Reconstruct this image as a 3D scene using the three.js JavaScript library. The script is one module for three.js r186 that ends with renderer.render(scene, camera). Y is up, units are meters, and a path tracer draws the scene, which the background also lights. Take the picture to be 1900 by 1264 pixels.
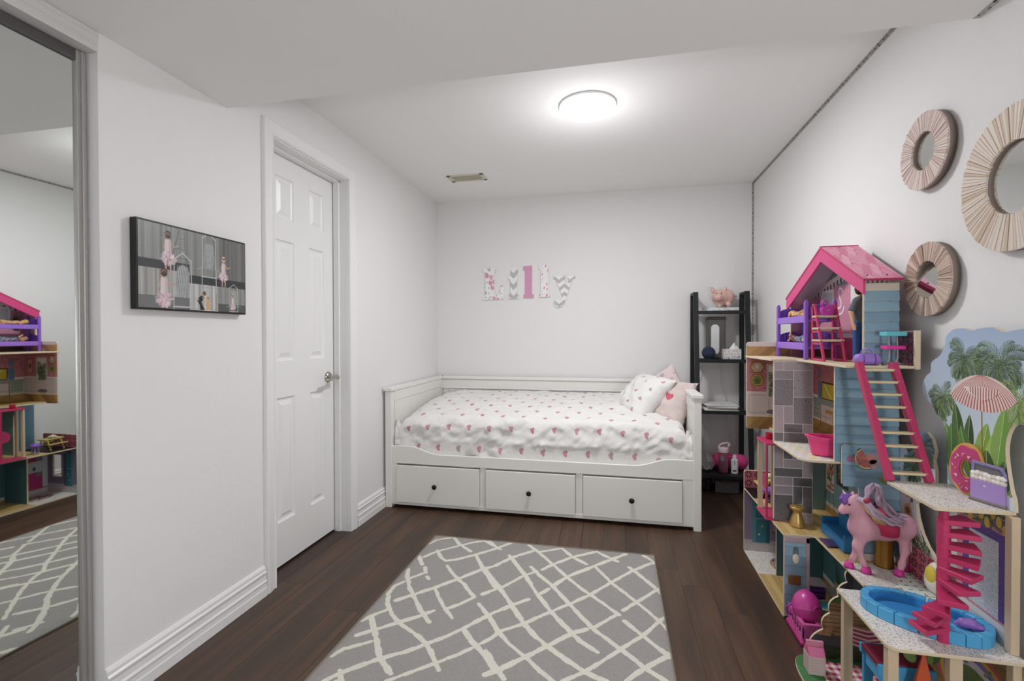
import * as THREE from 'three';
import { RoundedBoxGeometry } from 'three/addons/geometries/RoundedBoxGeometry.js';
import { mergeGeometries, toCreasedNormals } from 'three/addons/utils/BufferGeometryUtils.js';
import { MarchingCubes } from 'three/addons/objects/MarchingCubes.js';
import { ImprovedNoise } from 'three/addons/math/ImprovedNoise.js';
import { RectAreaLightUniformsLib } from 'three/addons/lights/RectAreaLightUniformsLib.js';

// ---------------------------------------------------------------- camera, light, exposure
const scene = new THREE.Scene();
scene.background = new THREE.Color(0x000000);
const camera = new THREE.PerspectiveCamera(70.87, 1900 / 1264, 0.05, 30);
camera.rotation.order = 'YXZ';
camera.position.set(1.5913, 1.2005, 4.1517);
camera.rotation.set(-0.0109, 0.2123, -0.0022);
const renderer = new THREE.WebGLRenderer({ antialias: true });
renderer.toneMapping = THREE.LinearToneMapping;
renderer.toneMappingExposure = 1.07;
renderer.shadowMap.enabled = true;
RectAreaLightUniformsLib.init();
// x runs along the far wall, z from the far wall towards the camera, y up
const W = 2.671, H = 2.414, HB = 2.157, ZB = 2.43, ZE = 6.3;
const LAMP = new THREE.Vector3(1.448, H, 1.588), FILL_GLOBE = new THREE.Vector3(2.34, 1.08, 4.78);
const LAMP_POWER = 6.2, LAMP_SIDE = 0.34, FILL_GLOBE_POWER = 3.2;
function lampLight(p, drop, size, power) {
  const l = new THREE.RectAreaLight(0xfbfcff, power / (size * size), size, size);
  l.position.set(p.x, p.y - drop, p.z); l.lookAt(p.x, 0, p.z); scene.add(l);
  return l;
}
lampLight(LAMP, 0.042, 0.24, LAMP_POWER);
for (const [p, k, drop] of [[LAMP, LAMP_SIDE, 0.32], [FILL_GLOBE, FILL_GLOBE_POWER, 0]]) {                   // point light below the lamp brightens the ceiling; added fill globe behind the viewpoint
  const l = new THREE.PointLight(0xfbfcff, k); l.position.set(p.x, p.y - drop, p.z); l.castShadow = true; l.shadow.radius = 5.5; scene.add(l);
}

// ---------------------------------------------------------------- helpers
let seed = 7;
const rnd = () => { seed = (seed * 1664525 + 1013904223) >>> 0; return seed / 4294967296; };
const rr = (a, b) => a + (b - a) * rnd();
const noise = new ImprovedNoise();
const names = {};
function numbered(n) { names[n] = (names[n] ?? -1) + 1; return names[n] ? n + '_' + String(names[n]).padStart(3, '0') : n; }
const origins = new WeakMap();                     // every thing keeps its base point; shapes are given in room coordinates
function thing(name, label, category, pos = [0, 0, 0], group, turn = 0) {
  const g = new THREE.Group(); g.name = numbered(name); g.position.set(...pos); g.rotation.y = turn;
  g.userData = { label, category }; if (group) g.userData.group = group;
  scene.add(g); origins.set(g, turn ? [0, 0, 0] : pos); return g;
}
function structure(name) { const g = new THREE.Group(); g.name = name; g.userData.kind = 'structure'; scene.add(g); origins.set(g, [0, 0, 0]); return g; }
function mesh(name, geo, mat, parent, label) {
  const o = origins.get(parent) ?? [0, 0, 0];
  if (Array.isArray(geo)) geo = merge(geo);
  if (o[0] || o[1] || o[2]) { geo = geo.clone(); geo.translate(-o[0], -o[1], -o[2]); }
  const m = new THREE.Mesh(geo, mat); m.name = name; m.castShadow = m.receiveShadow = true;
  if (label) m.userData.label = label;
  parent.add(m); origins.set(m, o); return m;
}
function single(name, label, category, pos, geo, mat, group, turn = 0) {   // a thing that is one mesh, shape given about its base
  if (Array.isArray(geo)) geo = merge(geo);
  const m = new THREE.Mesh(geo, mat); m.name = numbered(name); m.position.set(...pos); m.rotation.y = turn;
  m.castShadow = m.receiveShadow = true; m.userData = { label, category }; if (group) m.userData.group = group;
  scene.add(m); origins.set(m, [0, 0, 0]); return m;
}
function piece(name, geo, mat, parent, x, y, z, ry = 0) {          // shared geometry, placed in room coordinates
  const o = origins.get(parent) ?? [0, 0, 0], m = new THREE.Mesh(geo, mat); m.name = name; m.castShadow = m.receiveShadow = true;
  m.position.set(x - o[0], y - o[1], z - o[2]); m.rotation.y = ry; parent.add(m); origins.set(m, [0, 0, 0]); return m;
}
function merge(list) {
  list = list.map((g) => { g = g.index ? g.toNonIndexed() : g; for (const k of Object.keys(g.attributes)) if (!['position', 'normal', 'uv'].includes(k)) g.deleteAttribute(k); if (!g.attributes.uv) g.setAttribute('uv', new THREE.BufferAttribute(new Float32Array(g.attributes.position.count * 2), 2)); g.morphAttributes = {}; return g; });
  return mergeGeometries(list);
}
function uvWorld(g, s = 1) {                                        // uv in metres, by the dominant normal
  const p = g.attributes.position, n = g.attributes.normal, u = new Float32Array(p.count * 2);
  for (let i = 0; i < p.count; i++) {
    const ax = Math.abs(n.getX(i)), ay = Math.abs(n.getY(i)), az = Math.abs(n.getZ(i));
    if (ay >= ax && ay >= az) { u[2 * i] = p.getX(i) * s; u[2 * i + 1] = p.getZ(i) * s; }
    else if (ax >= az) { u[2 * i] = p.getZ(i) * s; u[2 * i + 1] = p.getY(i) * s; } else { u[2 * i] = p.getX(i) * s; u[2 * i + 1] = p.getY(i) * s; }
  }
  g.setAttribute('uv', new THREE.BufferAttribute(u, 2)); return g;
}
const box = (x0, x1, y0, y1, z0, z1) => { const g = new THREE.BoxGeometry(x1 - x0, y1 - y0, z1 - z0); g.translate((x0 + x1) / 2, (y0 + y1) / 2, (z0 + z1) / 2); return g; };
const rbox = (x0, x1, y0, y1, z0, z1, r = 0.003, s = 2) => { const g = new RoundedBoxGeometry(x1 - x0, y1 - y0, z1 - z0, s, Math.min(r, (x1 - x0) / 2.01, (y1 - y0) / 2.01, (z1 - z0) / 2.01)); g.translate((x0 + x1) / 2, (y0 + y1) / 2, (z0 + z1) / 2); return g; };
const V = (a) => new THREE.Vector3(...a);
function bar(a, b, w, d = w, r = 0.002) {                            // a rounded bar from a to b
  const A = V(a), B = V(b), L = A.distanceTo(B), g = new RoundedBoxGeometry(w, L, d, 2, Math.min(r, w / 2.01, d / 2.01));
  const y = B.clone().sub(A).normalize(); let x = new THREE.Vector3(1, 0, 0); if (Math.abs(y.x) > 0.9) x.set(0, 0, 1);
  const z = new THREE.Vector3().crossVectors(x, y).normalize(); x.crossVectors(y, z);
  g.applyMatrix4(new THREE.Matrix4().makeBasis(x, y, z)); g.translate((A.x + B.x) / 2, (A.y + B.y) / 2, (A.z + B.z) / 2); return g;
}
function tube(pts, r, seg = 24, rad = 8, closed = false) { return new THREE.TubeGeometry(new THREE.CatmullRomCurve3(pts.map(V), closed, 'centripetal'), seg, r, rad, closed); }
function lathe(prof, seg = 32) { return new THREE.LatheGeometry(prof.map(([r, y]) => new THREE.Vector2(r, y)), seg); }
function shapeOf(pts) { const s = new THREE.Shape(); pts.forEach(([x, y], i) => (i ? s.lineTo(x, y) : s.moveTo(x, y))); s.closePath(); return s; }
function rrect(x0, x1, y0, y1, r) {
  const s = new THREE.Shape(); s.moveTo(x0 + r, y0); s.lineTo(x1 - r, y0); s.absarc(x1 - r, y0 + r, r, -Math.PI / 2, 0); s.lineTo(x1, y1 - r); s.absarc(x1 - r, y1 - r, r, 0, Math.PI / 2);
  s.lineTo(x0 + r, y1); s.absarc(x0 + r, y1 - r, r, Math.PI / 2, Math.PI); s.lineTo(x0, y0 + r); s.absarc(x0 + r, y0 + r, r, Math.PI, Math.PI * 1.5); return s;
}
// A board cut from a shape: front at +z of its own plane; uv of both faces spans 0..1 over the shape's box (or metres when s is given)
function board(shape, t, bev = 0.0008, s = 0) {
  const g = new THREE.ExtrudeGeometry(shape, { depth: t - 2 * bev, bevelEnabled: bev > 0, bevelThickness: bev, bevelSize: bev, bevelOffset: -bev, bevelSegments: 1, curveSegments: 14 });
  g.translate(0, 0, bev); g.computeBoundingBox();
  const b = g.boundingBox, p = g.attributes.position, u = g.attributes.uv;
  for (let i = 0; i < p.count; i++) s ? u.setXY(i, p.getX(i) * s, p.getY(i) * s) : u.setXY(i, (p.getX(i) - b.min.x) / (b.max.x - b.min.x), (p.getY(i) - b.min.y) / (b.max.y - b.min.y));
  return g;
}
const faceZ = (g, z) => { g.translate(0, 0, z); return g; };                                    // shape in x, y ; front faces +z
const faceX = (g, x) => { g.rotateY(-Math.PI / 2); g.translate(x, 0, 0); return g; };           // shape in z, y ; front faces -x
const flat = (g, y) => { g.rotateX(Math.PI / 2); g.translate(0, y, 0); return g; };             // shape in x, z ; top at y, goes down by t
// Smooth bodies: tapered capsules joined by a smooth minimum
function blob(bones, k = 0.01, cell = 0.004) {
  const lo = new THREE.Vector3(1e9, 1e9, 1e9), hi = lo.clone().negate();
  for (const b of bones) for (const o of [0, 4]) { const c = new THREE.Vector3(b[o], b[o + 1], b[o + 2]), r = b[o + 3] + k + cell * 2; lo.min(c.clone().subScalar(r)); hi.max(c.clone().addScalar(r)); }
  const c = lo.clone().add(hi).multiplyScalar(0.5), e = Math.max(hi.x - lo.x, hi.y - lo.y, hi.z - lo.z) / 2, n = Math.min(110, Math.max(20, Math.ceil(2 * e / cell)));
  const mc = new MarchingCubes(n, new THREE.MeshStandardMaterial(), false, false, 120000), half = n / 2; mc.isolation = 0;
  for (let i = 0; i < n; i++) for (let j = 0; j < n; j++) for (let l = 0; l < n; l++) {
    const x = c.x + e * (i - half) / half, y = c.y + e * (j - half) / half, z = c.z + e * (l - half) / half;
    let d = 0.5;
    for (const b of bones) {
      const ax = b[4] - b[0], ay = b[5] - b[1], az = b[6] - b[2], q = ax * ax + ay * ay + az * az;
      const t = q ? Math.min(1, Math.max(0, ((x - b[0]) * ax + (y - b[1]) * ay + (z - b[2]) * az) / q)) : 0;
      const m = Math.hypot(x - b[0] - t * ax, y - b[1] - t * ay, z - b[2] - t * az) - (b[3] + (b[7] - b[3]) * t);
      const h = Math.max(k - Math.abs(d - m), 0) / k; d = Math.min(d, m) - h * h * k * 0.25;
    }
    mc.field[i + j * n + l * n * n] = -d;
  }
  mc.update();
  const g = new THREE.BufferGeometry(), m = mc.count;
  g.setAttribute('position', new THREE.BufferAttribute(mc.positionArray.slice(0, m * 3), 3));
  g.setAttribute('normal', new THREE.BufferAttribute(mc.normalArray.slice(0, m * 3), 3));
  g.scale(e, e, e); g.translate(c.x, c.y, c.z); return uvWorld(g);
}
// materials and textures
const mats = {};
function M(color, rough = 0.6, extra = {}) {
  const key = color + '|' + rough + '|' + JSON.stringify(extra);
  return (mats[key] ??= new THREE.MeshPhysicalMaterial({ color, roughness: rough, ...extra }));
}
function canvasTex(w, h, draw, wrap = false) {
  const c = document.createElement('canvas'); c.width = w; c.height = h; draw(c.getContext('2d'), w, h);
  const t = new THREE.CanvasTexture(c); t.colorSpace = THREE.SRGBColorSpace; if (wrap) t.wrapS = t.wrapT = THREE.RepeatWrapping; return t;
}
function printed(w, h, draw, rough = 0.45, wrap = false, extra = {}) { return new THREE.MeshPhysicalMaterial({ map: canvasTex(w, h, draw, wrap), roughness: rough, ...extra }); }
function dataTex(n, f, srgb = false) {
  const d = new Uint8Array(n * n * 4);
  for (let j = 0; j < n; j++) for (let i = 0; i < n; i++) { const v = f(i / n, j / n), o = 4 * (j * n + i); const a = typeof v === 'number' ? [v, v, v] : v; for (let q = 0; q < 3; q++) d[o + q] = Math.max(0, Math.min(255, a[q] * 255)); d[o + 3] = 255; }
  const t = new THREE.DataTexture(d, n, n); t.wrapS = t.wrapT = THREE.RepeatWrapping; t.magFilter = THREE.LinearFilter; t.minFilter = THREE.LinearMipmapLinearFilter; t.generateMipmaps = true; if (srgb) t.colorSpace = THREE.SRGBColorSpace; t.needsUpdate = true; return t;
}
function scaled(t, sx, sy = sx) { const c = t.clone(); c.repeat.set(sx, sy); c.needsUpdate = true; return c; }
const fbm = (x, y, s, px) => { let v = 0, a = 0.5, f = s; for (let o = 0; o < 4; o++) { v += a * noise.noise(x * f, y * f, 3.7 + o * 9 + px); a /= 2; f *= 2; } return v; };
const tile = (f) => (x, y) => f(x, y) * (1 - x) * (1 - y) + f(x - 1, y) * x * (1 - y) + f(x, y - 1) * (1 - x) * y + f(x - 1, y - 1) * x * y;
const plasterBump = dataTex(256, tile((x, y) => 0.5 + 0.8 * fbm(x, y, 24, 0)));
const fineBump = dataTex(128, () => rnd());
const clothBump = dataTex(256, tile((x, y) => 0.5 + 0.7 * fbm(x, y, 12, 5)));

// ---------------------------------------------------------------- the room
const wallMat = new THREE.MeshStandardMaterial({ color: new THREE.Color().setRGB(0.83, 0.823, 0.812), roughness: 0.75, bumpMap: scaled(plasterBump, 2), bumpScale: 0.0008 });
const ceilMat = new THREE.MeshStandardMaterial({ color: new THREE.Color().setRGB(0.92, 0.915, 0.90), roughness: 0.9, bumpMap: scaled(plasterBump, 2.5), bumpScale: 0.0006 });
const trimMat = M(0xeeeeec, 0.32);
const TH = 0.14;
{ // floor: planks laid along z over a dark underlay
  const floor = structure('floor');
  const base = new THREE.Mesh(box(-TH - 0.6, W + TH, -0.06, -0.012, -TH, ZE + TH), M(0x120c0a, 0.9)); base.name = 'underlay'; base.receiveShadow = true; floor.add(base);
  const grainTex = (k) => { const d = new Uint8Array(256 * 1024 * 4), off = k * 17.3;
    for (let j = 0; j < 1024; j++) for (let i = 0; i < 256; i++) {
      const x = i / 256, y = j / 1024, a = noise.noise(x * 3 + off, y * 2.2, off), b = noise.noise(x * 46 + 4 * a, y * 5, off + 4), c = noise.noise(x * 130, y * 9, off + 8), d2 = noise.noise(x * 1.5, y * 3, off + 13);
      const s = 1 + 0.20 * a + 0.17 * b + 0.12 * c + 0.16 * d2, o = 4 * (j * 256 + i);
      d[o] = Math.min(255, 77 * s + 6 * a); d[o + 1] = Math.min(255, 57 * s); d[o + 2] = Math.min(255, 44 * s - 4 * a); d[o + 3] = 255;
    }
    const t = new THREE.DataTexture(d, 256, 1024); t.wrapS = t.wrapT = THREE.RepeatWrapping; t.magFilter = THREE.LinearFilter; t.colorSpace = THREE.SRGBColorSpace; t.needsUpdate = true; return t; };
  const tones = [1.0, 0.9, 1.08, 0.84].map((v, k) => new THREE.MeshPhysicalMaterial({ map: grainTex(k), color: new THREE.Color(v, v * 0.985, v * 0.97), roughness: 0.42, bumpMap: scaled(fineBump, 3, 0.5), bumpScale: 0.0002 }));
  const PW = 0.127, PL = 1.21;
  const mk = (w, L) => { const g = new RoundedBoxGeometry(w - 0.0005, 0.012, L - 0.0005, 1, 0.0008); const p = g.attributes.position, u = g.attributes.uv; for (let i = 0; i < p.count; i++) u.setXY(i, p.getX(i) / 0.127 + 0.5, p.getZ(i) / 1.3 + 0.5); return g; };
  const cache = {};
  for (let i = 0, x = 0; x < W - 0.005; i++, x += PW) {
    const w = Math.min(PW, W - x); let z = -rnd() * PL;
    while (z < ZE) {
      const z0 = Math.max(z, 0), z1 = Math.min(z + PL, ZE); z += PL; if (z1 - z0 < 0.02) continue;
      const key = w.toFixed(3) + '|' + (z1 - z0).toFixed(2); const g = (cache[key] ??= mk(w, z1 - z0));
      piece('plank', g, tones[Math.floor(rnd() * 4)], floor, x + w / 2, -0.006, (z0 + z1) / 2, rnd() < 0.5 ? 0 : Math.PI);
    }
  }
}
// the floor goes on under the door
// door opening in the left wall: z 1.505..2.165, up to 2.148
const D0 = 1.505, D1 = 2.165, DH = 2.148, ZJ = 2.945;
{
  const w = structure('wall_left');
  mesh('plaster', [box(-TH, 0, 0, H + 0.1, -TH, D0), box(-TH, 0, DH, H + 0.1, D0, D1), box(-TH, 0, 0, H + 0.1, D1, ZJ), box(-TH - 0.62, -0.62, 0, H + 0.1, ZJ - TH, ZE), box(-0.62, -TH, 0, H + 0.1, ZJ - TH, ZJ), box(-0.62, 0, 0, H + 0.1, 3.87, ZE), box(-0.62, 0, 2.158, H + 0.1, ZJ, 3.87), box(-0.30, -TH, 0, H + 0.1, D0 - 0.1, D1 + 0.1)].map((g) => uvWorld(g)), wallMat, w);
  const b = structure('wall_back'); mesh('plaster', uvWorld(box(-TH, W + TH, 0, H + 0.1, -TH, 0)), wallMat, b);
  const r = structure('wall_right'); mesh('plaster', uvWorld(box(W, W + TH, 0, H + 0.1, -TH, ZE + TH)), wallMat, r);
  const f = structure('wall_front'); mesh('plaster', uvWorld(box(-0.8, W + TH, 0, H + 0.1, ZE, ZE + TH)), wallMat, f);
  const c = structure('ceiling'); mesh('plaster', uvWorld(box(-0.8, W + TH, H, H + 0.1, -TH, ZE + TH)), ceilMat, c);
  const bh = structure('ceiling_bulkhead'); mesh('plaster', uvWorld(box(0, W, HB, H, ZB, ZE)), ceilMat, bh);
}
{ // baseboards: stepped and moulded profile, extruded along the walls
  const prof = [[0, 0], [0.019, 0], [0.019, 0.036], [0.0165, 0.042], [0.016, 0.058], [0.0185, 0.064], [0.0185, 0.068], [0.0135, 0.075], [0.0125, 0.094], [0.0165, 0.104], [0.0165, 0.109], [0.011, 0.114], [0.011, 0.126], [0.0055, 0.135], [0, 0.137]];
  const run = (name, x, z0, z1, dir, along = 'z') => {
    const s = structure(name), g = new THREE.ExtrudeGeometry(shapeOf(prof), { depth: Math.abs(z1 - z0), bevelEnabled: false });
    if (along === 'z') { if (dir < 0) g.rotateY(Math.PI); g.translate(x, 0, dir < 0 ? z1 : z0); } else { g.rotateY(Math.PI / 2); g.scale(1, 1, -1); g.translate(z0, 0, x); const ix = g.index; if (!ix) { const p = g.attributes.position.array, n = g.attributes.normal.array; for (let i = 0; i < p.length; i += 9) for (let k = 0; k < 3; k++) { let t = p[i + k]; p[i + k] = p[i + 6 + k]; p[i + 6 + k] = t; t = n[i + k]; n[i + k] = n[i + 6 + k]; n[i + 6 + k] = t; } } }
    mesh('moulding', g, trimMat, s);
  };
  run('baseboard_left', 0, 0, 1.434, 1); run('baseboard_left_001', 0, 2.2375, ZJ, 1); run('baseboard_right', W, 0, ZE, -1); run('baseboard_back', 0, 0.02, W - 0.02, 1, 'x');
}
{ // door: slab with six raised panels, lining with stop, casing, lever
  const d = structure('door_1');
  const px = [[1.608, 1.745], [1.877, 2.02]], py = [[1.81, 2.025], [1.07, 1.697], [0.236, 0.88]], X0 = -0.097;
  const parts = [];                                                // stiles and rails around the panel openings
  const zs = [D0 + 0.004, 1.608, 1.745, 1.877, 2.02, D1 - 0.004], ys = [0.012, 0.236, 0.88, 1.07, 1.697, 1.81, 2.025, 2.14];
  for (let i = 0; i < 5; i++) for (let j = 0; j < 7; j++) if (!(i % 2 && j % 2)) parts.push(box(X0 - 0.035, X0, ys[j], ys[j + 1], zs[i], zs[i + 1]));
  mesh('slab', parts.map((g) => uvWorld(g)), trimMat, d);
  for (const [z0, z1] of px) for (const [y0, y1] of py) {           // moulded recess and raised field
    const ring = (m, x) => [[x, y0 + m, z0 + m], [x, y0 + m, z1 - m], [x, y1 - m, z1 - m], [x, y1 - m, z0 + m]];
    const loops = [ring(0, X0), ring(0.005, X0 - 0.007), ring(0.012, X0 - 0.010), ring(0.020, X0 - 0.010), ring(0.042, X0 - 0.002), ring(0.045, X0 - 0.0025)], pos = [];
    for (let i = 0; i + 1 < loops.length; i++) for (let k = 0; k < 4; k++) { const a = loops[i][k], b = loops[i][(k + 1) % 4], c = loops[i + 1][(k + 1) % 4], e = loops[i + 1][k]; pos.push(...a, ...c, ...b, ...a, ...e, ...c); }
    const q = loops[5]; pos.push(...q[0], ...q[2], ...q[1], ...q[0], ...q[3], ...q[2]);
    const g = new THREE.BufferGeometry(); g.setAttribute('position', new THREE.Float32BufferAttribute(pos, 3)); g.computeVertexNormals(); mesh('door_panel', uvWorld(g), trimMat, d);
  }
  piece('threshold', box(-0.075, 0.075, -0.006, 0.003, -0.33, 0.33), M(0x3a2921, 0.45), d, -0.076, -0.003, 1.835);
  mesh('lining', [box(-TH, 0.0, 0, DH, D0 - 0.004, D0 + 0.002), box(-TH, 0, 0, DH, D1 - 0.002, D1 + 0.004), box(-TH, 0, DH - 0.006, DH + 0.004, D0, D1), rbox(-0.092, -0.055, 0, DH, D0, D0 + 0.014), rbox(-0.092, -0.055, 0, DH, D1 - 0.014, D1), rbox(-0.092, -0.055, DH - 0.018, DH - 0.004, D0, D1)], trimMat, d);
  const chrome = M(0xb9b4ac, 0.22, { metalness: 1 }), zc = 1.575, yc = 0.952;
  const h = mesh('door_handle', [(() => { const g = lathe([[0.0001, 0.018], [0.022, 0.016], [0.031, 0.008], [0.033, 0]], 32); g.rotateZ(-Math.PI / 2); g.translate(X0, yc, zc); return g; })(), (() => { const g = new THREE.CylinderGeometry(0.011, 0.012, 0.045, 20); g.rotateZ(Math.PI / 2); g.translate(X0 + 0.035, yc, zc); return g; })(),
    tube([[X0 + 0.056, yc, zc - 0.014], [X0 + 0.06, yc + 0.001, zc + 0.02], [X0 + 0.062, yc - 0.006, zc + 0.06], [X0 + 0.058, yc - 0.010, zc + 0.095]], 0.0105, 24, 12), (() => { const g = new THREE.SphereGeometry(0.0105, 16, 12); g.translate(X0 + 0.058, yc - 0.010, zc + 0.095); return g; })(), (() => { const g = new THREE.SphereGeometry(0.0135, 16, 12); g.translate(X0 + 0.056, yc, zc - 0.012); return g; })()], chrome, d, 'brushed nickel lever handle');
  // casing: moulded profile mitred round the opening
  const t = structure('trim_1'), prof = [[0, 0], [0, 0.010], [0.006, 0.016], [0.012, 0.011], [0.020, 0.013], [0.050, 0.019], [0.062, 0.019], [0.066, 0.016], [0.068, 0]], pos = [];   // [distance from opening, height off wall]
  const path = (o) => [[0, D1 + o], [DH + o, D1 + o], [DH + o, D0 - o], [0, D0 - o]];
  for (let i = 0; i + 1 < prof.length; i++) { const A = path(prof[i][0]), B = path(prof[i + 1][0]), a = prof[i][1], b = prof[i + 1][1]; for (let k = 0; k < 3; k++) { const p = [a, ...A[k]], q = [a, ...A[k + 1]], r = [b, ...B[k + 1]], s = [b, ...B[k]]; pos.push(...p, ...r, ...q, ...p, ...s, ...r); } }
  const g = new THREE.BufferGeometry(); g.setAttribute('position', new THREE.Float32BufferAttribute(pos, 3)); g.computeVertexNormals(); mesh('casing', uvWorld(g), trimMat, t);
}
{ // perforated metal corner beads left bare along the right wall
  const tex = canvasTex(64, 256, (c, w, h) => { c.fillStyle = '#b9b7b3'; c.fillRect(0, 0, w, h); for (let i = 0; i < 40; i++) { c.fillStyle = ['#8b8985', '#d6d5d2', '#5c5a57'][i % 3]; c.fillRect(rnd() * w, rnd() * h, 3 + rnd() * 14, 2 + rnd() * 6); } c.fillStyle = '#1d1b1a'; for (let k = 0; k < 5; k++) { c.beginPath(); c.ellipse(w * (0.3 + 0.4 * (k % 2)), 25 + k * 51, k === 2 ? 15 : 9, k === 2 ? 11 : 6, 0, 0, 7); c.fill(); } }, true);
  const mat = (L) => new THREE.MeshStandardMaterial({ map: scaled(tex, 1, Math.round(L / 0.16)), roughness: 0.6, metalness: 0.2 });
  const bead = (name, geo, L) => { const s = structure(name); mesh('corner_bead', geo, mat(L), s); };
  const strip = (L) => { const g = new THREE.BoxGeometry(0.012, 0.0016, L); const p = g.attributes.position, u = g.attributes.uv; for (let i = 0; i < p.count; i++) u.setXY(i, p.getX(i) / 0.012 + 0.5, p.getZ(i) / L + 0.5); return g; };
  const both = (g1) => g1;
  bead('trim_2', both((() => { const a = strip(ZB); a.translate(W - 0.006, H - 0.0008, ZB / 2); const b = strip(ZB); b.rotateZ(Math.PI / 2); b.translate(W - 0.0008, H - 0.006, ZB / 2); return [a, b]; })()), ZB);
  bead('trim_3', (() => { const a = strip(H); a.rotateX(Math.PI / 2); a.translate(W - 0.006, H / 2, 0.0008); const b = strip(H); b.rotateX(Math.PI / 2); b.rotateY(Math.PI / 2); b.translate(W - 0.0008, H / 2, 0.006); return [a, b]; })(), H);
  bead('trim_4', (() => { const a = strip(2.2); a.scale(1.5, 1, 1); a.translate(W - 0.012, HB - 0.0008, ZB + 1.1); return [a]; })(), 2.2);
}
// ---------------------------------------------------------------- closet front
{
  const t = thing('closet_door', 'mirrored sliding closet door in a slim grey metal frame at the left edge', 'closet door', [-0.05, 0, 2.95]);
  const z0 = 2.948, z1 = 3.86, y1 = 2.09, alu = M(0xb3b1ae, 0.4, { metalness: 0.55 });
  mesh('mirror', box(-0.058, -0.05, 0.045, y1 - 0.03, z0 + 0.02, z1 - 0.02), M(0xdfe3e0, 0.015, { metalness: 1 }), t, 'tall mirror glass');
  for (const [a, b] of [[z0, z0 + 0.03], [z1 - 0.03, z1]]) {
    mesh('stile', [rbox(-0.068, -0.040, 0.012, y1, a, b, 0.004), rbox(-0.043, -0.034, 0.012, y1, a + 0.005, a + 0.018, 0.004)], alu, t);
  }
  mesh('rail', rbox(-0.068, -0.040, 0.012, 0.055, z0, z1, 0.004), alu, t); mesh('rail', rbox(-0.068, -0.042, y1 - 0.035, y1, z0, z1, 0.004), M(0x6c6b69, 0.4, { metalness: 0.7 }), t);
  const s = structure('trim_5');
  const prof = [[-0.05, 2.093], [0.002, 2.093], [0.004, 2.098], [0.004, 2.110], [0.0005, 2.113], [0.0005, 2.118], [0.004, 2.121], [0.004, 2.137], [0.008, 2.141], [0.008, 2.150], [0.004, 2.156], [-0.05, 2.156]];
  const g = new THREE.ExtrudeGeometry(shapeOf(prof), { depth: 3.87 - 2.945, bevelEnabled: false }); g.translate(0, 0, 2.946); mesh('fascia', g, M(0xd9d8d5, 0.4), s);
}
// ---------------------------------------------------------------- ceiling lamp, added fill globe and vent
function ceilingLamp(p, label, glow) {
  const t = thing('ceiling_lamp', label, 'ceiling lamp', [p.x, p.y - 0.04, p.z]);
  const a = lathe([[0.0001, 0], [0.147, 0], [0.149, -0.003], [0.149, -0.009], [0.146, -0.011], [0.0001, -0.011]].reverse(), 64); a.translate(p.x, p.y, p.z); mesh('housing', a, M(0xf4f4f2, 0.4), t);
  const d = lathe([[0.1465, -0.011], [0.1465, -0.022], [0.140, -0.030], [0.120, -0.035], [0.0001, -0.037]].reverse(), 64); d.translate(p.x, p.y, p.z);
  const m = new THREE.MeshStandardMaterial({ color: 0xffffff, emissive: 0xfffdf8, emissiveIntensity: glow, roughness: 0.5 }); mesh('diffuser', d, m, t, 'glowing white diffuser');
}
ceilingLamp(LAMP, 'round white flush ceiling lamp glowing above the daybed end of the room', 1.8);
{
  const t = thing('added_fill_globe', 'added white fill globe, unseen behind the viewpoint, brightening the bulkhead and near walls', 'fill light', [FILL_GLOBE.x, FILL_GLOBE.y, FILL_GLOBE.z]);  // globe, cord and rose are added to carry the fill light
  const g = new THREE.SphereGeometry(0.13, 40, 28); g.translate(FILL_GLOBE.x, FILL_GLOBE.y, FILL_GLOBE.z); mesh('globe', g, new THREE.MeshStandardMaterial({ color: 0xffffff, emissive: 0xfbfcff, emissiveIntensity: 1.6, roughness: 0.4 }), t);
  const c = new THREE.CylinderGeometry(0.004, 0.004, HB - FILL_GLOBE.y - 0.13, 10); c.translate(FILL_GLOBE.x, (HB + FILL_GLOBE.y + 0.13) / 2, FILL_GLOBE.z); mesh('cord', c, M(0xe8e8e6, 0.6), t); const r = lathe([[0.0001, 0], [0.05, 0], [0.05, -0.018], [0.0001, -0.022]].reverse(), 32); r.translate(FILL_GLOBE.x, HB, FILL_GLOBE.z); mesh('rose', r, M(0xf2f2f0, 0.5), t);
}
{
  const t = thing('ceiling_vent', 'small cream slotted air vent set flat in the ceiling', 'vent', [0.478, H, 0.615]); const cm = M(0xd8d2bd, 0.55), x0 = 0.335, x1 = 0.622, z0 = 0.54, z1 = 0.69, y = H - 0.006;
  mesh('frame', [rbox(x0, x1, y, H, z0, z0 + 0.026, 0.002), rbox(x0, x1, y, H, z1 - 0.022, z1, 0.002), rbox(x0, x0 + 0.030, y, H, z0, z1, 0.002), rbox(x1 - 0.030, x1, y, H, z0, z1, 0.002), box(x0 + 0.02, x1 - 0.02, H - 0.0012, H - 0.0004, z0 + 0.02, z1 - 0.02)], cm, t);
  mesh('dark_duct_plate', box(x0 + 0.029, x1 - 0.029, H - 0.0022, H - 0.0014, z0 + 0.025, z1 - 0.021), M(0x3a382f, 0.9), t);  // thin dark plate stands in for the shade inside the duct
  const lv = new RoundedBoxGeometry(0.005, 0.004, 0.104, 1, 0.001); lv.rotateZ(0.5);
  for (let k = 0; k < 20; k++) piece('louvre', lv, cm, t, x0 + 0.036 + k * 0.0113, H - 0.0042, 0.617);
  for (const z of [0.600, 0.632]) mesh('divider', box(x0 + 0.03, x1 - 0.03, H - 0.006, H - 0.003, z - 0.002, z + 0.002), cm, t);
}
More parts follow.
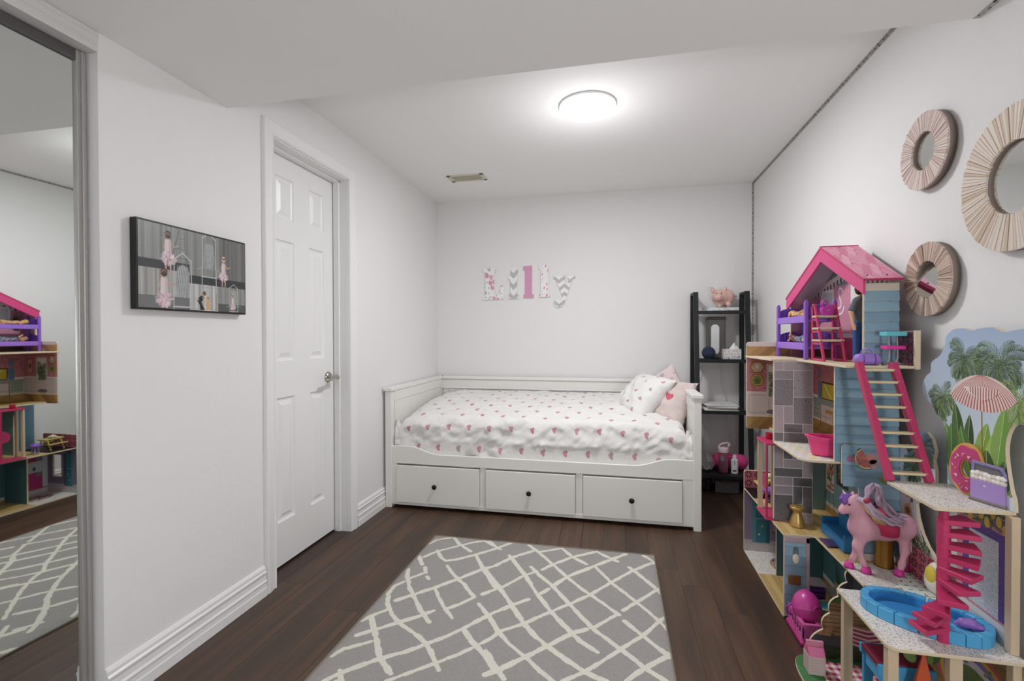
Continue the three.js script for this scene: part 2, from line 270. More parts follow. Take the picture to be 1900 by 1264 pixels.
// ---------------------------------------------------------------- photo collage on the left wall
{
  const tex = (c, w, h) => {
    const X = (v) => v * w, Y = (v) => v * h;
    const backdrop = (x0, y0, x1, y1, base, lo, fy) => { c.save(); c.beginPath(); c.rect(X(x0), Y(y0), X(x1 - x0), Y(y1 - y0)); c.clip(); c.fillStyle = base; c.fillRect(X(x0), Y(y0), X(x1 - x0), Y(y1 - y0));
      for (let i = 0; i < 90; i++) { const v = 70 + rnd() * 110; c.fillStyle = `rgba(${v},${v + 2},${v},0.16)`; c.fillRect(X(x0 + rnd() * (x1 - x0)), Y(y0), 4 + rnd() * 26, Y(y1 - y0)); }
      for (let i = 0; i < 120; i++) { c.fillStyle = `rgba(225,225,220,${rnd() * 0.2})`; c.fillRect(X(x0 + rnd() * (x1 - x0)), Y(y0 + rnd() * (y1 - y0)), 2 + rnd() * 6, 4 + rnd() * 22); }
      c.fillStyle = lo; c.fillRect(X(x0), Y(fy), X(x1 - x0), Y(y1 - fy)); c.fillStyle = 'rgba(30,32,35,0.5)'; c.fillRect(X(x0), Y(fy) - 5, X(x1 - x0), 5); c.restore(); };
    const E = (x, y, rx, ry, f, a = 0) => { c.fillStyle = f; c.beginPath(); c.ellipse(X(x), Y(y), X(rx), X(ry), a, 0, 7); c.fill(); };
    const L = (f, lw, ...q) => { c.strokeStyle = f; c.lineWidth = lw; c.lineCap = 'round'; c.beginPath(); q.forEach(([x, y], i) => (i ? c.lineTo(X(x), Y(y)) : c.moveTo(X(x), Y(y)))); c.stroke(); };
    backdrop(0, 0, 0.42, 0.53, '#989b98', '#434648', 0.43); backdrop(0, 0.53, 0.42, 1, '#b9b7b2', '#777878', 0.86);
    backdrop(0.42, 0, 0.72, 0.66, '#94958f', '#393c3f', 0.56); backdrop(0.72, 0, 1, 0.66, '#64635f', '#393c3f', 0.56);
    backdrop(0.42, 0.66, 0.70, 1, '#e2e0dd', '#e2e0dd', 0.99); backdrop(0.70, 0.66, 1, 1, '#9c9c97', '#5a5b5c', 0.9);
    const tutu = (x, y, s, back) => { // a small child in a pale tutu, painted as in the print
      for (const k of [-1, 1]) { L('#b98f80', 12 * s, [x + k * 0.013 * s, y + 0.10 * s], [x + k * 0.015 * s, y + 0.19 * s]); L('#cfa898', 8 * s, [x + k * 0.011 * s, y + 0.11 * s], [x + k * 0.013 * s, y + 0.185 * s]); }
      L('#c49d8d', 10 * s, [x + 0.014 * s, y - 0.065 * s], [x + 0.034 * s, y - 0.03 * s], [x + 0.060 * s, y - 0.045 * s]); L('#c49d8d', 10 * s, [x - 0.014 * s, y - 0.065 * s], [x - 0.026 * s, y - 0.01 * s]);
      RCpoly(x, y, s); for (let i = 0; i < 90; i++) { const a = rnd() * 6.28, q = Math.sqrt(rnd()); E(x + Math.cos(a) * q * 0.040 * s, y + 0.075 * s + Math.sin(a) * q * 0.052 * s, 0.012 * s, 0.006 * s, ['rgba(226,206,210,0.55)', 'rgba(208,176,186,0.5)', 'rgba(240,230,231,0.5)', 'rgba(190,158,168,0.4)'][i % 4], a); }
      E(x, y - 0.098 * s, 0.008 * s, 0.012 * s, '#c9a292'); E(x, y - 0.125 * s, 0.018 * s, 0.021 * s, back ? '#4f3d35' : '#cfa997'); if (back) { E(x - 0.004 * s, y - 0.130 * s, 0.012 * s, 0.013 * s, '#614b40'); L('#d9c9b8', 3, [x - 0.018 * s, y - 0.118 * s], [x, y - 0.142 * s], [x + 0.018 * s, y - 0.118 * s]); } else { E(x, y - 0.143 * s, 0.018 * s, 0.009 * s, '#7d5f4c'); E(x - 0.006 * s, y - 0.122 * s, 0.0022, 0.003, '#3c2d28'); E(x + 0.006 * s, y - 0.122 * s, 0.0022, 0.003, '#3c2d28'); L('#a86a66', 2, [x - 0.004 * s, y - 0.108 * s], [x + 0.004 * s, y - 0.108 * s]); E(x, y - 0.155 * s, 0.012 * s, 0.006 * s, '#e8d9c9'); }
    };
    const RCpoly = (x, y, s) => { c.fillStyle = '#dccfce'; c.beginPath(); c.moveTo(X(x - 0.017 * s), Y(y - 0.085 * s)); c.lineTo(X(x + 0.017 * s), Y(y - 0.085 * s)); c.lineTo(X(x + 0.020 * s), Y(y + 0.04 * s)); c.lineTo(X(x - 0.020 * s), Y(y + 0.04 * s)); c.fill(); c.fillStyle = 'rgba(120,100,100,0.18)'; c.fillRect(X(x + 0.004 * s), Y(y - 0.085 * s), X(0.014 * s), Y(0.125 * s)); };
    const chair = (x, y, s) => { for (const k of [-1, 1]) { L('#b9bcbd', 8 * s, [x + k * 0.05 * s, y - 0.26 * s], [x + k * 0.055 * s, y + 0.3 * s]); L('#a9acad', 7 * s, [x + k * 0.055 * s, y + 0.05 * s], [x + k * 0.09 * s, y + 0.07 * s]); } L('#c4c6c6', 9 * s, [x - 0.055 * s, y + 0.14 * s], [x + 0.055 * s, y + 0.14 * s]); L('#a4a6a7', 5 * s, [x - 0.055 * s, y + 0.25 * s], [x + 0.055 * s, y + 0.25 * s]);
      E(x, y - 0.08 * s, 0.04 * s, 0.085 * s, '#8f9394'); for (let i = -3; i < 4; i++) { L('#c9cbcb', 2 * s, [x + i * 0.01 * s, y - 0.2 * s], [x + (i + 2) * 0.01 * s, y + 0.06 * s]); L('#c9cbcb', 2 * s, [x + i * 0.01 * s, y - 0.2 * s], [x + (i - 2) * 0.01 * s, y + 0.06 * s]); } L('#c0c3c4', 8 * s, [x - 0.05 * s, y - 0.25 * s], [x, y - 0.31 * s], [x + 0.05 * s, y - 0.25 * s]); };
    L('#6a6862', 9, [0.33, 0.02], [0.25, 0.46]); L('#77746d', 8, [0.375, 0.03], [0.395, 0.5]); L('#77746d', 6, [0.31, 0.13], [0.38, 0.12]); L('#77746d', 6, [0.29, 0.25], [0.385, 0.25]); L('#77746d', 6, [0.27, 0.36], [0.39, 0.37]);
    tutu(0.235, 0.285, 1.45, true); chair(0.36, 0.76, 1.5); tutu(0.20, 0.765, 1.6, true);
    chair(0.61, 0.37, 1.3); tutu(0.76, 0.43, 1.15, false); chair(0.87, 0.87, 0.85); tutu(0.86, 0.87, 0.75, false);
    const P4 = (f, ...q) => { c.fillStyle = f; c.beginPath(); q.forEach(([x, y], i) => (i ? c.lineTo(X(x), Y(y)) : c.moveTo(X(x), Y(y)))); c.fill(); };   // a grown-up in black bending to a child in tan
    P4('#2b2a2c', [0.495, 0.845], [0.535, 0.80], [0.560, 0.835], [0.525, 0.895]); P4('#2b2a2c', [0.487, 0.87], [0.525, 0.875], [0.562, 0.995], [0.520, 0.995], [0.515, 0.93]); L('#d3b09d', 9, [0.540, 0.825], [0.560, 0.875], [0.588, 0.885]); L('#d3b09d', 8, [0.505, 0.85], [0.468, 0.872]); E(0.560, 0.785, 0.014, 0.019, '#d3b09d'); E(0.560, 0.773, 0.017, 0.018, '#6f5442'); L('#6f5442', 7, [0.552, 0.765], [0.542, 0.775]);
    P4('#d2ab84', [0.583, 0.865], [0.607, 0.865], [0.614, 0.99], [0.574, 0.99]); E(0.595, 0.842, 0.013, 0.019, '#d3b09d'); E(0.597, 0.832, 0.013, 0.013, '#b98d5e'); L('#d3b09d', 6, [0.603, 0.88], [0.622, 0.915]);
    c.fillStyle = '#8a8b89'; c.fillRect(0, Y(0.53) - 1, X(0.42), 2); c.fillRect(X(0.42) - 1, 0, 2, h);
  };
  const t = thing('picture', 'black-edged photo collage of a small child in a pink tutu on the left wall', 'picture', [0, 1.446, 2.61]);
  const y0 = 1.292, y1 = 1.600, z0 = 2.370, z1 = 2.853;
  mesh('frame', rbox(0.004, 0.030, y0, y1, z0, z1, 0.0015), M(0x121212, 0.4), t, 'black edge');
  const g = new THREE.BoxGeometry(0.0012, y1 - y0 - 0.014, z1 - z0 - 0.012); g.translate(0.0304, (y0 + y1) / 2, (z0 + z1) / 2); mesh('print', g, printed(1280, 820, tex, 0.3), t, 'printed photographs');
}
// ---------------------------------------------------------------- wooden letters on the far wall
{
  const dots = (seedTone, big = 1) => (c, w, h) => { c.fillStyle = '#f3f0f0'; c.fillRect(0, 0, w, h); const q = []; for (let i = 0; i < 400 && q.length < 34; i++) { const r = (rnd() < 0.35 ? 7 : 14 + rnd() * 8) * big * w / 256, x = rnd() * w, y = rnd() * h; if (q.some((k) => Math.hypot(k[0] - x, k[1] - y) < k[2] + r + 8)) continue; q.push([x, y, r]); c.fillStyle = r < 9 * w / 256 ? '#b8c2c0' : ['#d69cb6', '#d9a5bb', '#c3b9c0'][q.length % 3]; c.beginPath(); c.ellipse(x, y, r * seedTone, r, 0.4, 0, 7); c.fill(); } };
  const chevron = (per, bands) => (c, w, h) => { c.fillStyle = '#f1f0ee'; c.fillRect(0, 0, w, h); c.fillStyle = '#b9bebd'; const a = w / per, b = h / bands; for (let k = -1; k < 6; k += 1) { const y = k * b * 1.05; c.beginPath(); for (let i = 0; i <= per * 2; i++) c.lineTo(i * a / 2, y + (i % 2 ? b * 0.55 : 0)); for (let i = per * 2; i >= 0; i--) c.lineTo(i * a / 2, y + b * 0.5 + (i % 2 ? b * 0.55 : 0)); c.fill(); } };
  const pt = (cx, cy) => [0.434 + (cx - 285) * 0.000604, 1.518 + (685 - cy) * 0.000613];
  const side = M(0xe9e4e2, 0.5), S = (a) => shapeOf(a.map(([x, y]) => pt(x, y)));
  const L = S([[285, 228], [485, 225], [485, 285], [458, 288], [458, 615], [530, 610], [555, 480], [603, 475], [603, 683], [285, 687], [285, 632], [318, 620], [318, 290], [285, 285]]);
  const I = new THREE.Shape(); { const a = (x, y, f) => { const [p, q] = pt(x, y); f ? I.moveTo(p, q) : I.lineTo(p, q); }; a(668, 400, 1); a(668, 352); a(705, 342); for (let k = 0; k <= 14; k++) { const g = -2.45 + k * 0.33; if (g > 0.8) break; a(755 + 60 * Math.cos(g + 3.14 - 3.14), 285 + 60 * Math.sin(g)); } a(803, 350); a(803, 618); a(828, 624); a(828, 678); a(668, 678); a(668, 626); a(695, 618); a(695, 400); }
  const L1 = S([[890, 218], [905, 210], [1024, 205], [1024, 612], [1052, 618], [1052, 668], [896, 670], [896, 622], [918, 614], [918, 268], [890, 268]]);
  const L2 = S([[1117, 212], [1135, 204], [1260, 200], [1260, 608], [1286, 614], [1286, 660], [1127, 662], [1127, 616], [1145, 610], [1145, 265], [1117, 262]]);
  const Yl = S([[1338, 368], [1500, 362], [1500, 405], [1478, 410], [1512, 500], [1560, 408], [1538, 405], [1538, 366], [1645, 362], [1645, 402], [1610, 408], [1512, 690], [1496, 745], [1470, 790], [1430, 812], [1388, 815], [1352, 795], [1338, 755], [1345, 715], [1372, 697], [1405, 700], [1430, 722], [1448, 712], [1465, 668], [1365, 410], [1338, 405]]);
  const put = (s, front, x, label) => { const g = board(s, 0.012, 0.001), [ox, oy] = [x, 1.52]; g.translate(-ox, -oy, 0); single('wall_letter', label, 'letter', [ox, oy, 0.001], g, [front, side]); };
  put(L, printed(256, 256, dots(1.3)), 0.53, 'white wooden capital L with pink and grey polka dots above the daybed');
  put(I, printed(128, 256, chevron(1, 2.9)), 0.717, 'small wooden letter i with grey and white chevrons above the daybed');
  put(L1, M(0xd79cba, 0.5), 0.857, 'plain pink wooden lower-case l at the middle of the wall letters');
  put(L2, printed(128, 256, dots(0.62, 1.5)), 0.995, 'slim white wooden lower-case l with small pink and grey dots');
  put(Yl, printed(256, 256, chevron(2, 4.2)), 1.165, 'wooden letter y with grey chevrons, its tail below the other letters');
}
// ---------------------------------------------------------------- round mirrors with radiating slats on the right wall
function sunMirror(y, z, R, n, label, cols, tilt = 0) {
  const t = thing('wall_mirror', label, 'mirror', [W, y, z]), x1 = W - 0.006, Ri = R * 0.5;
  const rim = lathe([[Ri, 0.0], [R, 0.0], [R, 0.018], [R - 0.002, 0.021], [Ri + 0.002, 0.021], [Ri, 0.019], [Ri, 0.0]], 72), rot = (g) => { g.rotateZ(Math.PI / 2); g.translate(x1, y, z); return g; };
  mesh('frame', rot(rim), M(0x8a7b73, 0.65, { side: THREE.DoubleSide }), t, 'grey-brown rim');
  const back = new THREE.CylinderGeometry(Ri + 0.001, Ri + 0.001, 0.003, 48); back.rotateZ(Math.PI / 2); back.translate(x1 - 0.010, y, z); back.translate(-(x1 - 0.010), -y, -z); back.rotateZ(-tilt); back.rotateY(tilt * 0.45); back.translate(x1 - 0.010, y, z); mesh('mirror_glass', back, M(0xdde0de, 0.02, { metalness: 1 }), t);
  const dth = 2 * Math.PI / n, gs = [0, 1, 2].map((v) => {
    const s = new THREE.Shape(), ri = Ri - 0.001 + v * 0.0006, ro = R + 0.001 + (v % 2) * 0.001, a = dth / 2 * 0.95; s.moveTo(-ri * Math.tan(a), ri); s.lineTo(ri * Math.tan(a), ri); s.lineTo(ro * Math.tan(a), ro); s.lineTo(-ro * Math.tan(a), ro);
    const g = new THREE.ExtrudeGeometry(s, { depth: 0.0028 + v * 0.0012, bevelEnabled: true, bevelThickness: 0.0016, bevelSize: 0.0006, bevelOffset: -0.0006, bevelSegments: 1 }); g.rotateY(-Math.PI / 2); return g; });
  for (let k = 0; k < n; k++) { const m = piece('slat', gs[Math.floor(rnd() * 3)], cols[Math.floor(rnd() * cols.length)], t, x1 - 0.0205, y, z); m.rotation.x = k * dth; }
}
{
  const pale = [M(0xd9c6c0, 0.5), M(0xd3bcb6, 0.5), M(0xdccfc6, 0.45), M(0xcab2aa, 0.55)], tan = [M(0xcbb4a6, 0.42), M(0xbaa293, 0.45), M(0xd4c0b2, 0.4), M(0xa88f82, 0.5)];
  sunMirror(1.84, 2.21, 0.13, 78, 'upper small round mirror with pale pinkish radiating slats on the right wall', pale);
  sunMirror(1.624, 2.60, 0.196, 108, 'largest round mirror with cream radiating slats, cut by the right edge', [M(0xe0d1c4, 0.5), M(0xd8c6ba, 0.5), M(0xe2d6c8, 0.45), M(0xcdb8a4, 0.5)]);
  sunMirror(1.39, 2.235, 0.126, 78, 'lower small round mirror with browner radiating slats beside the dollhouse roof', tan, 0.24);
}
// ---------------------------------------------------------------- rug
{
  const lines = `0.015,0.120 0.033,0.075 0.111,0.021
0.114,0.007 0.179,0.094 0.268,0.169
0.046,0.286 0.088,0.214 0.188,0.116 0.250,0.063 0.311,0.025 0.394,0.089 0.425,0.113
0.089,0.199 0.140,0.277 0.176,0.304 0.223,0.283 0.307,0.208 0.399,0.111 0.470,0.016
0.016,0.281 0.068,0.368
0.096,0.395 0.123,0.447
0.143,0.480 0.160,0.500
0.019,0.424 0.047,0.500 0.101,0.593 0.157,0.666 0.227,0.759 0.293,0.830
0.064,0.518 0.107,0.460
0.089,0.708 0.144,0.648 0.215,0.574 0.299,0.471 0.385,0.360 0.447,0.301 0.506,0.199 0.619,0.084
0.023,0.598 0.051,0.552
0.025,0.603 0.027,0.662 0.061,0.737 0.116,0.810 0.172,0.860 0.246,0.903 0.294,0.932 0.340,0.967 0.389,1.028 0.435,1.090
0.201,0.353 0.251,0.420 0.299,0.471 0.349,0.518 0.385,0.566 0.424,0.610 0.380,0.675 0.331,0.728
0.216,0.569 0.266,0.643 0.325,0.725 0.378,0.782
0.318,0.218 0.395,0.352 0.458,0.449 0.502,0.519
0.453,0.578 0.498,0.531
0.017,0.876 0.046,0.829 0.089,0.779
0.040,0.844 0.078,0.897 0.127,0.967 0.170,1.032 0.206,1.080 0.277,1.143
0.047,0.972 0.099,0.926 0.164,0.866 0.235,0.803 0.281,0.752
0.458,0.658 0.522,0.733 0.577,0.816 0.599,0.844
0.023,1.102 0.040,1.060 0.118,1.000
0.342,0.960 0.393,0.911 0.446,0.844 0.518,0.739 0.548,0.701 0.601,0.642 0.665,0.579
0.069,1.226 0.106,1.173 0.202,1.081 0.280,1.023 0.315,0.991 0.342,0.960
0.280,1.180 0.344,1.122 0.417,1.055 0.480,0.995 0.522,0.947 0.572,0.881 0.597,0.836
0.446,0.844 0.502,0.911 0.569,0.976 0.635,1.054
0.090,1.164 0.138,1.226
0.334,0.020 0.412,0.108
0.570,0.028 0.629,0.093 0.734,0.228 0.814,0.338 0.885,0.427 0.956,0.498 1.060,0.611 0.966,0.726
0.490,0.174 0.548,0.266 0.613,0.368 0.691,0.512 0.778,0.652 0.881,0.784 0.913,0.823 0.980,0.875
0.637,0.106 0.756,0.033
0.762,0.034 0.825,0.125 0.899,0.186
0.528,0.503 0.607,0.375 0.649,0.330
0.687,0.296 0.734,0.228 0.825,0.125 0.949,0.033 1.002,0.081 1.058,0.125
0.627,0.277 0.683,0.353 0.760,0.442 0.847,0.571 0.913,0.669 0.966,0.742 1.060,0.833 1.105,0.876 1.149,0.926 1.218,0.981
0.706,0.530 0.742,0.474
0.760,0.442 0.820,0.337 0.943,0.203 1.028,0.111 1.105,0.030
0.950,0.209 1.030,0.351 1.141,0.499 1.228,0.628 1.266,0.686
1.119,0.179 1.147,0.218 1.236,0.364 1.260,0.402
1.200,0.032 1.252,0.091
1.083,0.578 1.141,0.503 1.240,0.374 1.260,0.337
0.603,1.079 0.647,1.045 0.728,0.956 0.798,0.878 0.881,0.784 0.931,0.749
1.087,0.658 1.155,0.742 1.228,0.829 1.264,0.822
1.155,0.742 1.228,0.628 1.264,0.567
0.873,1.055 0.943,0.995 1.065,0.850 1.107,0.797 1.155,0.742
1.087,1.009 1.149,0.933 1.226,0.857 1.268,0.828
0.402,0.350 0.516,0.505 0.595,0.624 0.681,0.761 0.744,0.836 0.798,0.885 0.869,0.940 0.943,0.995 1.014,1.025
0.587,0.838 0.681,0.761 0.778,0.652 0.849,0.580 0.939,0.480 1.030,0.351 1.137,0.208 1.252,0.091
0.548,0.763 0.599,0.844 0.651,0.901 0.734,0.968 0.788,1.022 0.839,1.062
0.570,0.955 0.611,1.008 0.669,1.084`;
  const X0 = 0.5425, X1 = 1.797, Z0 = 1.466, Z1 = 3.42, PXM = 800;
  const draw = (c, w, h) => {
    const sx = w / (X1 - X0), sz = h / (Z1 - Z0);
    c.fillStyle = '#a39f9b'; c.fillRect(0, 0, w, h); for (let i = 0; i < 26000; i++) { const v = 120 + rnd() * 75; c.fillStyle = `rgba(${v},${v - 3},${v - 7},0.35)`; c.fillRect(rnd() * w, rnd() * h, 2, 2); }
    const stroke = (pts, wid) => { c.strokeStyle = '#e6e2d6'; c.lineCap = c.lineJoin = 'round'; for (let i = 0; i + 1 < pts.length; i++) { const [a, b] = pts[i], [d, e] = pts[i + 1], n = Math.max(2, Math.round(Math.hypot(d - a, e - b) / 0.02)); for (let k = 0; k < n; k++) { c.lineWidth = sx * wid * rr(0.75, 1.25); const f = k / n, g = (k + 1.2) / n, j = () => (rnd() - 0.5) * 0.003; c.beginPath(); c.moveTo((a + (d - a) * f + j()) * sx, (b + (e - b) * f + j()) * sz); c.lineTo((a + (d - a) * g + j()) * sx, (b + (e - b) * g + j()) * sz); c.stroke(); } } };
    for (const l of lines.split('\n')) stroke(l.trim().split(' ').map((q) => q.split(',').map(Number)), rr(0.016, 0.023));
    // the weave goes on in the same manner over the near half
    for (let k = 0; k < 9; k++) { const o = k * 0.17 - 0.1; stroke([[o - 0.35, 1.93], [o, 1.58 + rr(-0.03, 0.03)], [o + 0.3, 1.22]], rr(0.016, 0.022)); stroke([[o - 0.3, 1.22], [o - 0.05, 1.6 + rr(-0.03, 0.03)], [o + 0.25, 1.96]], rr(0.016, 0.022)); }
    for (let i = 0; i < 30000; i++) { c.fillStyle = `rgba(${rnd() < 0.5 ? '90,86,80' : '255,252,245'},0.10)`; c.fillRect(rnd() * w, rnd() * h, 2, 3); }
  };
  const tex = canvasTex(1000, 1560, draw);
  const t = thing('rug', 'grey rug with a loose cream diamond line pattern on the dark floor', 'rug', [(X0 + X1) / 2, 0, (Z0 + Z1) / 2]);
  const g = new THREE.PlaneGeometry(X1 - X0, Z1 - Z0, 60, 90); g.rotateX(-Math.PI / 2); const p = g.attributes.position; for (let i = 0; i < p.count; i++) { const e = Math.min(p.getX(i) + (X1 - X0) / 2, (X1 - X0) / 2 - p.getX(i), p.getZ(i) + (Z1 - Z0) / 2, (Z1 - Z0) / 2 - p.getZ(i)); p.setY(i, 0.004 + 0.008 * Math.min(1, Math.sqrt(Math.max(0, e) / 0.02)) + 0.0006 * noise.noise(p.getX(i) * 30, p.getZ(i) * 30, 2)); }
  const u = g.attributes.uv; for (let i = 0; i < p.count; i++) u.setXY(i, p.getX(i) / (X1 - X0) + 0.5, 0.5 - p.getZ(i) / (Z1 - Z0)); g.computeVertexNormals(); g.translate((X0 + X1) / 2, 0, (Z0 + Z1) / 2);
  mesh('pile', g, new THREE.MeshPhysicalMaterial({ map: tex, roughness: 0.95, sheen: 0.3, bumpMap: scaled(fineBump, 9, 14), bumpScale: 0.0025 }), t);
  mesh('binding', [rbox(X0 - 0.002, X0 + 0.003, 0, 0.009, Z0, Z1, 0.002), rbox(X1 - 0.003, X1 + 0.002, 0, 0.009, Z0, Z1, 0.002), rbox(X0, X1, 0, 0.009, Z0 - 0.002, Z0 + 0.003, 0.002), rbox(X0, X1, 0, 0.009, Z1 - 0.003, Z1 + 0.002, 0.002), box(X0, X1, 0.0005, 0.004, Z0, Z1)], M(0x8b8378, 0.95), t, 'bound edge');
}
// ---------------------------------------------------------------- daybed
const white = M(0xecebe6, 0.42), BX0 = 0.02, BX1 = 2.105, BZ1 = 1.075, BZ0 = 0.03;
{
  const t = thing('daybed', 'white wooden daybed with three drawers under a scalloped front rail', 'bed', [1.06, 0, 0.55]);
  const grooved = (x0, x1, y0, y1, z0, z1, axis) => { // bead-board: narrow boards with V joints
    const out = [], n = Math.round((axis === 'x' ? x1 - x0 : z1 - z0) / 0.058), s = (axis === 'x' ? x1 - x0 : z1 - z0) / n;
    for (let i = 0; i < n; i++) out.push(axis === 'x' ? rbox(x0 + i * s, x0 + (i + 1) * s, y0, y1, z0, z1, 0.003, 1) : rbox(x0, x1, y0, y1, z0 + i * s, z0 + (i + 1) * s, 0.003, 1));
    return out;
  };
  for (const s of [0, 1]) {
    const x0 = s ? BX1 - 0.045 : BX0, x1 = x0 + 0.045;
    const e = mesh('end_panel', rbox(x0 + 0.012, x1 - 0.012, 0.12, 0.80, BZ0 + 0.04, BZ1 - 0.04, 0.002), white, t);
    for (const z of [BZ0, BZ1 - 0.055]) mesh('post', rbox(x0, x1, 0.0, 0.812, z, z + 0.055, 0.003), white, t);
    mesh('cap_rail', rbox(x0 - 0.010, x1 + 0.010, 0.812, 0.836, BZ0 - 0.005, BZ1 + 0.010, 0.004), white, t);
    const ix0 = s ? x0 - 0.002 : x1 - 0.014, n = 15, dz = (BZ1 - BZ0 - 0.13) / n;
    const bd = new RoundedBoxGeometry(0.014, 0.36, dz - 0.0006, 1, 0.003);
    for (let i = 0; i < n; i++) piece('board', bd, white, e, ix0 + 0.008, 0.56, BZ0 + 0.065 + (i + 0.5) * dz);
    mesh('end_rail', rbox(s ? x0 - 0.004 : x0 + 0.006, s ? x1 - 0.006 : x1 + 0.004, 0.74, 0.812, BZ0 + 0.05, BZ1 - 0.05, 0.003), white, t);
  }
  const b = mesh('back_panel', rbox(BX0 + 0.03, BX1 - 0.03, 0.12, 0.81, BZ0, BZ0 + 0.018, 0.002), white, t);
  mesh('cap_rail', rbox(BX0 + 0.03, BX1 - 0.03, 0.812, 0.836, BZ0 - 0.008, BZ0 + 0.048, 0.004), white, t); mesh('back_rail', rbox(BX0 + 0.04, BX1 - 0.04, 0.735, 0.812, BZ0 + 0.005, BZ0 + 0.033, 0.003), white, t); mesh('back_moulding', rbox(BX0 + 0.04, BX1 - 0.04, 0.725, 0.737, BZ0 + 0.005, BZ0 + 0.038, 0.004), white, t);
  const nb = 34, dx = (BX1 - BX0 - 0.1) / nb, bg = new RoundedBoxGeometry(dx - 0.0006, 0.36, 0.012, 1, 0.003); for (let i = 0; i < nb; i++) piece('board', bg, white, b, BX0 + 0.05 + (i + 0.5) * dx, 0.55, BZ0 + 0.021);
  // front rail with its two ogee shoulders, and three drawers below
  const s = new THREE.Shape(); const x0 = BX0 + 0.018, x1 = BX1 - 0.018; s.moveTo(x0, 0.312); s.lineTo(x1, 0.312); s.lineTo(x1, 0.432); s.lineTo(x1 - 0.15, 0.432); s.bezierCurveTo(x1 - 0.25, 0.432, x1 - 0.28, 0.383, x1 - 0.40, 0.383); s.lineTo(x0 + 0.40, 0.383); s.bezierCurveTo(x0 + 0.28, 0.383, x0 + 0.25, 0.432, x0 + 0.15, 0.432); s.lineTo(x0, 0.432);
  mesh('front_rail', faceZ(board(s, 0.022, 0.002), BZ1 - 0.026), white, t);
  mesh('front_frame', [rbox(x0, 0.104, 0.03, 0.315, BZ1 - 0.030, BZ1 - 0.006, 0.001), rbox(0.703, 0.744, 0.03, 0.315, BZ1 - 0.040, BZ1 - 0.014, 0.001), rbox(1.343, 1.388, 0.03, 0.315, BZ1 - 0.040, BZ1 - 0.014, 0.001), rbox(1.996, x1, 0.03, 0.315, BZ1 - 0.030, BZ1 - 0.006, 0.001), rbox(x0, x1, 0.022, 0.048, BZ1 - 0.030, BZ1 - 0.010, 0.001), box(x0, x1, 0.04, 0.36, BZ0 + 0.05, BZ1 - 0.06)], white, t);
  const knob = lathe([[0.0001, 0], [0.008, 0], [0.007, 0.008], [0.009, 0.013], [0.015, 0.017], [0.0165, 0.023], [0.013, 0.029], [0.0001, 0.031]], 24); knob.rotateX(Math.PI / 2); const iron = M(0x1b1b1c, 0.5, { metalness: 0.4 });
  for (const [a, c, k] of [[0.107, 0.701, 0.391], [0.747, 1.341, 1.042], [1.391, 1.993, 1.692]]) { const d = mesh('drawer', rbox(a, c, 0.046, 0.300, BZ1 - 0.018, BZ1 + 0.006, 0.002), white, t); piece('knob', knob, iron, d, k, 0.170, BZ1 + 0.006).userData.label = 'dark round knob'; }
}
// ---------------------------------------------------------------- bedding
const heart = (c, x, y, s, f, a = 0) => { c.save(); c.translate(x, y); c.rotate(a); c.fillStyle = f; c.beginPath(); c.moveTo(0, s * 0.95); c.bezierCurveTo(-s * 1.5, -0.1 * s, -s * 0.75, -s * 1.15, 0, -s * 0.45); c.bezierCurveTo(s * 0.75, -s * 1.15, s * 1.5, -0.1 * s, 0, s * 0.95); c.fill(); c.restore(); };
const heartTex = canvasTex(1024, 1024, (c, w, h) => { c.fillStyle = '#e9e7e4'; c.fillRect(0, 0, w, h); const n = 7, m = 10; for (let j = 0; j < m; j++) for (let i = 0; i < n; i++) heart(c, (i + (j % 2 ? 0.75 : 0.25)) * w / n, (j + 0.5) * h / m, 19, ['#c9929b', '#cc9ea4', '#c38c95', '#bda3a3', '#cb969e'][Math.floor(rnd() * 5)], Math.PI / 2 + 0.15 + rnd() * 0.3); }, true);
const wovenHearts = (sx, sy, rot = 0) => { const t = scaled(heartTex, sx, sy); t.rotation = rot; return new THREE.MeshPhysicalMaterial({ map: t, roughness: 0.9, sheen: 0.25, bumpMap: scaled(clothBump, 4), bumpScale: 0.003 }); };
const TOPY = (x, z) => { const f = (z - 0.1) / 0.93; return 0.72 - 0.085 * f * f - 0.02 * Math.max(0, f - 0.6) + 0.010 * noise.noise(x * 3.2, z * 3.5, 1) + 0.006 * noise.noise(x * 8, z * 7, 4) - 0.05 * Math.max(0, 1 - (x - 0.08) / 0.25) ** 2 - 0.03 * Math.max(0, (x - 1.75) / 0.3); };
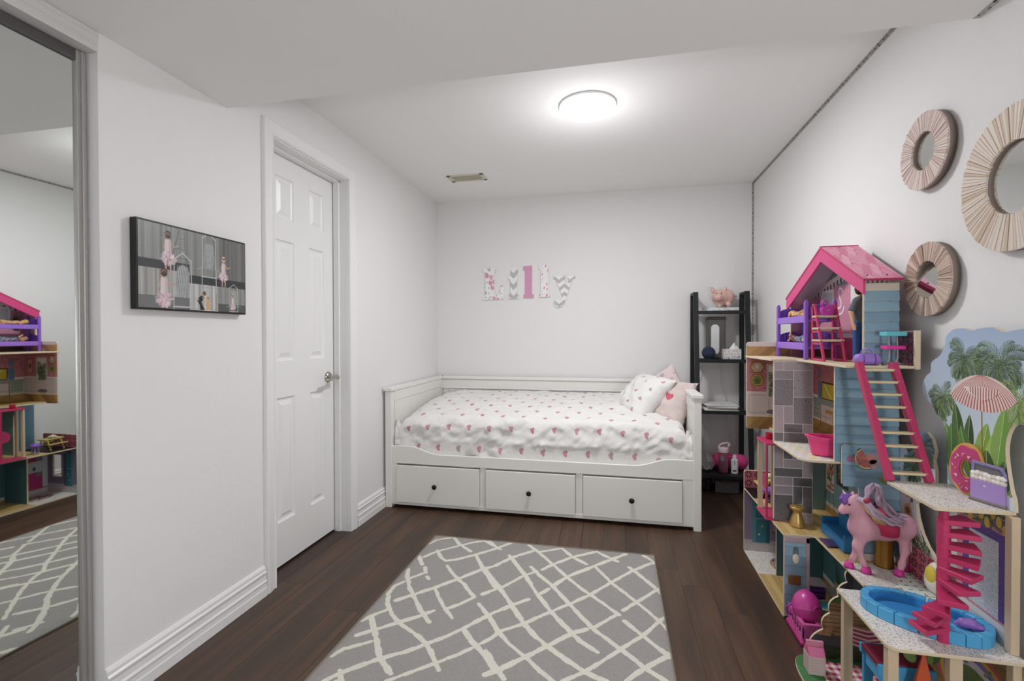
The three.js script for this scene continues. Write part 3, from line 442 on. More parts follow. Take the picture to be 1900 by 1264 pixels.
{
  // a duvet over the mattress: top, front fall and both end falls in one draped sheet with a closed underside
  const x0 = 0.078, x1 = 2.052, z0 = 0.085, z1 = 1.035, yb = 0.365, nx = 240, nz = 110;
  const prof = []; for (let j = 0; j <= nz; j++) prof.push(j / nz);
  const pos = [], uv = [], idx = []; const fall = 0.26, span = z1 - z0, total = span + fall;
  for (let j = 0; j <= nz; j++) for (let i = 0; i <= nx; i++) {
    let x = x0 + (x1 - x0) * i / nx; const d = total * j / nz; let z, y; const r = 0.075, zt = z1 - r, yt = TOPY(x, Math.min(z0 + d, zt));
    const ed = Math.min(i, nx - i) / nx * (x1 - x0), drop = ed < 0.07 ? (1 - Math.sqrt(Math.max(0, 1 - (1 - ed / 0.07) ** 2))) * 0.15 : 0;
    if (z0 + d <= zt) { z = z0 + d; y = yt; } else { const s = z0 + d - zt, a = Math.min(1, s / (r * 1.57)); z = zt + r * Math.sin(a * Math.PI / 2); y = yt - r * (1 - Math.cos(a * Math.PI / 2)); const e = Math.max(0, s - r * 1.57); y = Math.max(yb, y - e * 1.25); z += 0.014 * Math.sin(e * 9) + 0.022 * noise.noise(x * 4, y * 6, 8) * Math.min(1, s / 0.1) + 0.016 * noise.noise(x * 9 + y * 14, y * 9 - x * 5, 3) * Math.min(1, s / 0.12) + 0.008 * noise.noise(x * 22 - y * 18, y * 20, 13) * Math.min(1, s / 0.12); const cr = (p, q, w2) => (1 - Math.min(1, Math.abs(noise.noise(p, q, w2)) * 3.2)) ** 2; z += Math.min(1, s / 0.12) * (0.007 * cr(x * 4.5 + y * 9, y * 3 - x * 2, 21) + 0.005 * cr(x * 8 - y * 7, y * 5 + x * 3, 31)); }
    y -= drop * (z0 + d <= zt ? 1 : Math.max(0, (y - yb) / (yt - yb)));
    y += 0.004 * noise.noise(x * 20, z * 16, 6) + 0.006 * (1 - Math.min(1, Math.abs(noise.noise(x * 5 + z * 4, z * 5 - x * 2, 41)) * 3)) ** 2; if (j === 0) y -= 0.05;
    if (y < 0.47) z = Math.min(z, 1.0455);
    pos.push(x, Math.max(yb, y), z); uv.push(x / 1.02, 1 - d / 1.16);
  }
  for (let j = 0; j < nz; j++) for (let i = 0; i < nx; i++) { const a = j * (nx + 1) + i; idx.push(a, a + nx + 1, a + 1, a + 1, a + nx + 1, a + nx + 2); }
  const g = new THREE.BufferGeometry(); g.setAttribute('position', new THREE.Float32BufferAttribute(pos, 3)); g.setAttribute('uv', new THREE.Float32BufferAttribute(uv, 2)); g.setIndex(idx); g.computeVertexNormals();
  const t = thing('duvet', 'white duvet strewn with pink hearts, spread over the daybed mattress', 'duvet', [1.06, 0.37, 0.55]);
  const m = wovenHearts(1, 1); m.side = THREE.DoubleSide; mesh('cover', g, m, t);
  for (const s of [0, 1]) { // bunched cloth at each end of the front fall
    const pts = [], X = s ? 2.040 : 0.090; for (let k = 0; k < 5; k++) pts.push(tube([[X + rr(-0.012, 0.012), 0.60 - k * 0.012, 1.0 + rr(-0.02, 0.01)], [X + rr(-0.014, 0.014), 0.52, 1.018 + rr(-0.02, 0.01)], [X + rr(-0.016, 0.016), 0.44, 1.02 + rr(-0.02, 0.012)], [X + rr(-0.015, 0.015), 0.40, 1.0]], 0.014, 14, 8)); mesh('bunched_corner', pts, M(0xe9e6e3, 0.92), t);
  }
  const mt = thing('mattress', 'mattress hidden beneath the heart duvet on the daybed', 'mattress', [1.06, 0.36, 0.55]); mesh('body', rbox(0.10, 2.03, 0.365, 0.60, 0.10, 0.985, 0.04, 3), M(0xe6e2de, 0.9), mt);
}
function pillowGeo(w, h, t, puff = 2.2, wr = 0.006, sd = 0) {      // lies in its own x-y plane, thickness along z
  const n = 36, pos = [], uv = [], idx = [];
  for (const s of [1, -1]) { const o = pos.length / 3;
    for (let j = 0; j <= n; j++) for (let i = 0; i <= n; i++) { const a = i / n * 2 - 1, b = j / n * 2 - 1, e = (1 - Math.abs(a) ** puff) * (1 - Math.abs(b) ** puff), pinch = 1 - 0.07 * (a * a * (1 - b * b) * 0 + b * b * (1 - a * a)) - 0.05 * a * a * (1 - b * b);
      const x = a * w / 2 * (1 - 0.06 * (1 - b * b) * Math.abs(a)), y = b * h / 2 * (1 - 0.06 * (1 - a * a) * Math.abs(b)), z = s * t / 2 * Math.pow(Math.max(0, e), 0.48) + (e > 0.002 ? wr * noise.noise(x * 16 + sd, y * 16, sd + s) + wr * 0.6 * noise.noise(x * 40 + sd, y * 18, sd) * (1 - e) : 0);
      pos.push(x * pinch, y * pinch, z); uv.push(i / n, j / n); }
    for (let j = 0; j < n; j++) for (let i = 0; i < n; i++) { const a = o + j * (n + 1) + i; s > 0 ? idx.push(a, a + 1, a + n + 1, a + 1, a + n + 2, a + n + 1) : idx.push(a, a + n + 1, a + 1, a + 1, a + n + 1, a + n + 2); } }
  const g = new THREE.BufferGeometry(); g.setAttribute('position', new THREE.Float32BufferAttribute(pos, 3)); g.setAttribute('uv', new THREE.Float32BufferAttribute(uv, 2)); g.setIndex(idx); return toCreasedNormals(g, 1.3);
}
{
  const place = (m, pos, rx, ry, rz) => { m.position.set(...pos); m.rotation.order = 'YXZ'; m.rotation.set(rx, ry, rz); };
  const cloth = (tex) => new THREE.MeshPhysicalMaterial({ map: tex, roughness: 0.92, sheen: 0.3, bumpMap: scaled(clothBump, 3), bumpScale: 0.004 });
  const pinkTex = canvasTex(512, 512, (c, w, h) => { c.fillStyle = '#d6c6c2'; c.fillRect(0, 0, w, h); heart(c, w * 0.70, h * 0.42, 46, '#c95a6b', 0.1); heart(c, w * 0.70, h * 0.42, 32, '#cf6878', 0.1); c.fillStyle = '#e4d37a'; c.beginPath(); c.ellipse(w * 0.25, h * 0.12, 40, 20, 0.3, 0, 7); c.fill(); });
  const a = thing('pillow', 'pink square pillow with one red heart, leaning on the right end of the daybed', 'pillow', [0, 0, 0]); mesh('cushion', pillowGeo(0.38, 0.36, 0.18, 2.8, 0.018, 3), cloth(pinkTex), a); place(a, [1.948, 0.722, 0.66], -0.50, -0.86, -0.02);
  const b = thing('pillow', 'large white pillow with small pink hearts, slumped in front of the pink pillow', 'pillow', [0, 0, 0]); const wm = wovenHearts(0.5, 0.5, 0.5); mesh('cushion', pillowGeo(0.50, 0.40, 0.19, 2.6, 0.018, 9), wm, b); place(b, [1.780, 0.755, 0.56], -0.78, -1.18, -0.02);
  const cTex = canvasTex(256, 256, (c, w, h) => { c.fillStyle = '#e7d6d4'; c.fillRect(0, 0, w, h); for (let i = 0; i < 14; i++) { c.fillStyle = ['#c9b3b3', '#d8c2c4', '#b7a7a8'][i % 3]; c.beginPath(); c.arc(rnd() * w, rnd() * h, 6 + rnd() * 9, 0, 7); c.fill(); } });
  const d = thing('pillow', 'pale pink cushion whose corner peeks up behind the heart pillows', 'pillow', [0, 0, 0]); mesh('cushion', pillowGeo(0.34, 0.34, 0.12, 2.4, 0.006, 14), cloth(cTex), d); place(d, [1.965, 0.755, 0.27], -0.22, -0.25, 0.55);
}
// ---------------------------------------------------------------- black leaning shelf and what stands on it
{
  const t = thing('shelf_unit', 'black metal shelf unit with four shelves in the far right corner', 'shelf', [2.40, 0, 0.25]); const black = M(0x1d2022, 0.5, { metalness: 0.25 });
  const zf = (y) => 0.365 - 0.165 * y / 1.53, zb = 0.045, levels = [1.385, 1.013, 0.628, 0.155];
  for (const [x, s] of [[2.205, 1], [2.575, -1]]) {
    mesh('upright', bar([x, 0, zf(0)], [x, 1.53, zf(1.53)], 0.034, 0.022, 0.002), black, t); mesh('upright', bar([x, 0, zb], [x, 1.53, zb], 0.034, 0.022, 0.002), black, t);
    mesh('top_bar', rbox(x - 0.017, x + 0.017, 1.512, 1.534, zb, zf(1.53) + 0.01, 0.002), black, t); mesh('foot_bar', rbox(x - 0.017, x + 0.017, 0.004, 0.024, zb, zf(0), 0.002), black, t);
    const sc = new THREE.CylinderGeometry(0.006, 0.006, 0.004, 12); sc.rotateZ(Math.PI / 2); for (const y of levels) piece('screw', sc, M(0x55585a, 0.4, { metalness: 0.8 }), t, x - s * -0.018, y - 0.008, zf(y) * 0.6);
  }
  for (const y of levels) mesh('shelf', [rbox(2.222, 2.558, y - 0.018, y, zb - 0.005, zf(y) + 0.012, 0.003), rbox(2.222, 2.558, y - 0.026, y + 0.002, zf(y) + 0.008, zf(y) + 0.014, 0.002)], black, t);
  // piggy bank on a box
  single('patterned_box', 'flat white patterned box under the pink piggy bank on the top shelf', 'box', [2.405, 1.3855, 0.13], [rbox(-0.115, 0.115, 0, 0.026, -0.075, 0.07, 0.004)], printed(256, 64, (c, w, h) => { c.fillStyle = '#e4e7e8'; c.fillRect(0, 0, w, h); for (let i = 0; i < 26; i++) { c.fillStyle = ['#b9cdd6', '#cfd6d8', '#9fb3bd'][i % 3]; c.beginPath(); c.arc(rnd() * w, rnd() * h, 4 + rnd() * 7, 0, 7); c.fill(); } }));
  const pg = thing('piggy_bank', 'pink ceramic piggy bank smiling on top of the black shelf', 'piggy bank', [2.41, 1.4125, 0.13]); const px = 2.415, py = 1.412, pz = 0.13, pink = M(0xe2b8ae, 0.35, { clearcoat: 0.4, clearcoatRoughness: 0.25 });
  mesh('body', blob([[px + 0.025, py + 0.085, pz - 0.01, 0.064, px - 0.02, py + 0.082, pz + 0.01, 0.062], [px - 0.03, py + 0.084, pz + 0.045, 0.044, px - 0.045, py + 0.078, pz + 0.075, 0.030], [px - 0.048, py + 0.074, pz + 0.088, 0.020, px - 0.050, py + 0.073, pz + 0.10, 0.019], [px - 0.03, py + 0.02, pz + 0.04, 0.020, px - 0.03, py + 0.014, pz + 0.045, 0.014], [px + 0.035, py + 0.02, pz + 0.035, 0.020, px + 0.035, py + 0.014, pz + 0.035, 0.014], [px + 0.04, py + 0.02, pz - 0.04, 0.02, px + 0.04, py + 0.014, pz - 0.04, 0.014], [px - 0.02, py + 0.02, pz - 0.04, 0.02, px - 0.02, py + 0.014, pz - 0.04, 0.014]], 0.022, 0.004), pink, pg);
  for (const s of [-1, 1]) { mesh('ear', blob([[px - 0.035 + s * 0.042, py + 0.135, pz + 0.035, 0.013, px - 0.038 + s * 0.052, py + 0.158, pz + 0.042, 0.008], [px - 0.035 + s * 0.036, py + 0.128, pz + 0.03, 0.016, px - 0.035 + s * 0.04, py + 0.14, pz + 0.033, 0.012]], 0.01, 0.003), pink, pg); const e = new THREE.SphereGeometry(0.0042, 12, 10); piece('eye', e, M(0x1a1413, 0.2), pg, px - 0.044 + s * 0.018, py + 0.108, pz + 0.0865); piece('nostril', e, M(0xb87a70, 0.5), pg, px - 0.051 + s * 0.007, py + 0.074, pz + 0.1165); }
  mesh('mouth', tube([[px - 0.082, py + 0.062, pz + 0.070], [px - 0.068, py + 0.048, pz + 0.083], [px - 0.046, py + 0.043, pz + 0.094], [px - 0.022, py + 0.049, pz + 0.084], [px - 0.008, py + 0.062, pz + 0.070]], 0.0018, 20, 6), M(0xa86d64, 0.5), pg);
  const tl = []; for (let k = 0; k <= 16; k++) { const a = k * 0.75; tl.push([px + 0.088 + k * 0.0012, py + 0.095 + 0.010 * Math.sin(a), pz - 0.02 + 0.010 * Math.cos(a)]); } mesh('tail', tube(tl, 0.003, 40, 6), pink, pg);
  // second shelf
  const y2 = 1.0135;
  const dv = thing('tower_heater', 'dark grey upright tower device with a pale oval front on the second shelf', 'tower', [2.365, y2, 0.12]); mesh('body', rbox(2.300, 2.430, y2, y2 + 0.325, 0.07, 0.175, 0.012, 3), M(0x54524f, 0.45), dv); const os = rrect(-0.030, 0.030, 0.035, 0.268, 0.0299); { const g = board(os, 0.006, 0.001); g.translate(2.352, y2, 0.173); mesh('oval_panel', g, M(0xd4d6d8, 0.3), dv); } mesh('top_cap', rbox(2.298, 2.432, y2 + 0.300, y2 + 0.328, 0.068, 0.177, 0.008, 2), M(0x3b3a38, 0.4), dv); mesh('button', (() => { const g = new THREE.CylinderGeometry(0.005, 0.005, 0.004, 16); g.rotateX(Math.PI / 2); g.translate(2.33, y2 + 0.314, 0.178); return g; })(), M(0x0c0c0c, 0.3), dv);
  const sp = thing('smart_speaker', 'navy blue fabric ball speaker on the second shelf', 'speaker', [2.297, y2, 0.215]); { const g = lathe([[0.0001, 0.002], [0.028, 0.002], ...Array.from({ length: 22 }, (_, i) => { const a = -0.95 + i * 0.1148; return [Math.max(0.0001, 0.0495 * Math.cos(a)), 0.0475 + 0.0495 * Math.sin(a)]; }), [0.0001, 0.097]], 48); g.translate(2.297, y2, 0.215); mesh('body', g, new THREE.MeshPhysicalMaterial({ color: 0x27324a, roughness: 0.9, sheen: 0.4, bumpMap: scaled(fineBump, 4), bumpScale: 0.0006 }), sp); const r = new THREE.TorusGeometry(0.033, 0.003, 8, 40); r.rotateX(Math.PI / 2); r.translate(2.297, y2 + 0.003, 0.215); mesh('base_ring', r, M(0x1c2436, 0.5), sp); }
  const tb = thing('tissue_box', 'white tissue box with a triangle pattern on the second shelf', 'tissue box', [2.465, y2, 0.20]); const triTex = (c, w, h) => { c.fillStyle = '#efeeec'; c.fillRect(0, 0, w, h); const n = 8, a = w / n; for (let j = 0; j < 3; j++) for (let i = -1; i <= n * 2; i++) { const up = (i + j) % 2 === 0, x = i * a / 2, y = j * h / 3, m = 5; c.fillStyle = ['#d6d3cf', '#c4c2bf', '#e3e0dc', '#b9b9ba', '#cbb7b5', '#6f6a78', '#8f4d56'][Math.floor(rnd() * (j === 2 ? 7 : 5))]; c.beginPath(); if (up) { c.moveTo(x + m, y + h / 3 - 4); c.lineTo(x + a - m, y + h / 3 - 4); c.lineTo(x + a / 2, y + 6); } else { c.moveTo(x + m, y + 4); c.lineTo(x + a - m, y + 4); c.lineTo(x + a / 2, y + h / 3 - 6); } c.fill(); } };
  mesh('carton', rbox(2.400, 2.528, y2, y2 + 0.078, 0.135, 0.235, 0.002), printed(512, 200, triTex), tb);
  { const g = new THREE.ConeGeometry(0.035, 0.055, 24, 8, true); const p = g.attributes.position; for (let i = 0; i < p.count; i++) { const q = 0.007 * noise.noise(p.getX(i) * 60, p.getY(i) * 50, p.getZ(i) * 60); p.setX(i, p.getX(i) * 1.1 + q + 0.012); p.setZ(i, p.getZ(i) * 0.6 + q); } g.translate(2.475, y2 + 0.100, 0.185); const m = M(0xf4f2f0, 0.95, { side: THREE.DoubleSide }); g.computeVertexNormals(); mesh('tissue', g, m, tb); }
  // third shelf: papers
  const y3 = 0.6285, cols = ['#d7d4cf', '#efefec', '#c8b7b4', '#e9e6e0', '#bfc2c4', '#f2f1ee', '#d9d2c4'];
  const paperPrint = (k) => printed(128, 128, (c, w, h) => { c.fillStyle = cols[k % 7]; c.fillRect(0, 0, w, h); for (let i = 0; i < 16; i++) { c.fillStyle = ['#9a948e', '#b7a9a7', '#7c8088', '#c9b46a'][(i + k) % 4]; c.fillRect(10 + rnd() * 60, 8 + i * 7, 20 + rnd() * 40, 3); } });
  let yy = y3; for (let k = 0; k < 6; k++) { const h = [0.006, 0.009, 0.005, 0.010, 0.004, 0.003][k]; single('magazine', ['flat grey-covered magazine at the bottom of the paper pile on the third shelf', 'thick white magazine second from the bottom of the shelf pile', 'pink-covered booklet in the middle of the shelf pile', 'cream catalogue just above the pink booklet in the pile', 'grey folded sheet near the top of the shelf pile', 'white loose sheet topmost on the shelf pile'][k], 'magazine', [2.365 + rr(-0.012, 0.02), yy, 0.185 + rr(-0.015, 0.015)], rbox(-0.105 - rr(0, 0.02), 0.105 + rr(0, 0.02), 0, h, -0.115, 0.115, 0.0015), paperPrint(k), undefined, rr(-0.14, 0.14)); yy += h + 0.0004; }
  // lowest shelf
  const y4 = 0.1555;
  const bt = thing('water_bottle', 'clear pink drinking bottle with a pale pink handle lid on the lowest shelf', 'bottle', [2.395, y4, 0.25]); const bx = 2.395, bz = 0.265;
  { const g = lathe([[0.0001, 0], [0.034, 0], [0.036, 0.004], [0.036, 0.150], [0.033, 0.158], [0.030, 0.158], [0.033, 0.148], [0.033, 0.006], [0.0001, 0.005]], 40); g.translate(bx, y4, bz); mesh('body', g, M(0xe8a5bd, 0.08, { transmission: 0.85, thickness: 0.003, ior: 1.5 }), bt); const c = lathe([[0.0001, 0.15], [0.036, 0.152], [0.0375, 0.156], [0.0375, 0.184], [0.035, 0.188], [0.0001, 0.192]], 40); c.translate(bx, y4, bz); mesh('lid', c, M(0xe9cfd8, 0.4), bt);
    mesh('handle', tube([[bx - 0.034, y4 + 0.188, bz], [bx - 0.022, y4 + 0.208, bz], [bx + 0.012, y4 + 0.222, bz], [bx + 0.036, y4 + 0.222, bz], [bx + 0.044, y4 + 0.212, bz], [bx + 0.034, y4 + 0.196, bz]], 0.006, 30, 8), M(0xe9cfd8, 0.4), bt); const w = new THREE.CylinderGeometry(0.0315, 0.0315, 0.03, 32); w.translate(bx, y4 + 0.024, bz); mesh('glitter', w, printed(128, 64, (q, ww, h) => { q.fillStyle = '#8d4a66'; q.fillRect(0, 0, ww, h); for (let i = 0; i < 240; i++) { q.fillStyle = ['#f2dbe4', '#c97a98', '#b9a3c6'][i % 3]; q.fillRect(rnd() * ww, rnd() * h, 2, 2); } }), bt);
    const lb = new THREE.CylinderGeometry(0.0363, 0.0363, 0.035, 16, 1, true, -0.75, 0.7); lb.translate(bx, y4 + 0.112, bz); mesh('badge', lb, M(0x7d8aa0, 0.4, { side: THREE.DoubleSide }), bt); }
  const wb = thing('lotion_bottle', 'small white bottle with dark print standing at the right of the pink bottle', 'bottle', [2.475, y4, 0.27]);
  { const g = lathe([[0.0001, 0], [0.022, 0], [0.0245, 0.003], [0.0245, 0.098], [0.021, 0.106], [0.014, 0.109], [0.0001, 0.109]], 36); const u = g.attributes.uv; g.rotateY(2.9); g.translate(2.472, y4, 0.28); mesh('body', g, printed(512, 256, (c, w, h) => { c.fillStyle = '#e9eaea'; c.fillRect(0, 0, w, h); c.fillStyle = '#3c4048'; c.save(); c.translate(w * 0.5, h * 0.45); c.rotate(0.785); c.strokeStyle = '#3c4048'; c.lineWidth = 6; c.strokeRect(-18, -18, 36, 36); c.fillRect(-9, -9, 18, 18); c.restore(); for (let i = 0; i < 5; i++) c.fillRect(w * 0.42, h * (0.62 + i * 0.05), w * 0.16, 5); for (let i = 0; i < 2; i++) c.fillRect(w * 0.43, h * (0.2 + i * 0.06), w * 0.14, 6); }), wb); const c = new THREE.CylinderGeometry(0.0135, 0.0145, 0.030, 28); c.translate(2.472, y4 + 0.123, 0.28); mesh('cap', c, M(0xf0efee, 0.4), wb); }
  const pb = thing('pink_tote', 'bright pink rolled bag lying behind the bottles on the lowest shelf', 'bag', [2.44, y4, 0.15]); { const g = new THREE.CapsuleGeometry(0.058, 0.16, 10, 28); g.rotateZ(Math.PI / 2); const p = g.attributes.position; for (let i = 0; i < p.count; i++) { const q = 1 + 0.05 * noise.noise(p.getX(i) * 30, p.getY(i) * 20, p.getZ(i) * 20); p.setY(i, Math.max(-0.052, p.getY(i) * q)); p.setZ(i, p.getZ(i) * q); } g.computeVertexNormals(); g.translate(2.465, y4 + 0.053, 0.135); mesh('body', g, M(0xd94488, 0.6), pb); mesh('strap', tube([[2.40, y4 + 0.100, 0.165], [2.43, y4 + 0.118, 0.172], [2.48, y4 + 0.118, 0.172], [2.51, y4 + 0.100, 0.165]], 0.004, 20, 8), M(0xb32f6b, 0.6), pb); }
  const cb = thing('plastic_bag', 'crumpled clear plastic bag of odds and ends at the left of the lowest shelf', 'bag', [2.285, y4, 0.2]); { const g = new THREE.IcosahedronGeometry(0.06, 12); const p = g.attributes.position; for (let i = 0; i < p.count; i++) { const v = new THREE.Vector3().fromBufferAttribute(p, i), q = 1 + 0.34 * noise.noise(v.x * 26, v.y * 26, v.z * 26) + 0.12 * noise.noise(v.x * 70, v.y * 70, v.z * 70); p.setXYZ(i, v.x * q * 0.88, Math.max(-0.05, v.y * q), v.z * q * 1.5); } g.computeVertexNormals(); g.translate(2.288, y4 + 0.052, 0.19); mesh('film', g, M(0xf2eff0, 0.25, { transmission: 0.6, thickness: 0 }), cb); for (let k = 0; k < 7; k++) { const b = new RoundedBoxGeometry(rr(0.02, 0.04), rr(0.008, 0.02), rr(0.03, 0.06), 1, 0.003); b.rotateZ(rr(-0.6, 0.6)); b.rotateY(rr(-1, 1)); b.translate(2.288 + rr(-0.025, 0.025), y4 + 0.02 + k * 0.007, 0.19 + rr(-0.04, 0.04)); mesh('trinket', b, M([0x5d6577, 0xd6cfcf, 0x7a4b5c, 0x9d9a94, 0x3d3f47, 0xb9a6ae, 0xd9d4d2][k], 0.5), cb); } }
  // grey storage box on the floor below, and a black bag beside it
  const bn = thing('storage_box', 'glossy dark grey box standing on the floor beneath the shelf unit', 'box', [2.42, 0, 0.2]); mesh('body', rbox(2.335, 2.505, 0.0, 0.088, 0.10, 0.28, 0.006), M(0x6d6b70, 0.18, { clearcoat: 0.6 }), bn); mesh('lid', rbox(2.330, 2.510, 0.088, 0.108, 0.095, 0.285, 0.005), M(0x33343a, 0.3), bn); mesh('clasp', rbox(2.38, 2.45, 0.078, 0.098, 0.284, 0.292, 0.003), M(0x5b443c, 0.5), bn);
  const bl = thing('black_bag', 'slouched black patterned bag in the dark under the shelf, by the bed end', 'bag', [2.27, 0, 0.2]); { const g = new THREE.SphereGeometry(0.06, 36, 24); const p = g.attributes.position; for (let i = 0; i < p.count; i++) { const v = new THREE.Vector3().fromBufferAttribute(p, i), q = 1 + 0.18 * noise.noise(v.x * 30, v.y * 22, v.z * 30); p.setXYZ(i, v.x * q * 0.8, Math.max(-0.058, v.y * q * 1.05), v.z * q * 1.5); } g.computeVertexNormals(); g.translate(2.276, 0.06, 0.21); mesh('body', g, printed(256, 256, (c, w, h) => { c.fillStyle = '#17161a'; c.fillRect(0, 0, w, h); for (let i = 0; i < 60; i++) { c.fillStyle = ['#6d4a55', '#3d4152', '#8d7b7a'][i % 3]; c.beginPath(); c.arc(rnd() * w, rnd() * h, 2 + rnd() * 5, 0, 7); c.fill(); } }, 0.7), bl); mesh('handle', tube([[2.25, 0.10, 0.26], [2.262, 0.132, 0.255], [2.29, 0.132, 0.25], [2.302, 0.10, 0.24]], 0.004, 18, 8), M(0x141316, 0.6), bl); }
  // cables
  const wire = M(0xdedad6, 0.5); const cable = (label, pts) => { const o = pts[0]; single('power_cable', label, 'cable', o, tube(pts.map((q) => [q[0] - o[0], q[1] - o[1], q[2] - o[2]]), 0.0028, 60, 6), wire); };
  cable('white cable dropping from the second shelf behind the left upright', [[2.30, 1.02, 0.03], [2.285, 0.93, 0.025], [2.27, 0.86, 0.02], [2.235, 0.78, 0.02], [2.22, 0.70, 0.02], [2.27, 0.55, 0.02], [2.30, 0.40, 0.02], [2.28, 0.25, 0.02]]);
  cable('white cable hanging in a slight curve behind the middle of the shelf unit', [[2.415, 1.02, 0.03], [2.425, 0.90, 0.02], [2.44, 0.78, 0.02], [2.47, 0.66, 0.02], [2.47, 0.5, 0.02], [2.50, 0.38, 0.02], [2.53, 0.28, 0.02]]);
}
// ---------------------------------------------------------------- dollhouse
const edge = M(0xd9c9ae, 0.6), pinkW = M(0xbf3264, 0.45), pinkD = M(0xae2857, 0.45), woodPale = M(0xcfbb9d, 0.55);
const XB = 2.605;
const RC = (c) => ({ rect: (x, y, w, h, f) => { c.fillStyle = f; c.fillRect(x, y, w, h); }, el: (x, y, a, b, f, r = 0) => { c.fillStyle = f; c.beginPath(); c.ellipse(x, y, a, b, r, 0, 7); c.fill(); }, ln: (f, w, ...q) => { c.strokeStyle = f; c.lineWidth = w; c.lineCap = 'round'; c.beginPath(); q.forEach(([x, y], i) => (i ? c.lineTo(x, y) : c.moveTo(x, y))); c.stroke(); }, poly: (f, ...q) => { c.fillStyle = f; c.beginPath(); q.forEach(([x, y], i) => (i ? c.lineTo(x, y) : c.moveTo(x, y))); c.fill(); } });
const frond = (c, x, y, a, len, n, cols) => { // one feathered palm leaf of a print
  const { ln } = RC(c); let px = x, py = y, ang = a; for (let i = 0; i < n; i++) { const s = len / n; const nx = px + Math.cos(ang) * s, ny = py + Math.sin(ang) * s; const l = len * 0.34 * Math.sin(Math.PI * (0.12 + 0.86 * i / n)); for (const k of [-1, 1]) { const b = ang + k * (0.75 - 0.3 * i / n); ln(cols[Math.floor(rnd() * cols.length)], len * 0.018, [px, py], [px + Math.cos(b) * l, py + Math.sin(b) * l + l * 0.25]); } px = nx; py = ny; ang += (Math.cos(a) >= 0 ? 1 : -1) * 0.09; } };
const palm = (c, x, y, r, cols) => { for (let k = 0; k < 15; k++) frond(c, x, y, k / 15 * 6.283 + rnd() * 0.3, r * rr(0.75, 1.05), 17, cols); };
const greens = ['#2c4628', '#415e35', '#587542', '#223720', '#748b54'], deep = ['#24351f', '#2f4628', '#3c5531'];
const oak = printed(512, 512, (c, w, h) => { const n = 8; for (let i = 0; i < n; i++) { const v = [208, 196, 214, 188, 203][i % 5]; c.fillStyle = `rgb(${v},${v - 30},${v - 88})`; c.fillRect(i * w / n, 0, w / n, h); for (let k = 0; k < 22; k++) { c.fillStyle = `rgba(120,85,40,${rnd() * 0.13})`; c.fillRect(i * w / n + rnd() * w / n, 0, 1 + rnd() * 3, h); } c.fillStyle = 'rgba(110,80,40,0.55)'; c.fillRect(i * w / n, 0, 3, h); } }, 0.45, true);
const speck = printed(512, 512, (c, w, h) => { c.fillStyle = '#e6e1da'; c.fillRect(0, 0, w, h); for (let i = 0; i < 1500; i++) { c.save(); c.translate(rnd() * w, rnd() * h); c.rotate(rnd() * 3.1); c.fillStyle = ['#3a3a40', '#8d6f72', '#6b6f86', '#b99a98', '#4a4144', '#a3a9b5'][i % 6]; c.fillRect(-4, -1.6, 5 + rnd() * 6, 3.2); c.restore(); } }, 0.5, true);
const clapTones = [M(0x86a8bb, 0.5), M(0x7f9fb3, 0.5), M(0x8caec0, 0.5)], stoneTones = [0x8a8286, 0x756e72, 0x9b9196, 0xa99da0, 0x686468, 0xb4a6aa].map((v) => printed(128, 128, (c, w, h) => { const k = new THREE.Color(v).getStyle(); c.fillStyle = k; c.fillRect(0, 0, w, h); for (let i = 0; i < 46; i++) { c.fillStyle = rnd() < 0.6 ? 'rgba(50,46,50,0.55)' : 'rgba(225,215,218,0.25)'; c.beginPath(); c.ellipse(rnd() * w, rnd() * h, 1 + rnd() * 2.6, 1 + rnd() * 2, 0, 0, 7); c.fill(); } }));
const house = thing('dollhouse', 'tall pink-roofed toy dollhouse with blue siding, stone chimney wall, ladder and spiral stair', 'dollhouse', [2.45, 0, 2.0]);
const planPlate = (name, pts, y, t, mat, uvs = 6) => mesh(name, flat(board(shapeOf(pts), t, 0.0012, uvs), y), [mat, edge], house);
// siding boards nailed on a wall that faces the viewer
function siding(parent, x0, x1, y0, y1, z, step = 0.0405, cut = null) {
  let k = 0; for (let y = y0; y < y1 - 0.004; y += step, k++) { const b = Math.min(y + step, y1), a = cut ? Math.max(x0, cut(y + 0.005)) : x0; const s = shapeOf([[0, y], [0, b], [0.0022, y + 0.002], [0.0035, y]]); // wedge profile: thick at the foot
    const g = new THREE.ExtrudeGeometry(shapeOf([[0, y + 0.0030], [0.0062, y + 0.0014], [0.0064, y + 0.0050], [0.0012, b], [0, b]]), { depth: x1 - a, bevelEnabled: false }); g.rotateY(-Math.PI / 2); g.translate(x1, 0, z); mesh('siding_board', g, clapTones[k % 3], parent); }
}
function stoneWall(parent, x0, x1, y0, y1, z, cols) {             // random-coursed slabs with pale joints, 1.5 mm proud
  const U = (x1 - x0) / cols, rows = Math.round((y1 - y0) / U), taken = Array.from({ length: rows }, () => Array(cols).fill(0));
  for (let j = 0; j < rows; j++) for (let i = 0; i < cols; i++) { if (taken[j][i]) continue; let w = 1 + Math.floor(rnd() * 3), h = 1 + Math.floor(rnd() * 3); w = Math.min(w, cols - i); h = Math.min(h, rows - j); for (let k = 1; k < w; k++) if (taken[j][i + k]) { w = k; break; }
    for (let a = 0; a < h; a++) for (let b = 0; b < w; b++) taken[j + a][i + b] = 1; const vh = (y1 - y0) / rows;
    mesh('stone', rbox(x0 + i * U + 0.0017, x0 + (i + w) * U - 0.0017, y0 + j * vh + 0.0017, y0 + (j + h) * vh - 0.0017, z - 0.001, z + 0.0016, 0.001, 1), stoneTones[Math.floor(rnd() * 6)], parent); }
}
const wallZ = (name, shape, z, mat, t = 0.009, label) => mesh(name, faceZ(board(shape, t, 0.0008), z), [mat, edge], house, label);   // board facing the viewer
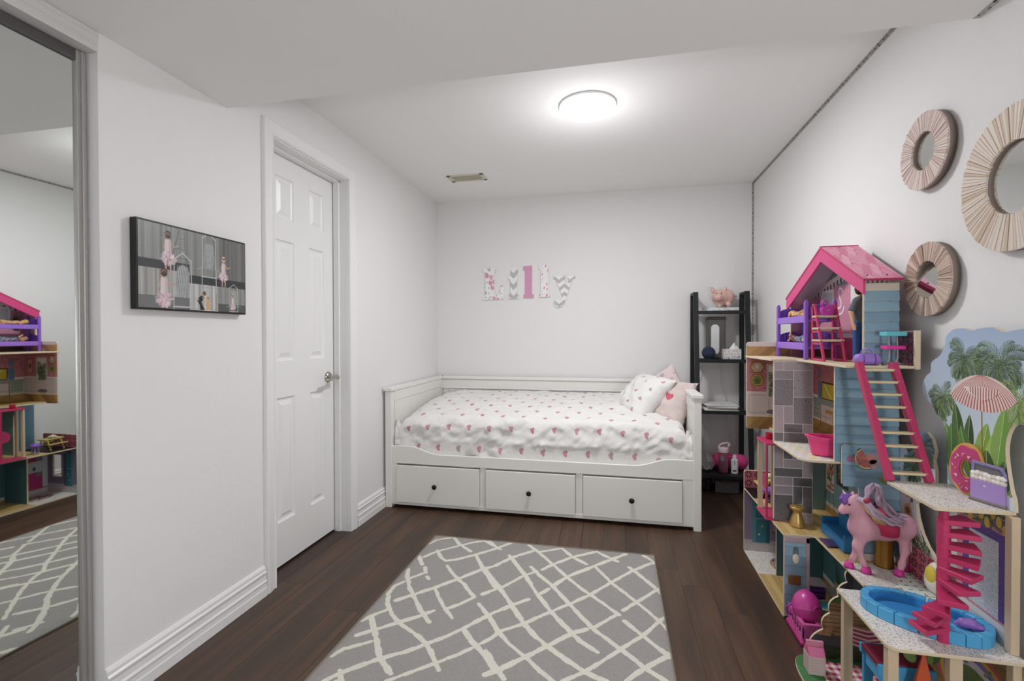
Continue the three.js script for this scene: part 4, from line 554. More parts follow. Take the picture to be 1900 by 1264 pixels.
const wallX = (name, shape, mat, x = 2.583, t = 0.009, label) => mesh(name, faceX(board(shape, t, 0.0008), x), [mat, edge], house, label);
const mauve = M(0xb9a5ac, 0.5);
// --- prints
const lattice = (c, x, y, w, h, n, fg = '#c9707f', bg = '#3b2a2c') => { const { rect, el } = RC(c); rect(x, y, w, h, fg); const s = w / n, m = Math.ceil(h / s); c.save(); c.beginPath(); c.rect(x, y, w, h); c.clip(); for (let j = 0; j < m; j++) for (let i = 0; i < n; i++) { const cx = x + (i + 0.5) * s, cy = y + (j + 0.5) * s; for (let k = 0; k < 8; k++) { const a = k * 0.7854 + 0.39; el(cx + Math.cos(a) * s * 0.3, cy + Math.sin(a) * s * 0.3, s * 0.145, s * 0.07, bg, a); } } c.restore(); };
const panelDado = (c, x0, x1, y0, y1) => { const { rect } = RC(c); rect(x0, y0, x1 - x0, y1 - y0, '#d3c7c6'); rect(x0, y0, x1 - x0, 9, '#e2d8d6'); rect(x0, y1 - 14, x1 - x0, 14, '#dcd2d0'); const w = (x1 - x0) / 3; for (let k = 0; k < 3; k++) { c.strokeStyle = '#a2928f'; c.lineWidth = 4; c.strokeRect(x0 + k * w + w * 0.1, y0 + 26, w * 0.8, y1 - y0 - 56); } };
const woodStrip = (c, x, y, w, h) => { const { poly } = RC(c); for (let k = -4; k < 10; k++) poly(['#a5804f', '#8f6b40', '#b58f5a'][(k + 6) % 3], [x + k * w / 7, y + h], [x + (k + 1) * w / 7, y + h], [x + (k + 2.2) * w / 7, y], [x + (k + 1.2) * w / 7, y]); };
const kitchenEnd = printed(512, 720, (c, w, h) => { const { rect, el, ln } = RC(c); rect(0, 0, w, h, '#8d7f95'); lattice(c, 0, 0, w, h * 0.21, 7); rect(0, h * 0.21, w, 8, '#e6ded6'); rect(0, h * 0.84, w, h * 0.05, '#c2b4ba'); rect(0, h * 0.89, w, h, '#cfc8c6'); for (let i = 0; i < 500; i++) rect(rnd() * w, h * 0.89 + rnd() * h * 0.11, 3, 2, '#6a5a60'); const x = w * 0.13; rect(x, h * 0.33, w * 0.26, h * 0.54, '#3f7f8c'); rect(x, h * 0.33, w * 0.05, h * 0.54, '#5b98a3'); rect(x + w * 0.21, h * 0.33, w * 0.05, h * 0.54, '#2f6570'); rect(x, h * 0.55, w * 0.26, 4, '#2a5a64'); ln('#c9c9c0', 4, [x + w * 0.05, h * 0.58], [x + w * 0.18, h * 0.575]); el(x + w * 0.1, h * 0.62, 9, 6, '#7c4f4a'); el(x + w * 0.15, h * 0.67, 8, 10, '#caa84e'); el(x + w * 0.1, h * 0.77, 8, 8, '#dfe3e0'); for (let k = 0; k < 6; k++) ln('#4a3a3c', 5, [x + 40, h * 0.33], [x + 10 + k * 18, h * 0.27 + (k % 2) * 10]); }, 0.5);
const stoveWall = printed(300, 384, (c, w, h) => { const { rect, el } = RC(c); rect(0, 0, w, h, '#c23a78'); rect(0, 0, w * 0.3, h * 0.62, '#8d7f95'); rect(w * 0.15, h * 0.28, w * 0.85, h * 0.24, '#cfd2d4'); for (let k = 0; k < 3; k++) el(w * (0.35 + k * 0.2), h * 0.44, 12, 16, '#4a4c52'); rect(0, h * 0.9, w, h * 0.1, '#d5c5cb'); rect(0, h * 0.18, w * 0.14, h * 0.7, '#d7dade'); });
const tealWall = printed(512, 420, (c, w, h) => { const { rect, poly, el } = RC(c); rect(0, 0, w, h, '#4c7680'); for (let i = 0; i < 60; i++) rect(rnd() * w, 0, 2, h, 'rgba(40,70,80,0.25)'); rect(0, h * 0.88, w, h * 0.06, '#cfd0cf'); rect(0, h * 0.94, w, h * 0.06, '#a78552'); for (let k = 0; k < 9; k++) poly(deep[k % 3], [w * 0.24 + k * 5, h * 0.84], [w * (0.2 + k * 0.012), h * (0.42 + (k % 3) * 0.06)], [w * 0.26 + k * 4, h * 0.84]); rect(w * 0.21, h * 0.82, w * 0.1, h * 0.1, '#a59a86'); rect(w * 0.62, 0, w * 0.14, h * 0.9, '#b85a78'); rect(w * 0.65, 0, w * 0.02, h * 0.9, '#8d3f5c'); rect(w * 0.71, 0, w * 0.02, h * 0.9, '#d98ba4'); });
const bedEnd = printed(512, 660, (c, w, h) => { const { rect, el, poly } = RC(c); rect(0, 0, w, h * 0.05, '#d4c9c9'); woodStrip(c, 0, h * 0.05, w, h * 0.12); rect(0, h * 0.17, w, h * 0.42, '#bb7680'); for (let i = 0; i < 90; i++) el((i % 10 + (Math.floor(i / 10) % 2) * 0.5) * w / 10, h * 0.2 + Math.floor(i / 10) * h * 0.047, 5, 5, ['#5a2f3a', '#d8a26a', '#e4b7b2'][i % 3]); panelDado(c, 0, w, h * 0.57, h * 0.86); woodStrip(c, 0, h * 0.86, w, h * 0.14);
  const hex = (x, y, r, f) => { for (const [s, q] of [[1, '#8f6428'], [0.84, '#d5ac62'], [0.72, f]]) poly(q, ...[0, 1, 2, 3, 4, 5].map((k) => [x + r * s * Math.cos(k * 1.047), y + r * s * 0.95 * Math.sin(k * 1.047)])); }; hex(w * 0.145, h * 0.29, w * 0.105, '#cfb7a6'); hex(w * 0.145, h * 0.44, w * 0.105, '#7d8a4a'); el(w * 0.145, h * 0.28, 13, 20, '#e9e4e0'); el(w * 0.145, h * 0.45, 18, 22, '#566b34');
  rect(w * 0.27, h * 0.25, w * 0.30, h * 0.40, '#cfc5c4'); rect(w * 0.30, h * 0.275, w * 0.24, h * 0.35, '#eef0ee'); c.save(); c.beginPath(); c.rect(w * 0.30, h * 0.275, w * 0.24, h * 0.35); c.clip(); palm(c, w * 0.42, h * 0.42, w * 0.2, greens); palm(c, w * 0.38, h * 0.56, w * 0.18, greens); c.restore(); rect(w * 0.66, h * 0.28, w * 0.15, h * 0.24, '#9a5d38'); rect(w * 0.68, h * 0.295, w * 0.11, h * 0.21, '#d1a58f'); el(w * 0.735, h * 0.4, 16, 30, '#7a5440'); el(w * 0.40, h * 0.80, 66, 20, '#6f6a72'); rect(w * 0.3, h * 0.84, w * 0.2, 6, '#b9a24a'); }, 0.5);
const bedBack = printed(640, 384, (c, w, h) => { const { rect, el, ln } = RC(c); rect(0, 0, w, h * 0.52, '#b9757f'); for (let i = 0; i < 700; i++) el(rnd() * w, rnd() * h * 0.5, 3, 3, ['#6b3442', '#d8a28a', '#cf929a', '#8f4a5c'][i % 4]); panelDado(c, 0, w, h * 0.5, h * 0.84); woodStrip(c, 0, h * 0.84, w, h * 0.16); const o = -0.44 * w; c.save(); c.translate(o, 0); rect(w * 0.53, h * 0.13, w * 0.055, h * 0.13, '#6d7f96'); rect(w * 0.53, h * 0.30, w * 0.055, h * 0.26, '#5c7ea0'); rect(w * 0.59, h * 0.30, w * 0.24, h * 0.235, '#3a3026'); rect(w * 0.60, h * 0.32, w * 0.22, h * 0.20, '#cdb83a'); ln('#efe394', 8, [w * 0.64, h * 0.34], [w * 0.75, h * 0.50]); rect(w * 0.44, h * 0.54, w * 0.46, h * 0.07, '#8f9a90'); rect(w * 0.45, h * 0.61, w * 0.12, h * 0.20, '#98a59b'); for (let k = 0; k < 3; k++) rect(w * 0.46, h * (0.625 + k * 0.062), w * 0.10, 4, '#6d7a70'); ln('#4b4640', 4, [w * 0.58, h * 0.6], [w * 0.575, h * 0.92]); ln('#4b4640', 4, [w * 0.86, h * 0.6], [w * 0.865, h * 0.92]); rect(w * 0.66, h * 0.66, w * 0.12, h * 0.05, '#b98a4e'); ln('#b98a4e', 5, [w * 0.67, h * 0.68], [w * 0.66, h * 0.95]); ln('#b98a4e', 5, [w * 0.77, h * 0.68], [w * 0.78, h * 0.95]); c.restore(); }, 0.5);
const studyBack = printed(640, 384, (c, w, h) => { const { rect, el, ln, poly } = RC(c); rect(0, 0, w, h, '#7fa3a6'); rect(0, h * 0.86, w, h * 0.05, '#dcd6cc'); rect(0, h * 0.91, w, h * 0.09, '#b08a56'); c.translate(-0.20 * w, h * 0.16); rect(w * 0.20, h * 0.12, w * 0.17, h * 0.42, '#e2dccf'); for (let k = 0; k < 34; k++) el(w * (0.22 + rnd() * 0.13), h * (0.16 + rnd() * 0.34), 8, 14, ['#c96a5c', '#7c4a3c', '#d9a37a', '#5f7a5a'][k % 4], rnd() * 3); ln('#4a3a30', 5, [w * 0.22, h * 0.55], [w * 0.17, h * 0.9]); ln('#4a3a30', 5, [w * 0.35, h * 0.55], [w * 0.40, h * 0.92]); ln('#4a3a30', 5, [w * 0.28, h * 0.55], [w * 0.28, h * 0.86]); rect(w * 0.42, h * 0.02, w * 0.22, h * 0.36, '#332d2c'); for (let k = 0; k < 40; k++) ln('#a89a92', 2, [w * (0.43 + rnd() * 0.2), h * (0.04 + rnd() * 0.3)], [w * (0.43 + rnd() * 0.2), h * (0.04 + rnd() * 0.3)]); poly('#b8406a', [w * 0.56, h * 0.86], [w * 0.52, h * 0.62], [w * 0.60, h * 0.55], [w * 0.63, h * 0.86]); rect(w * 0.66, h * 0.72, w * 0.06, h * 0.16, '#d9c34a'); }, 0.5);
const atticBack = printed(640, 460, (c, w, h) => { const { rect, el, ln, poly } = RC(c); rect(0, 0, w, h, '#cf8ea2'); rect(0, 0, w, h * 0.30, '#7d8f97'); poly('#e9dfdb', [0, h * 0.30], [w * 0.5, h * 0.16], [w, h * 0.30], [w, h * 0.36], [w * 0.5, h * 0.22], [0, h * 0.36]); for (let k = 0; k < 40; k++) el(k * w / 40, h * (0.36 - 0.14 * (1 - Math.abs(k / 20 - 1))) + 5, 9, 12, k % 2 ? '#5c5456' : '#ddd2d0'); c.save(); c.translate(-w * 0.24, -h * 0.10); rect(w * 0.36, h * 0.42, w * 0.2, h * 0.30, '#e8ebe9'); rect(w * 0.38, h * 0.45, w * 0.16, h * 0.25, '#c5cfce'); rect(w * 0.80, h * 0.34, w * 0.16, h * 0.4, '#ece4e2'); c.strokeStyle = '#f6eef2'; c.lineWidth = 8; c.beginPath(); c.moveTo(w * 0.69, h * 0.47); c.bezierCurveTo(w * 0.66, h * 0.38, w * 0.61, h * 0.44, w * 0.65, h * 0.52); c.bezierCurveTo(w * 0.70, h * 0.60, w * 0.64, h * 0.64, w * 0.60, h * 0.60); c.bezierCurveTo(w * 0.58, h * 0.70, w * 0.70, h * 0.70, w * 0.71, h * 0.60); c.stroke(); for (let k = 0; k < 11; k++) poly(deep[k % 3], [w * 0.30, h * 0.78], [w * (0.20 + k * 0.022), h * (0.42 + Math.abs(k - 5) * 0.045)], [w * 0.33, h * 0.78]); c.restore(); rect(0, h * 0.76, w, h * 0.04, '#e4d6d2'); rect(0, h * 0.80, w, h, '#6f4a3a'); rect(w * 0.36, h * 0.80, w * 0.3, h * 0.2, '#c63f75'); }, 0.5);
const palmPrint = printed(1024, 840, (c, w, h) => { const { rect, el, ln, poly } = RC(c); const g = c.createLinearGradient(0, 0, 0, h); g.addColorStop(0, '#a6bad6'); g.addColorStop(0.35, '#c2d2e2'); g.addColorStop(1, '#d9e2e8'); c.fillStyle = g; c.fillRect(0, 0, w, h);
  const leaf = (x, y, a, l, wd, f) => { l *= 1.25; wd *= 2.0; y -= h * 0.07; c.save(); c.translate(x, y); c.rotate(a); for (const [k, q] of [[1, f], [0.5, 'rgba(255,255,190,0.16)']]) { c.fillStyle = q; c.beginPath(); c.moveTo(0, 0); c.bezierCurveTo(l * 0.3, -wd, l * 0.75, -wd * 0.9, l, 0); c.bezierCurveTo(l * 0.75, k === 1 ? wd * 0.9 : 0, l * 0.3, k === 1 ? wd : 0, 0, 0); c.fill(); } c.strokeStyle = 'rgba(240,250,200,0.7)'; c.lineWidth = 3; c.beginPath(); c.moveTo(0, 0); c.lineTo(l, 0); c.stroke(); c.restore(); };
  palm(c, w * 0.37, h * 0.19, 165, greens); palm(c, w * 0.633, h * 0.205, 190, greens); palm(c, w * 0.19, h * 0.455, 150, [...greens, '#9aa84f']); palm(c, w * 0.76, h * 0.41, 180, ['#6f8c3f', '#8ba24f', '#a5b55f', '#4f6a35']); palm(c, w * 0.95, h * 0.3, 150, greens);
  for (const [x, y, a, l, q, f] of [[0.30, 0.95, -1.9, 190, 34, '#6d9a3a'], [0.36, 0.92, -1.75, 260, 36, '#3c5f2f'], [0.40, 0.95, -1.5, 240, 30, '#2f4d28'], [0.47, 0.98, -1.3, 250, 40, '#7ba544'], [0.52, 0.98, -1.1, 300, 44, '#8db34f'], [0.58, 0.98, -0.95, 300, 40, '#3f6a33'], [0.60, 0.98, -1.4, 320, 42, '#6f9c41'], [0.34, 0.99, -2.3, 150, 34, '#3b6030'], [0.28, 1.0, -1.6, 220, 30, '#4d7a38'], [0.64, 1.0, -0.8, 240, 44, '#98b84a'], [0.44, 1.0, -1.9, 230, 40, '#4f7d39'], [0.7, 1.0, -1.2, 180, 36, '#5c8a3b'], [0.22, 1.0, -1.7, 200, 26, '#56803c'], [0.55, 1.0, -1.6, 150, 40, '#35582c'], [0.66, 1.0, -1.5, 130, 34, '#2f5127']]) leaf(x * w, y * h, a, l, q, f);
  // striped parasol
  const X = w * 0.50, Y = h * 0.410; ln('#8a6a3c', 9, [X + 8, Y + 20], [X + 22, h * 0.95]);
  const dome = (q) => { c.beginPath(); c.moveTo(X - 246, Y + 8); c.bezierCurveTo(X - 170, Y - 120, X + 110, Y - 165, X + 246, Y - 10); c.bezierCurveTo(X + 200, Y + 45, X + 90, Y + 75, X, Y + 68); c.bezierCurveTo(X - 100, Y + 66, X - 190, Y + 50, X - 246, Y + 8); q(); };
  c.save(); dome(() => { c.fillStyle = '#ecd9d3'; c.fill(); c.clip(); }); for (let k = -11; k < 14; k++) { c.fillStyle = '#b4605a'; c.beginPath(); c.moveTo(X + 4, Y - 112); c.quadraticCurveTo(X + k * 19 - 3, Y - 60, X + k * 27 - 6, Y + 100); c.lineTo(X + k * 27 + 6, Y + 100); c.quadraticCurveTo(X + k * 19 + 3, Y - 60, X + 5, Y - 112); c.fill(); } c.fillStyle = '#efe0da'; c.beginPath(); c.moveTo(X - 130, Y - 42); c.quadraticCurveTo(X, Y - 58, X + 135, Y - 44); c.quadraticCurveTo(X + 20, Y + 62, X - 130, Y - 42); c.fill(); for (let k = -4; k < 7; k++) ln('#b4605a', 8, [X + k * 20, Y - 45], [X + k * 19, Y + 26 - Math.abs(k - 1) * 9]); c.restore(); for (let k = 0; k < 14; k++) el(X - 125 + k * 19.5, Y - 38 + Math.sin(k / 13 * 3.14) * 48, 4, 4, '#f7efe2'); }, 0.4);
const sidePrint = printed(300, 900, (c, w, h) => { const { rect, el, ln } = RC(c); const g = c.createLinearGradient(0, 0, 0, h); g.addColorStop(0, '#9db2d4'); g.addColorStop(0.4, '#dfe6ec'); g.addColorStop(1, '#b9c4cc'); c.fillStyle = g; c.fillRect(0, 0, w, h); palm(c, w * 0.62, h * 0.12, 150, deep); palm(c, w * 0.4, h * 0.27, 120, deep); rect(0, h * 0.42, w, h, '#c9c5c6'); ln('#c97a6a', 9, [w * 0.2, h * 0.49], [w * 0.33, h * 0.47], [w * 0.3, h * 0.53], [w * 0.24, h * 0.56]); el(w * 0.24, h * 0.58, 34, 40, '#d18a62'); el(w * 0.24, h * 0.58, 18, 22, '#7a5232'); ln('#a8705a', 5, [w * 0.24, h * 0.61], [w * 0.22, h * 0.7]); el(w * 0.36, h * 0.5, 8, 14, '#26262a'); for (let k = 0; k < 34; k++) ln(greens[k % 5], 5, [w * (0.35 + rnd() * 0.6), h * 0.84], [w * (0.3 + rnd() * 0.6), h * (0.66 + rnd() * 0.1)]); lattice(c, w * 0.1, h * 0.80, w * 0.9, h * 0.2, 4); }, 0.45);
const curtainPrint = printed(512, 720, (c, w, h) => { const { rect, el, ln, poly } = RC(c); rect(0, 0, w, h, '#c98a90'); for (let i = 0; i < 60; i++) ln('#51603c', 6, [rnd() * w, rnd() * h * 0.2], [rnd() * w, rnd() * h * 0.2]); for (let k = 0; k < 10; k++) el(w * (0.06 + k * 0.1), h * (0.05 + (k % 3) * 0.045), 24, 30, ['#d9a93c', '#e2bc4e'][k % 2]); rect(w * 0.12, h * 0.18, w * 0.78, h * 0.66, '#5a3f8c'); for (let i = 0; i < 900; i++) rect(w * 0.12 + rnd() * w * 0.78, h * 0.18 + rnd() * h * 0.66, 4, 3, ['#7a5cae', '#44306e', '#8f78bd'][i % 3]); rect(w * 0.24, h * 0.25, w * 0.52, h * 0.59, '#c9cdd2'); for (let i = 0; i < 900; i++) rect(w * 0.24 + rnd() * w * 0.52, h * 0.25 + rnd() * h * 0.59, 4, 7, ['#aab0b8', '#dfe2e6', '#979da8', '#e9ebee'][i % 4]); rect(0, h * 0.86, w, h * 0.05, '#d9d9da'); rect(0, h * 0.91, w, h * 0.09, '#c5cbd0'); }, 0.5);
const logPrint = printed(640, 720, (c, w, h) => { const { rect, el, ln } = RC(c); rect(0, 0, w, h, '#4d4f55'); rect(w * 0.36, 0, w * 0.64, h * 0.24, '#3f4248'); rect(w * 0.45, h * 0.05, w * 0.4, h * 0.2, '#59606b'); rect(0, h * 0.25, w, h * 0.14, '#5d7040'); for (let i = 0; i < 600; i++) ln(greens[i % 5], 3, [rnd() * w, h * (0.39 - rnd() * 0.03)], [rnd() * w, h * (0.28 + rnd() * 0.08)]); for (let k = 0; k < 8; k++) { rect(0, h * (0.38 + k * 0.045), w, h * 0.045, ['#8a6b49', '#7a5c3d', '#967552'][k % 3]); rect(0, h * (0.38 + k * 0.045), w, 5, '#54402b'); rect(0, h * (0.39 + k * 0.045), w, 5, '#a98a63'); } for (let k = 0; k < 16; k++) rect(w * (0.02 + rnd() * 0.3), h * (0.56 + rnd() * 0.16), 46, 26, ['#a8835a', '#b48f66', '#97744f'][k % 3]); for (let k = 0; k < 9; k++) ln(k % 2 ? '#a23a56' : '#e4c3c6', 17, [w * (0.35 + k * 0.008), h * (0.62 + k * 0.022)], [w * 0.6, h * (0.66 + k * 0.024)], [w * 0.95, h * (0.60 + k * 0.02)]); rect(0, h * 0.86, w, h, '#33512c'); for (let i = 0; i < 800; i++) ln(deep[i % 3], 3, [rnd() * w, h], [rnd() * w, h * (0.84 + rnd() * 0.14)]); }, 0.6);
const underPrint = printed(512, 640, (c, w, h) => { const { rect, el, ln } = RC(c); rect(0, 0, w, h, '#5d7a48'); for (let k = 0; k < 12; k++) rect(0, k * h / 12, w, h / 12 - 6, ['#9a7a4c', '#a98856'][k % 2]); for (let k = 0; k < 20; k++) el(w * rnd(), h * rnd(), 30, 60, greens[k % 5], rnd() * 3); for (const [r, f] of [[230, '#c86a5c'], [205, '#d9b65a'], [180, '#8f86b8'], [150, '#e2dfe8'], [110, '#6f8a4c']]) el(w * 0.66, h * 0.55, r * 0.8, r, f); for (let k = 0; k < 60; k++) el(w * 0.66 + rr(-130, 130), h * 0.5 + rr(-140, 140), 8, 5, ['#6a5a9a', '#4f7a3c', '#c9a84e'][k % 3]); el(w * 0.36, h * 0.3, 50, 110, '#c7bfb6'); }, 0.6);
const roofPrint = printed(512, 512, (c, w, h) => { const { rect, el } = RC(c); rect(0, 0, w, h, '#cf6f92'); const n = 5; for (let j = 8; j >= -1; j--) for (let i = -1; i <= n; i++) { const x = (i + (j % 2 ? 0.5 : 0)) * w / n + w / n / 2, y = j * h / 7; el(x, y, w / n * 0.5, h / 7 * 1.12, ['#d98aa5', '#c96488', '#dd95ae', '#d07a9a'][(i + j * 2 + 8) % 4]); el(x, y - 4, w / n * 0.42, h / 7 * 0.95, ['#e0a0b6', '#cf7394', '#d98ca8', '#d98aa5'][(i * 3 + j + 9) % 4]); } }, 0.45);
const tileDeck = printed(256, 256, (c, w, h) => { const { rect } = RC(c); for (let j = 0; j < 8; j++) for (let i = 0; i < 4; i++) rect(i * w / 4 + 2, j * h / 8 + 2, w / 4 - 4, h / 8 - 4, ['#c9c6c0', '#d8d5ce', '#bdbab6'][(i * 5 + j * 3) % 3]); }, 0.5);
const tubDeck = printed(256, 256, (c, w, h) => { const { rect, poly } = RC(c); rect(0, 0, w, h, '#e8e3da'); for (let j = 0; j < 9; j++) for (let i = 0; i < 9; i++) { const x = (i + (j % 2) * 0.5) * w / 9, y = j * h / 9; poly(['#d9cf8e', '#d8d4cf', '#e0c9b4', '#cfd0cf'][(i * 3 + j * 5) % 4], [x, y - 13], [x + 15, y], [x, y + 13], [x - 15, y]); } c.fillStyle = '#d58a9e'; c.beginPath(); c.ellipse(w * 0.75, h * 0.45, 62, 50, 0, 0, 7); c.fill(); }, 0.5);
const mint = printed(128, 128, (c, w, h) => { c.fillStyle = '#dfe9e1'; c.fillRect(0, 0, w, h); for (let k = 0; k < 16; k++) { c.save(); c.translate((k % 4 + 0.5) * w / 4, (Math.floor(k / 4) + 0.5) * h / 4); c.rotate((k % 3) * 0.9); c.fillStyle = '#3c3f44'; c.fillRect(-7, -2.5, 14, 5); c.restore(); } }, 0.5, true);
const gingham = printed(256, 256, (c, w, h) => { c.fillStyle = '#f0e6e4'; c.fillRect(0, 0, w, h); const n = 20; for (let j = 0; j < n; j++) for (let i = 0; i < n; i++) { const f = (i % 2) + (j % 2); c.fillStyle = f === 2 ? '#a82f4a' : f === 1 ? '#dda3ae' : '#f3ebe8'; c.fillRect(i * w / n, j * h / n, w / n, h / n); } c.strokeStyle = '#4a8ca0'; c.lineWidth = 12; c.beginPath(); c.ellipse(w * 0.45, h * 0.35, 26, 18, 0, 0, 7); c.stroke(); c.fillStyle = '#e2d49a'; c.beginPath(); c.ellipse(w * 0.45, h * 0.35, 18, 11, 0, 0, 7); c.fill(); }, 0.7);
const grass = printed(256, 256, (c, w, h) => { c.fillStyle = '#3f7440'; c.fillRect(0, 0, w, h); for (let i = 0; i < 4000; i++) { c.fillStyle = ['#2f5c33', '#4d8a4c', '#5a9457', '#38683a'][i % 4]; c.fillRect(rnd() * w, rnd() * h, 2, 4); } }, 0.8, true);
// --- ground storey
planPlate('floor_plate', [[2.288, 1.306], [2.62, 1.306], [2.62, 1.574], [2.288, 1.574]], 0.012, 0.010, speck); planPlate('floor_plate', [[2.288, 1.574], [2.62, 1.574], [2.62, 2.15], [2.386, 2.15], [2.386, 1.945], [2.288, 1.945]], 0.012, 0.010, oak, 4);
{ const r = new THREE.CylinderGeometry(0.075, 0.075, 0.0016, 36); r.scale(1, 1, 1.25); r.translate(2.45, 0.0128, 1.47); mesh('printed_rug', r, printed(128, 128, (c, w, h) => { c.fillStyle = '#c2a36a'; c.fillRect(0, 0, w, h); for (let i = 0; i < 46; i++) { c.strokeStyle = ['#5f3f93', '#e6e0ea', '#3f2a66', '#8467b0'][i % 4]; c.lineWidth = 4; c.beginPath(); c.arc(rr(20, 108), rr(20, 108), rr(6, 22), 0, 3.5); c.stroke(); } }), house); }
{ const s = rrect(2.285, 2.62, 0.002, 0.456, 0.012), hole = new THREE.Path(); hole.moveTo(2.440, 0.13); hole.lineTo(2.440, 0.295); hole.lineTo(2.520, 0.295); hole.lineTo(2.520, 0.13); hole.closePath(); s.holes.push(hole); const e = wallZ('end_wall', s, 1.306, kitchenEnd); mesh('window_frame', [box(2.432, 2.440, 0.122, 0.303, 1.315, 1.318), box(2.520, 2.528, 0.122, 0.303, 1.315, 1.318), box(2.432, 2.528, 0.295, 0.303, 1.315, 1.318), box(2.432, 2.528, 0.122, 0.130, 1.315, 1.318)], mauve, e); }
wallX('back_wall', rrect(1.316, 1.57, 0.012, 0.352, 0.001), stoveWall); wallX('back_wall', rrect(1.584, 2.19, 0.012, 0.352, 0.001), tealWall);
wallZ('divider_wall', rrect(2.368, 2.604, 0.012, 0.352, 0.001), 1.573, M(0x4c7680, 0.5));
{ const s = new THREE.Shape(); s.moveTo(2.288, 0.003); s.lineTo(2.386, 0.003); s.lineTo(2.386, 0.352); s.lineTo(2.288, 0.352); s.closePath(); const e = wallZ('front_wall', s, 1.936, mauve); siding(e, 2.291, 2.370, 0.066, 0.326, 1.945); mesh('door_trim', [rbox(2.371, 2.385, 0.012, 0.350, 1.944, 1.949, 0.001), rbox(2.290, 2.385, 0.328, 0.350, 1.944, 1.949, 0.001), rbox(2.290, 2.371, 0.052, 0.066, 1.944, 1.949, 0.001)], mauve, e);
  mesh('mailbox', rbox(2.302, 2.350, 0.152, 0.192, 1.947, 1.957, 0.003), M(0x8f6f3e, 0.35, { metalness: 0.5 }), e); const wires = []; for (let k = -2; k <= 2; k++) wires.push(bar([2.331 + k * 0.004, 0.315 - Math.abs(k) * 0.004, 1.951], [2.331 + k * 0.0055, 0.278, 1.952], 0.0014)); mesh('lamp_cage', wires, M(0x1f1f22, 0.5), e); const b = new THREE.SphereGeometry(0.0155, 20, 14); b.scale(0.9, 1.35, 0.5); b.translate(2.331, 0.262, 1.953); mesh('lamp_globe', b, M(0xdfd9c6, 0.3), e); }
// --- first deck
planPlate('deck_plate', [[2.285, 1.306], [2.62, 1.306], [2.62, 1.50], [2.285, 1.50]], 0.361, 0.009, tileDeck, 5); planPlate('deck_plate', [[2.285, 1.50], [2.62, 1.50], [2.62, 2.175], [2.405, 2.175], [2.405, 1.945], [2.285, 1.945]], 0.361, 0.009, oak, 4); planPlate('deck_plate', [[2.405, 2.175], [2.62, 2.175], [2.62, 2.384], [2.52, 2.384], [2.515, 2.345], [2.405, 2.345]], 0.361, 0.009, speck, 5);
planPlate('printed_mat', [[2.50, 2.335], [2.60, 2.20], [2.615, 2.384], [2.525, 2.384]], 0.3622, 0.001, mint, 9);
{ const s = rrect(2.288, 2.449, 0.361, 1.083, 0.001), e = wallZ('stone_wall', s, 1.791, M(0xded4d4, 0.7)); stoneWall(e, 2.291, 2.447, 0.363, 1.081, 1.800, 4); }
wallX('back_wall', rrect(1.61, 2.125, 0.362, 0.712, 0.001), studyBack); { const e = wallX('back_wall', rrect(1.40, 1.60, 0.362, 0.712, 0.03), M(0x6f9bb4, 0.5)); for (let k = 0; k < 8; k++) mesh('siding_board', rbox(2.6035, 2.606, 0.366 + k * 0.042, 0.405 + k * 0.042, 1.405, 1.595, 0.001, 1), clapTones[k % 3], e); }
{ const s = new THREE.Shape(); s.moveTo(2.45, 0.362); s.lineTo(2.604, 0.362); s.lineTo(2.604, 0.712); s.lineTo(2.42, 0.712); s.lineTo(2.42, 0.66); s.quadraticCurveTo(2.45, 0.65, 2.45, 0.62); s.closePath(); wallZ('divider_wall', s, 1.596, M(0x7fa3a6, 0.5)); }
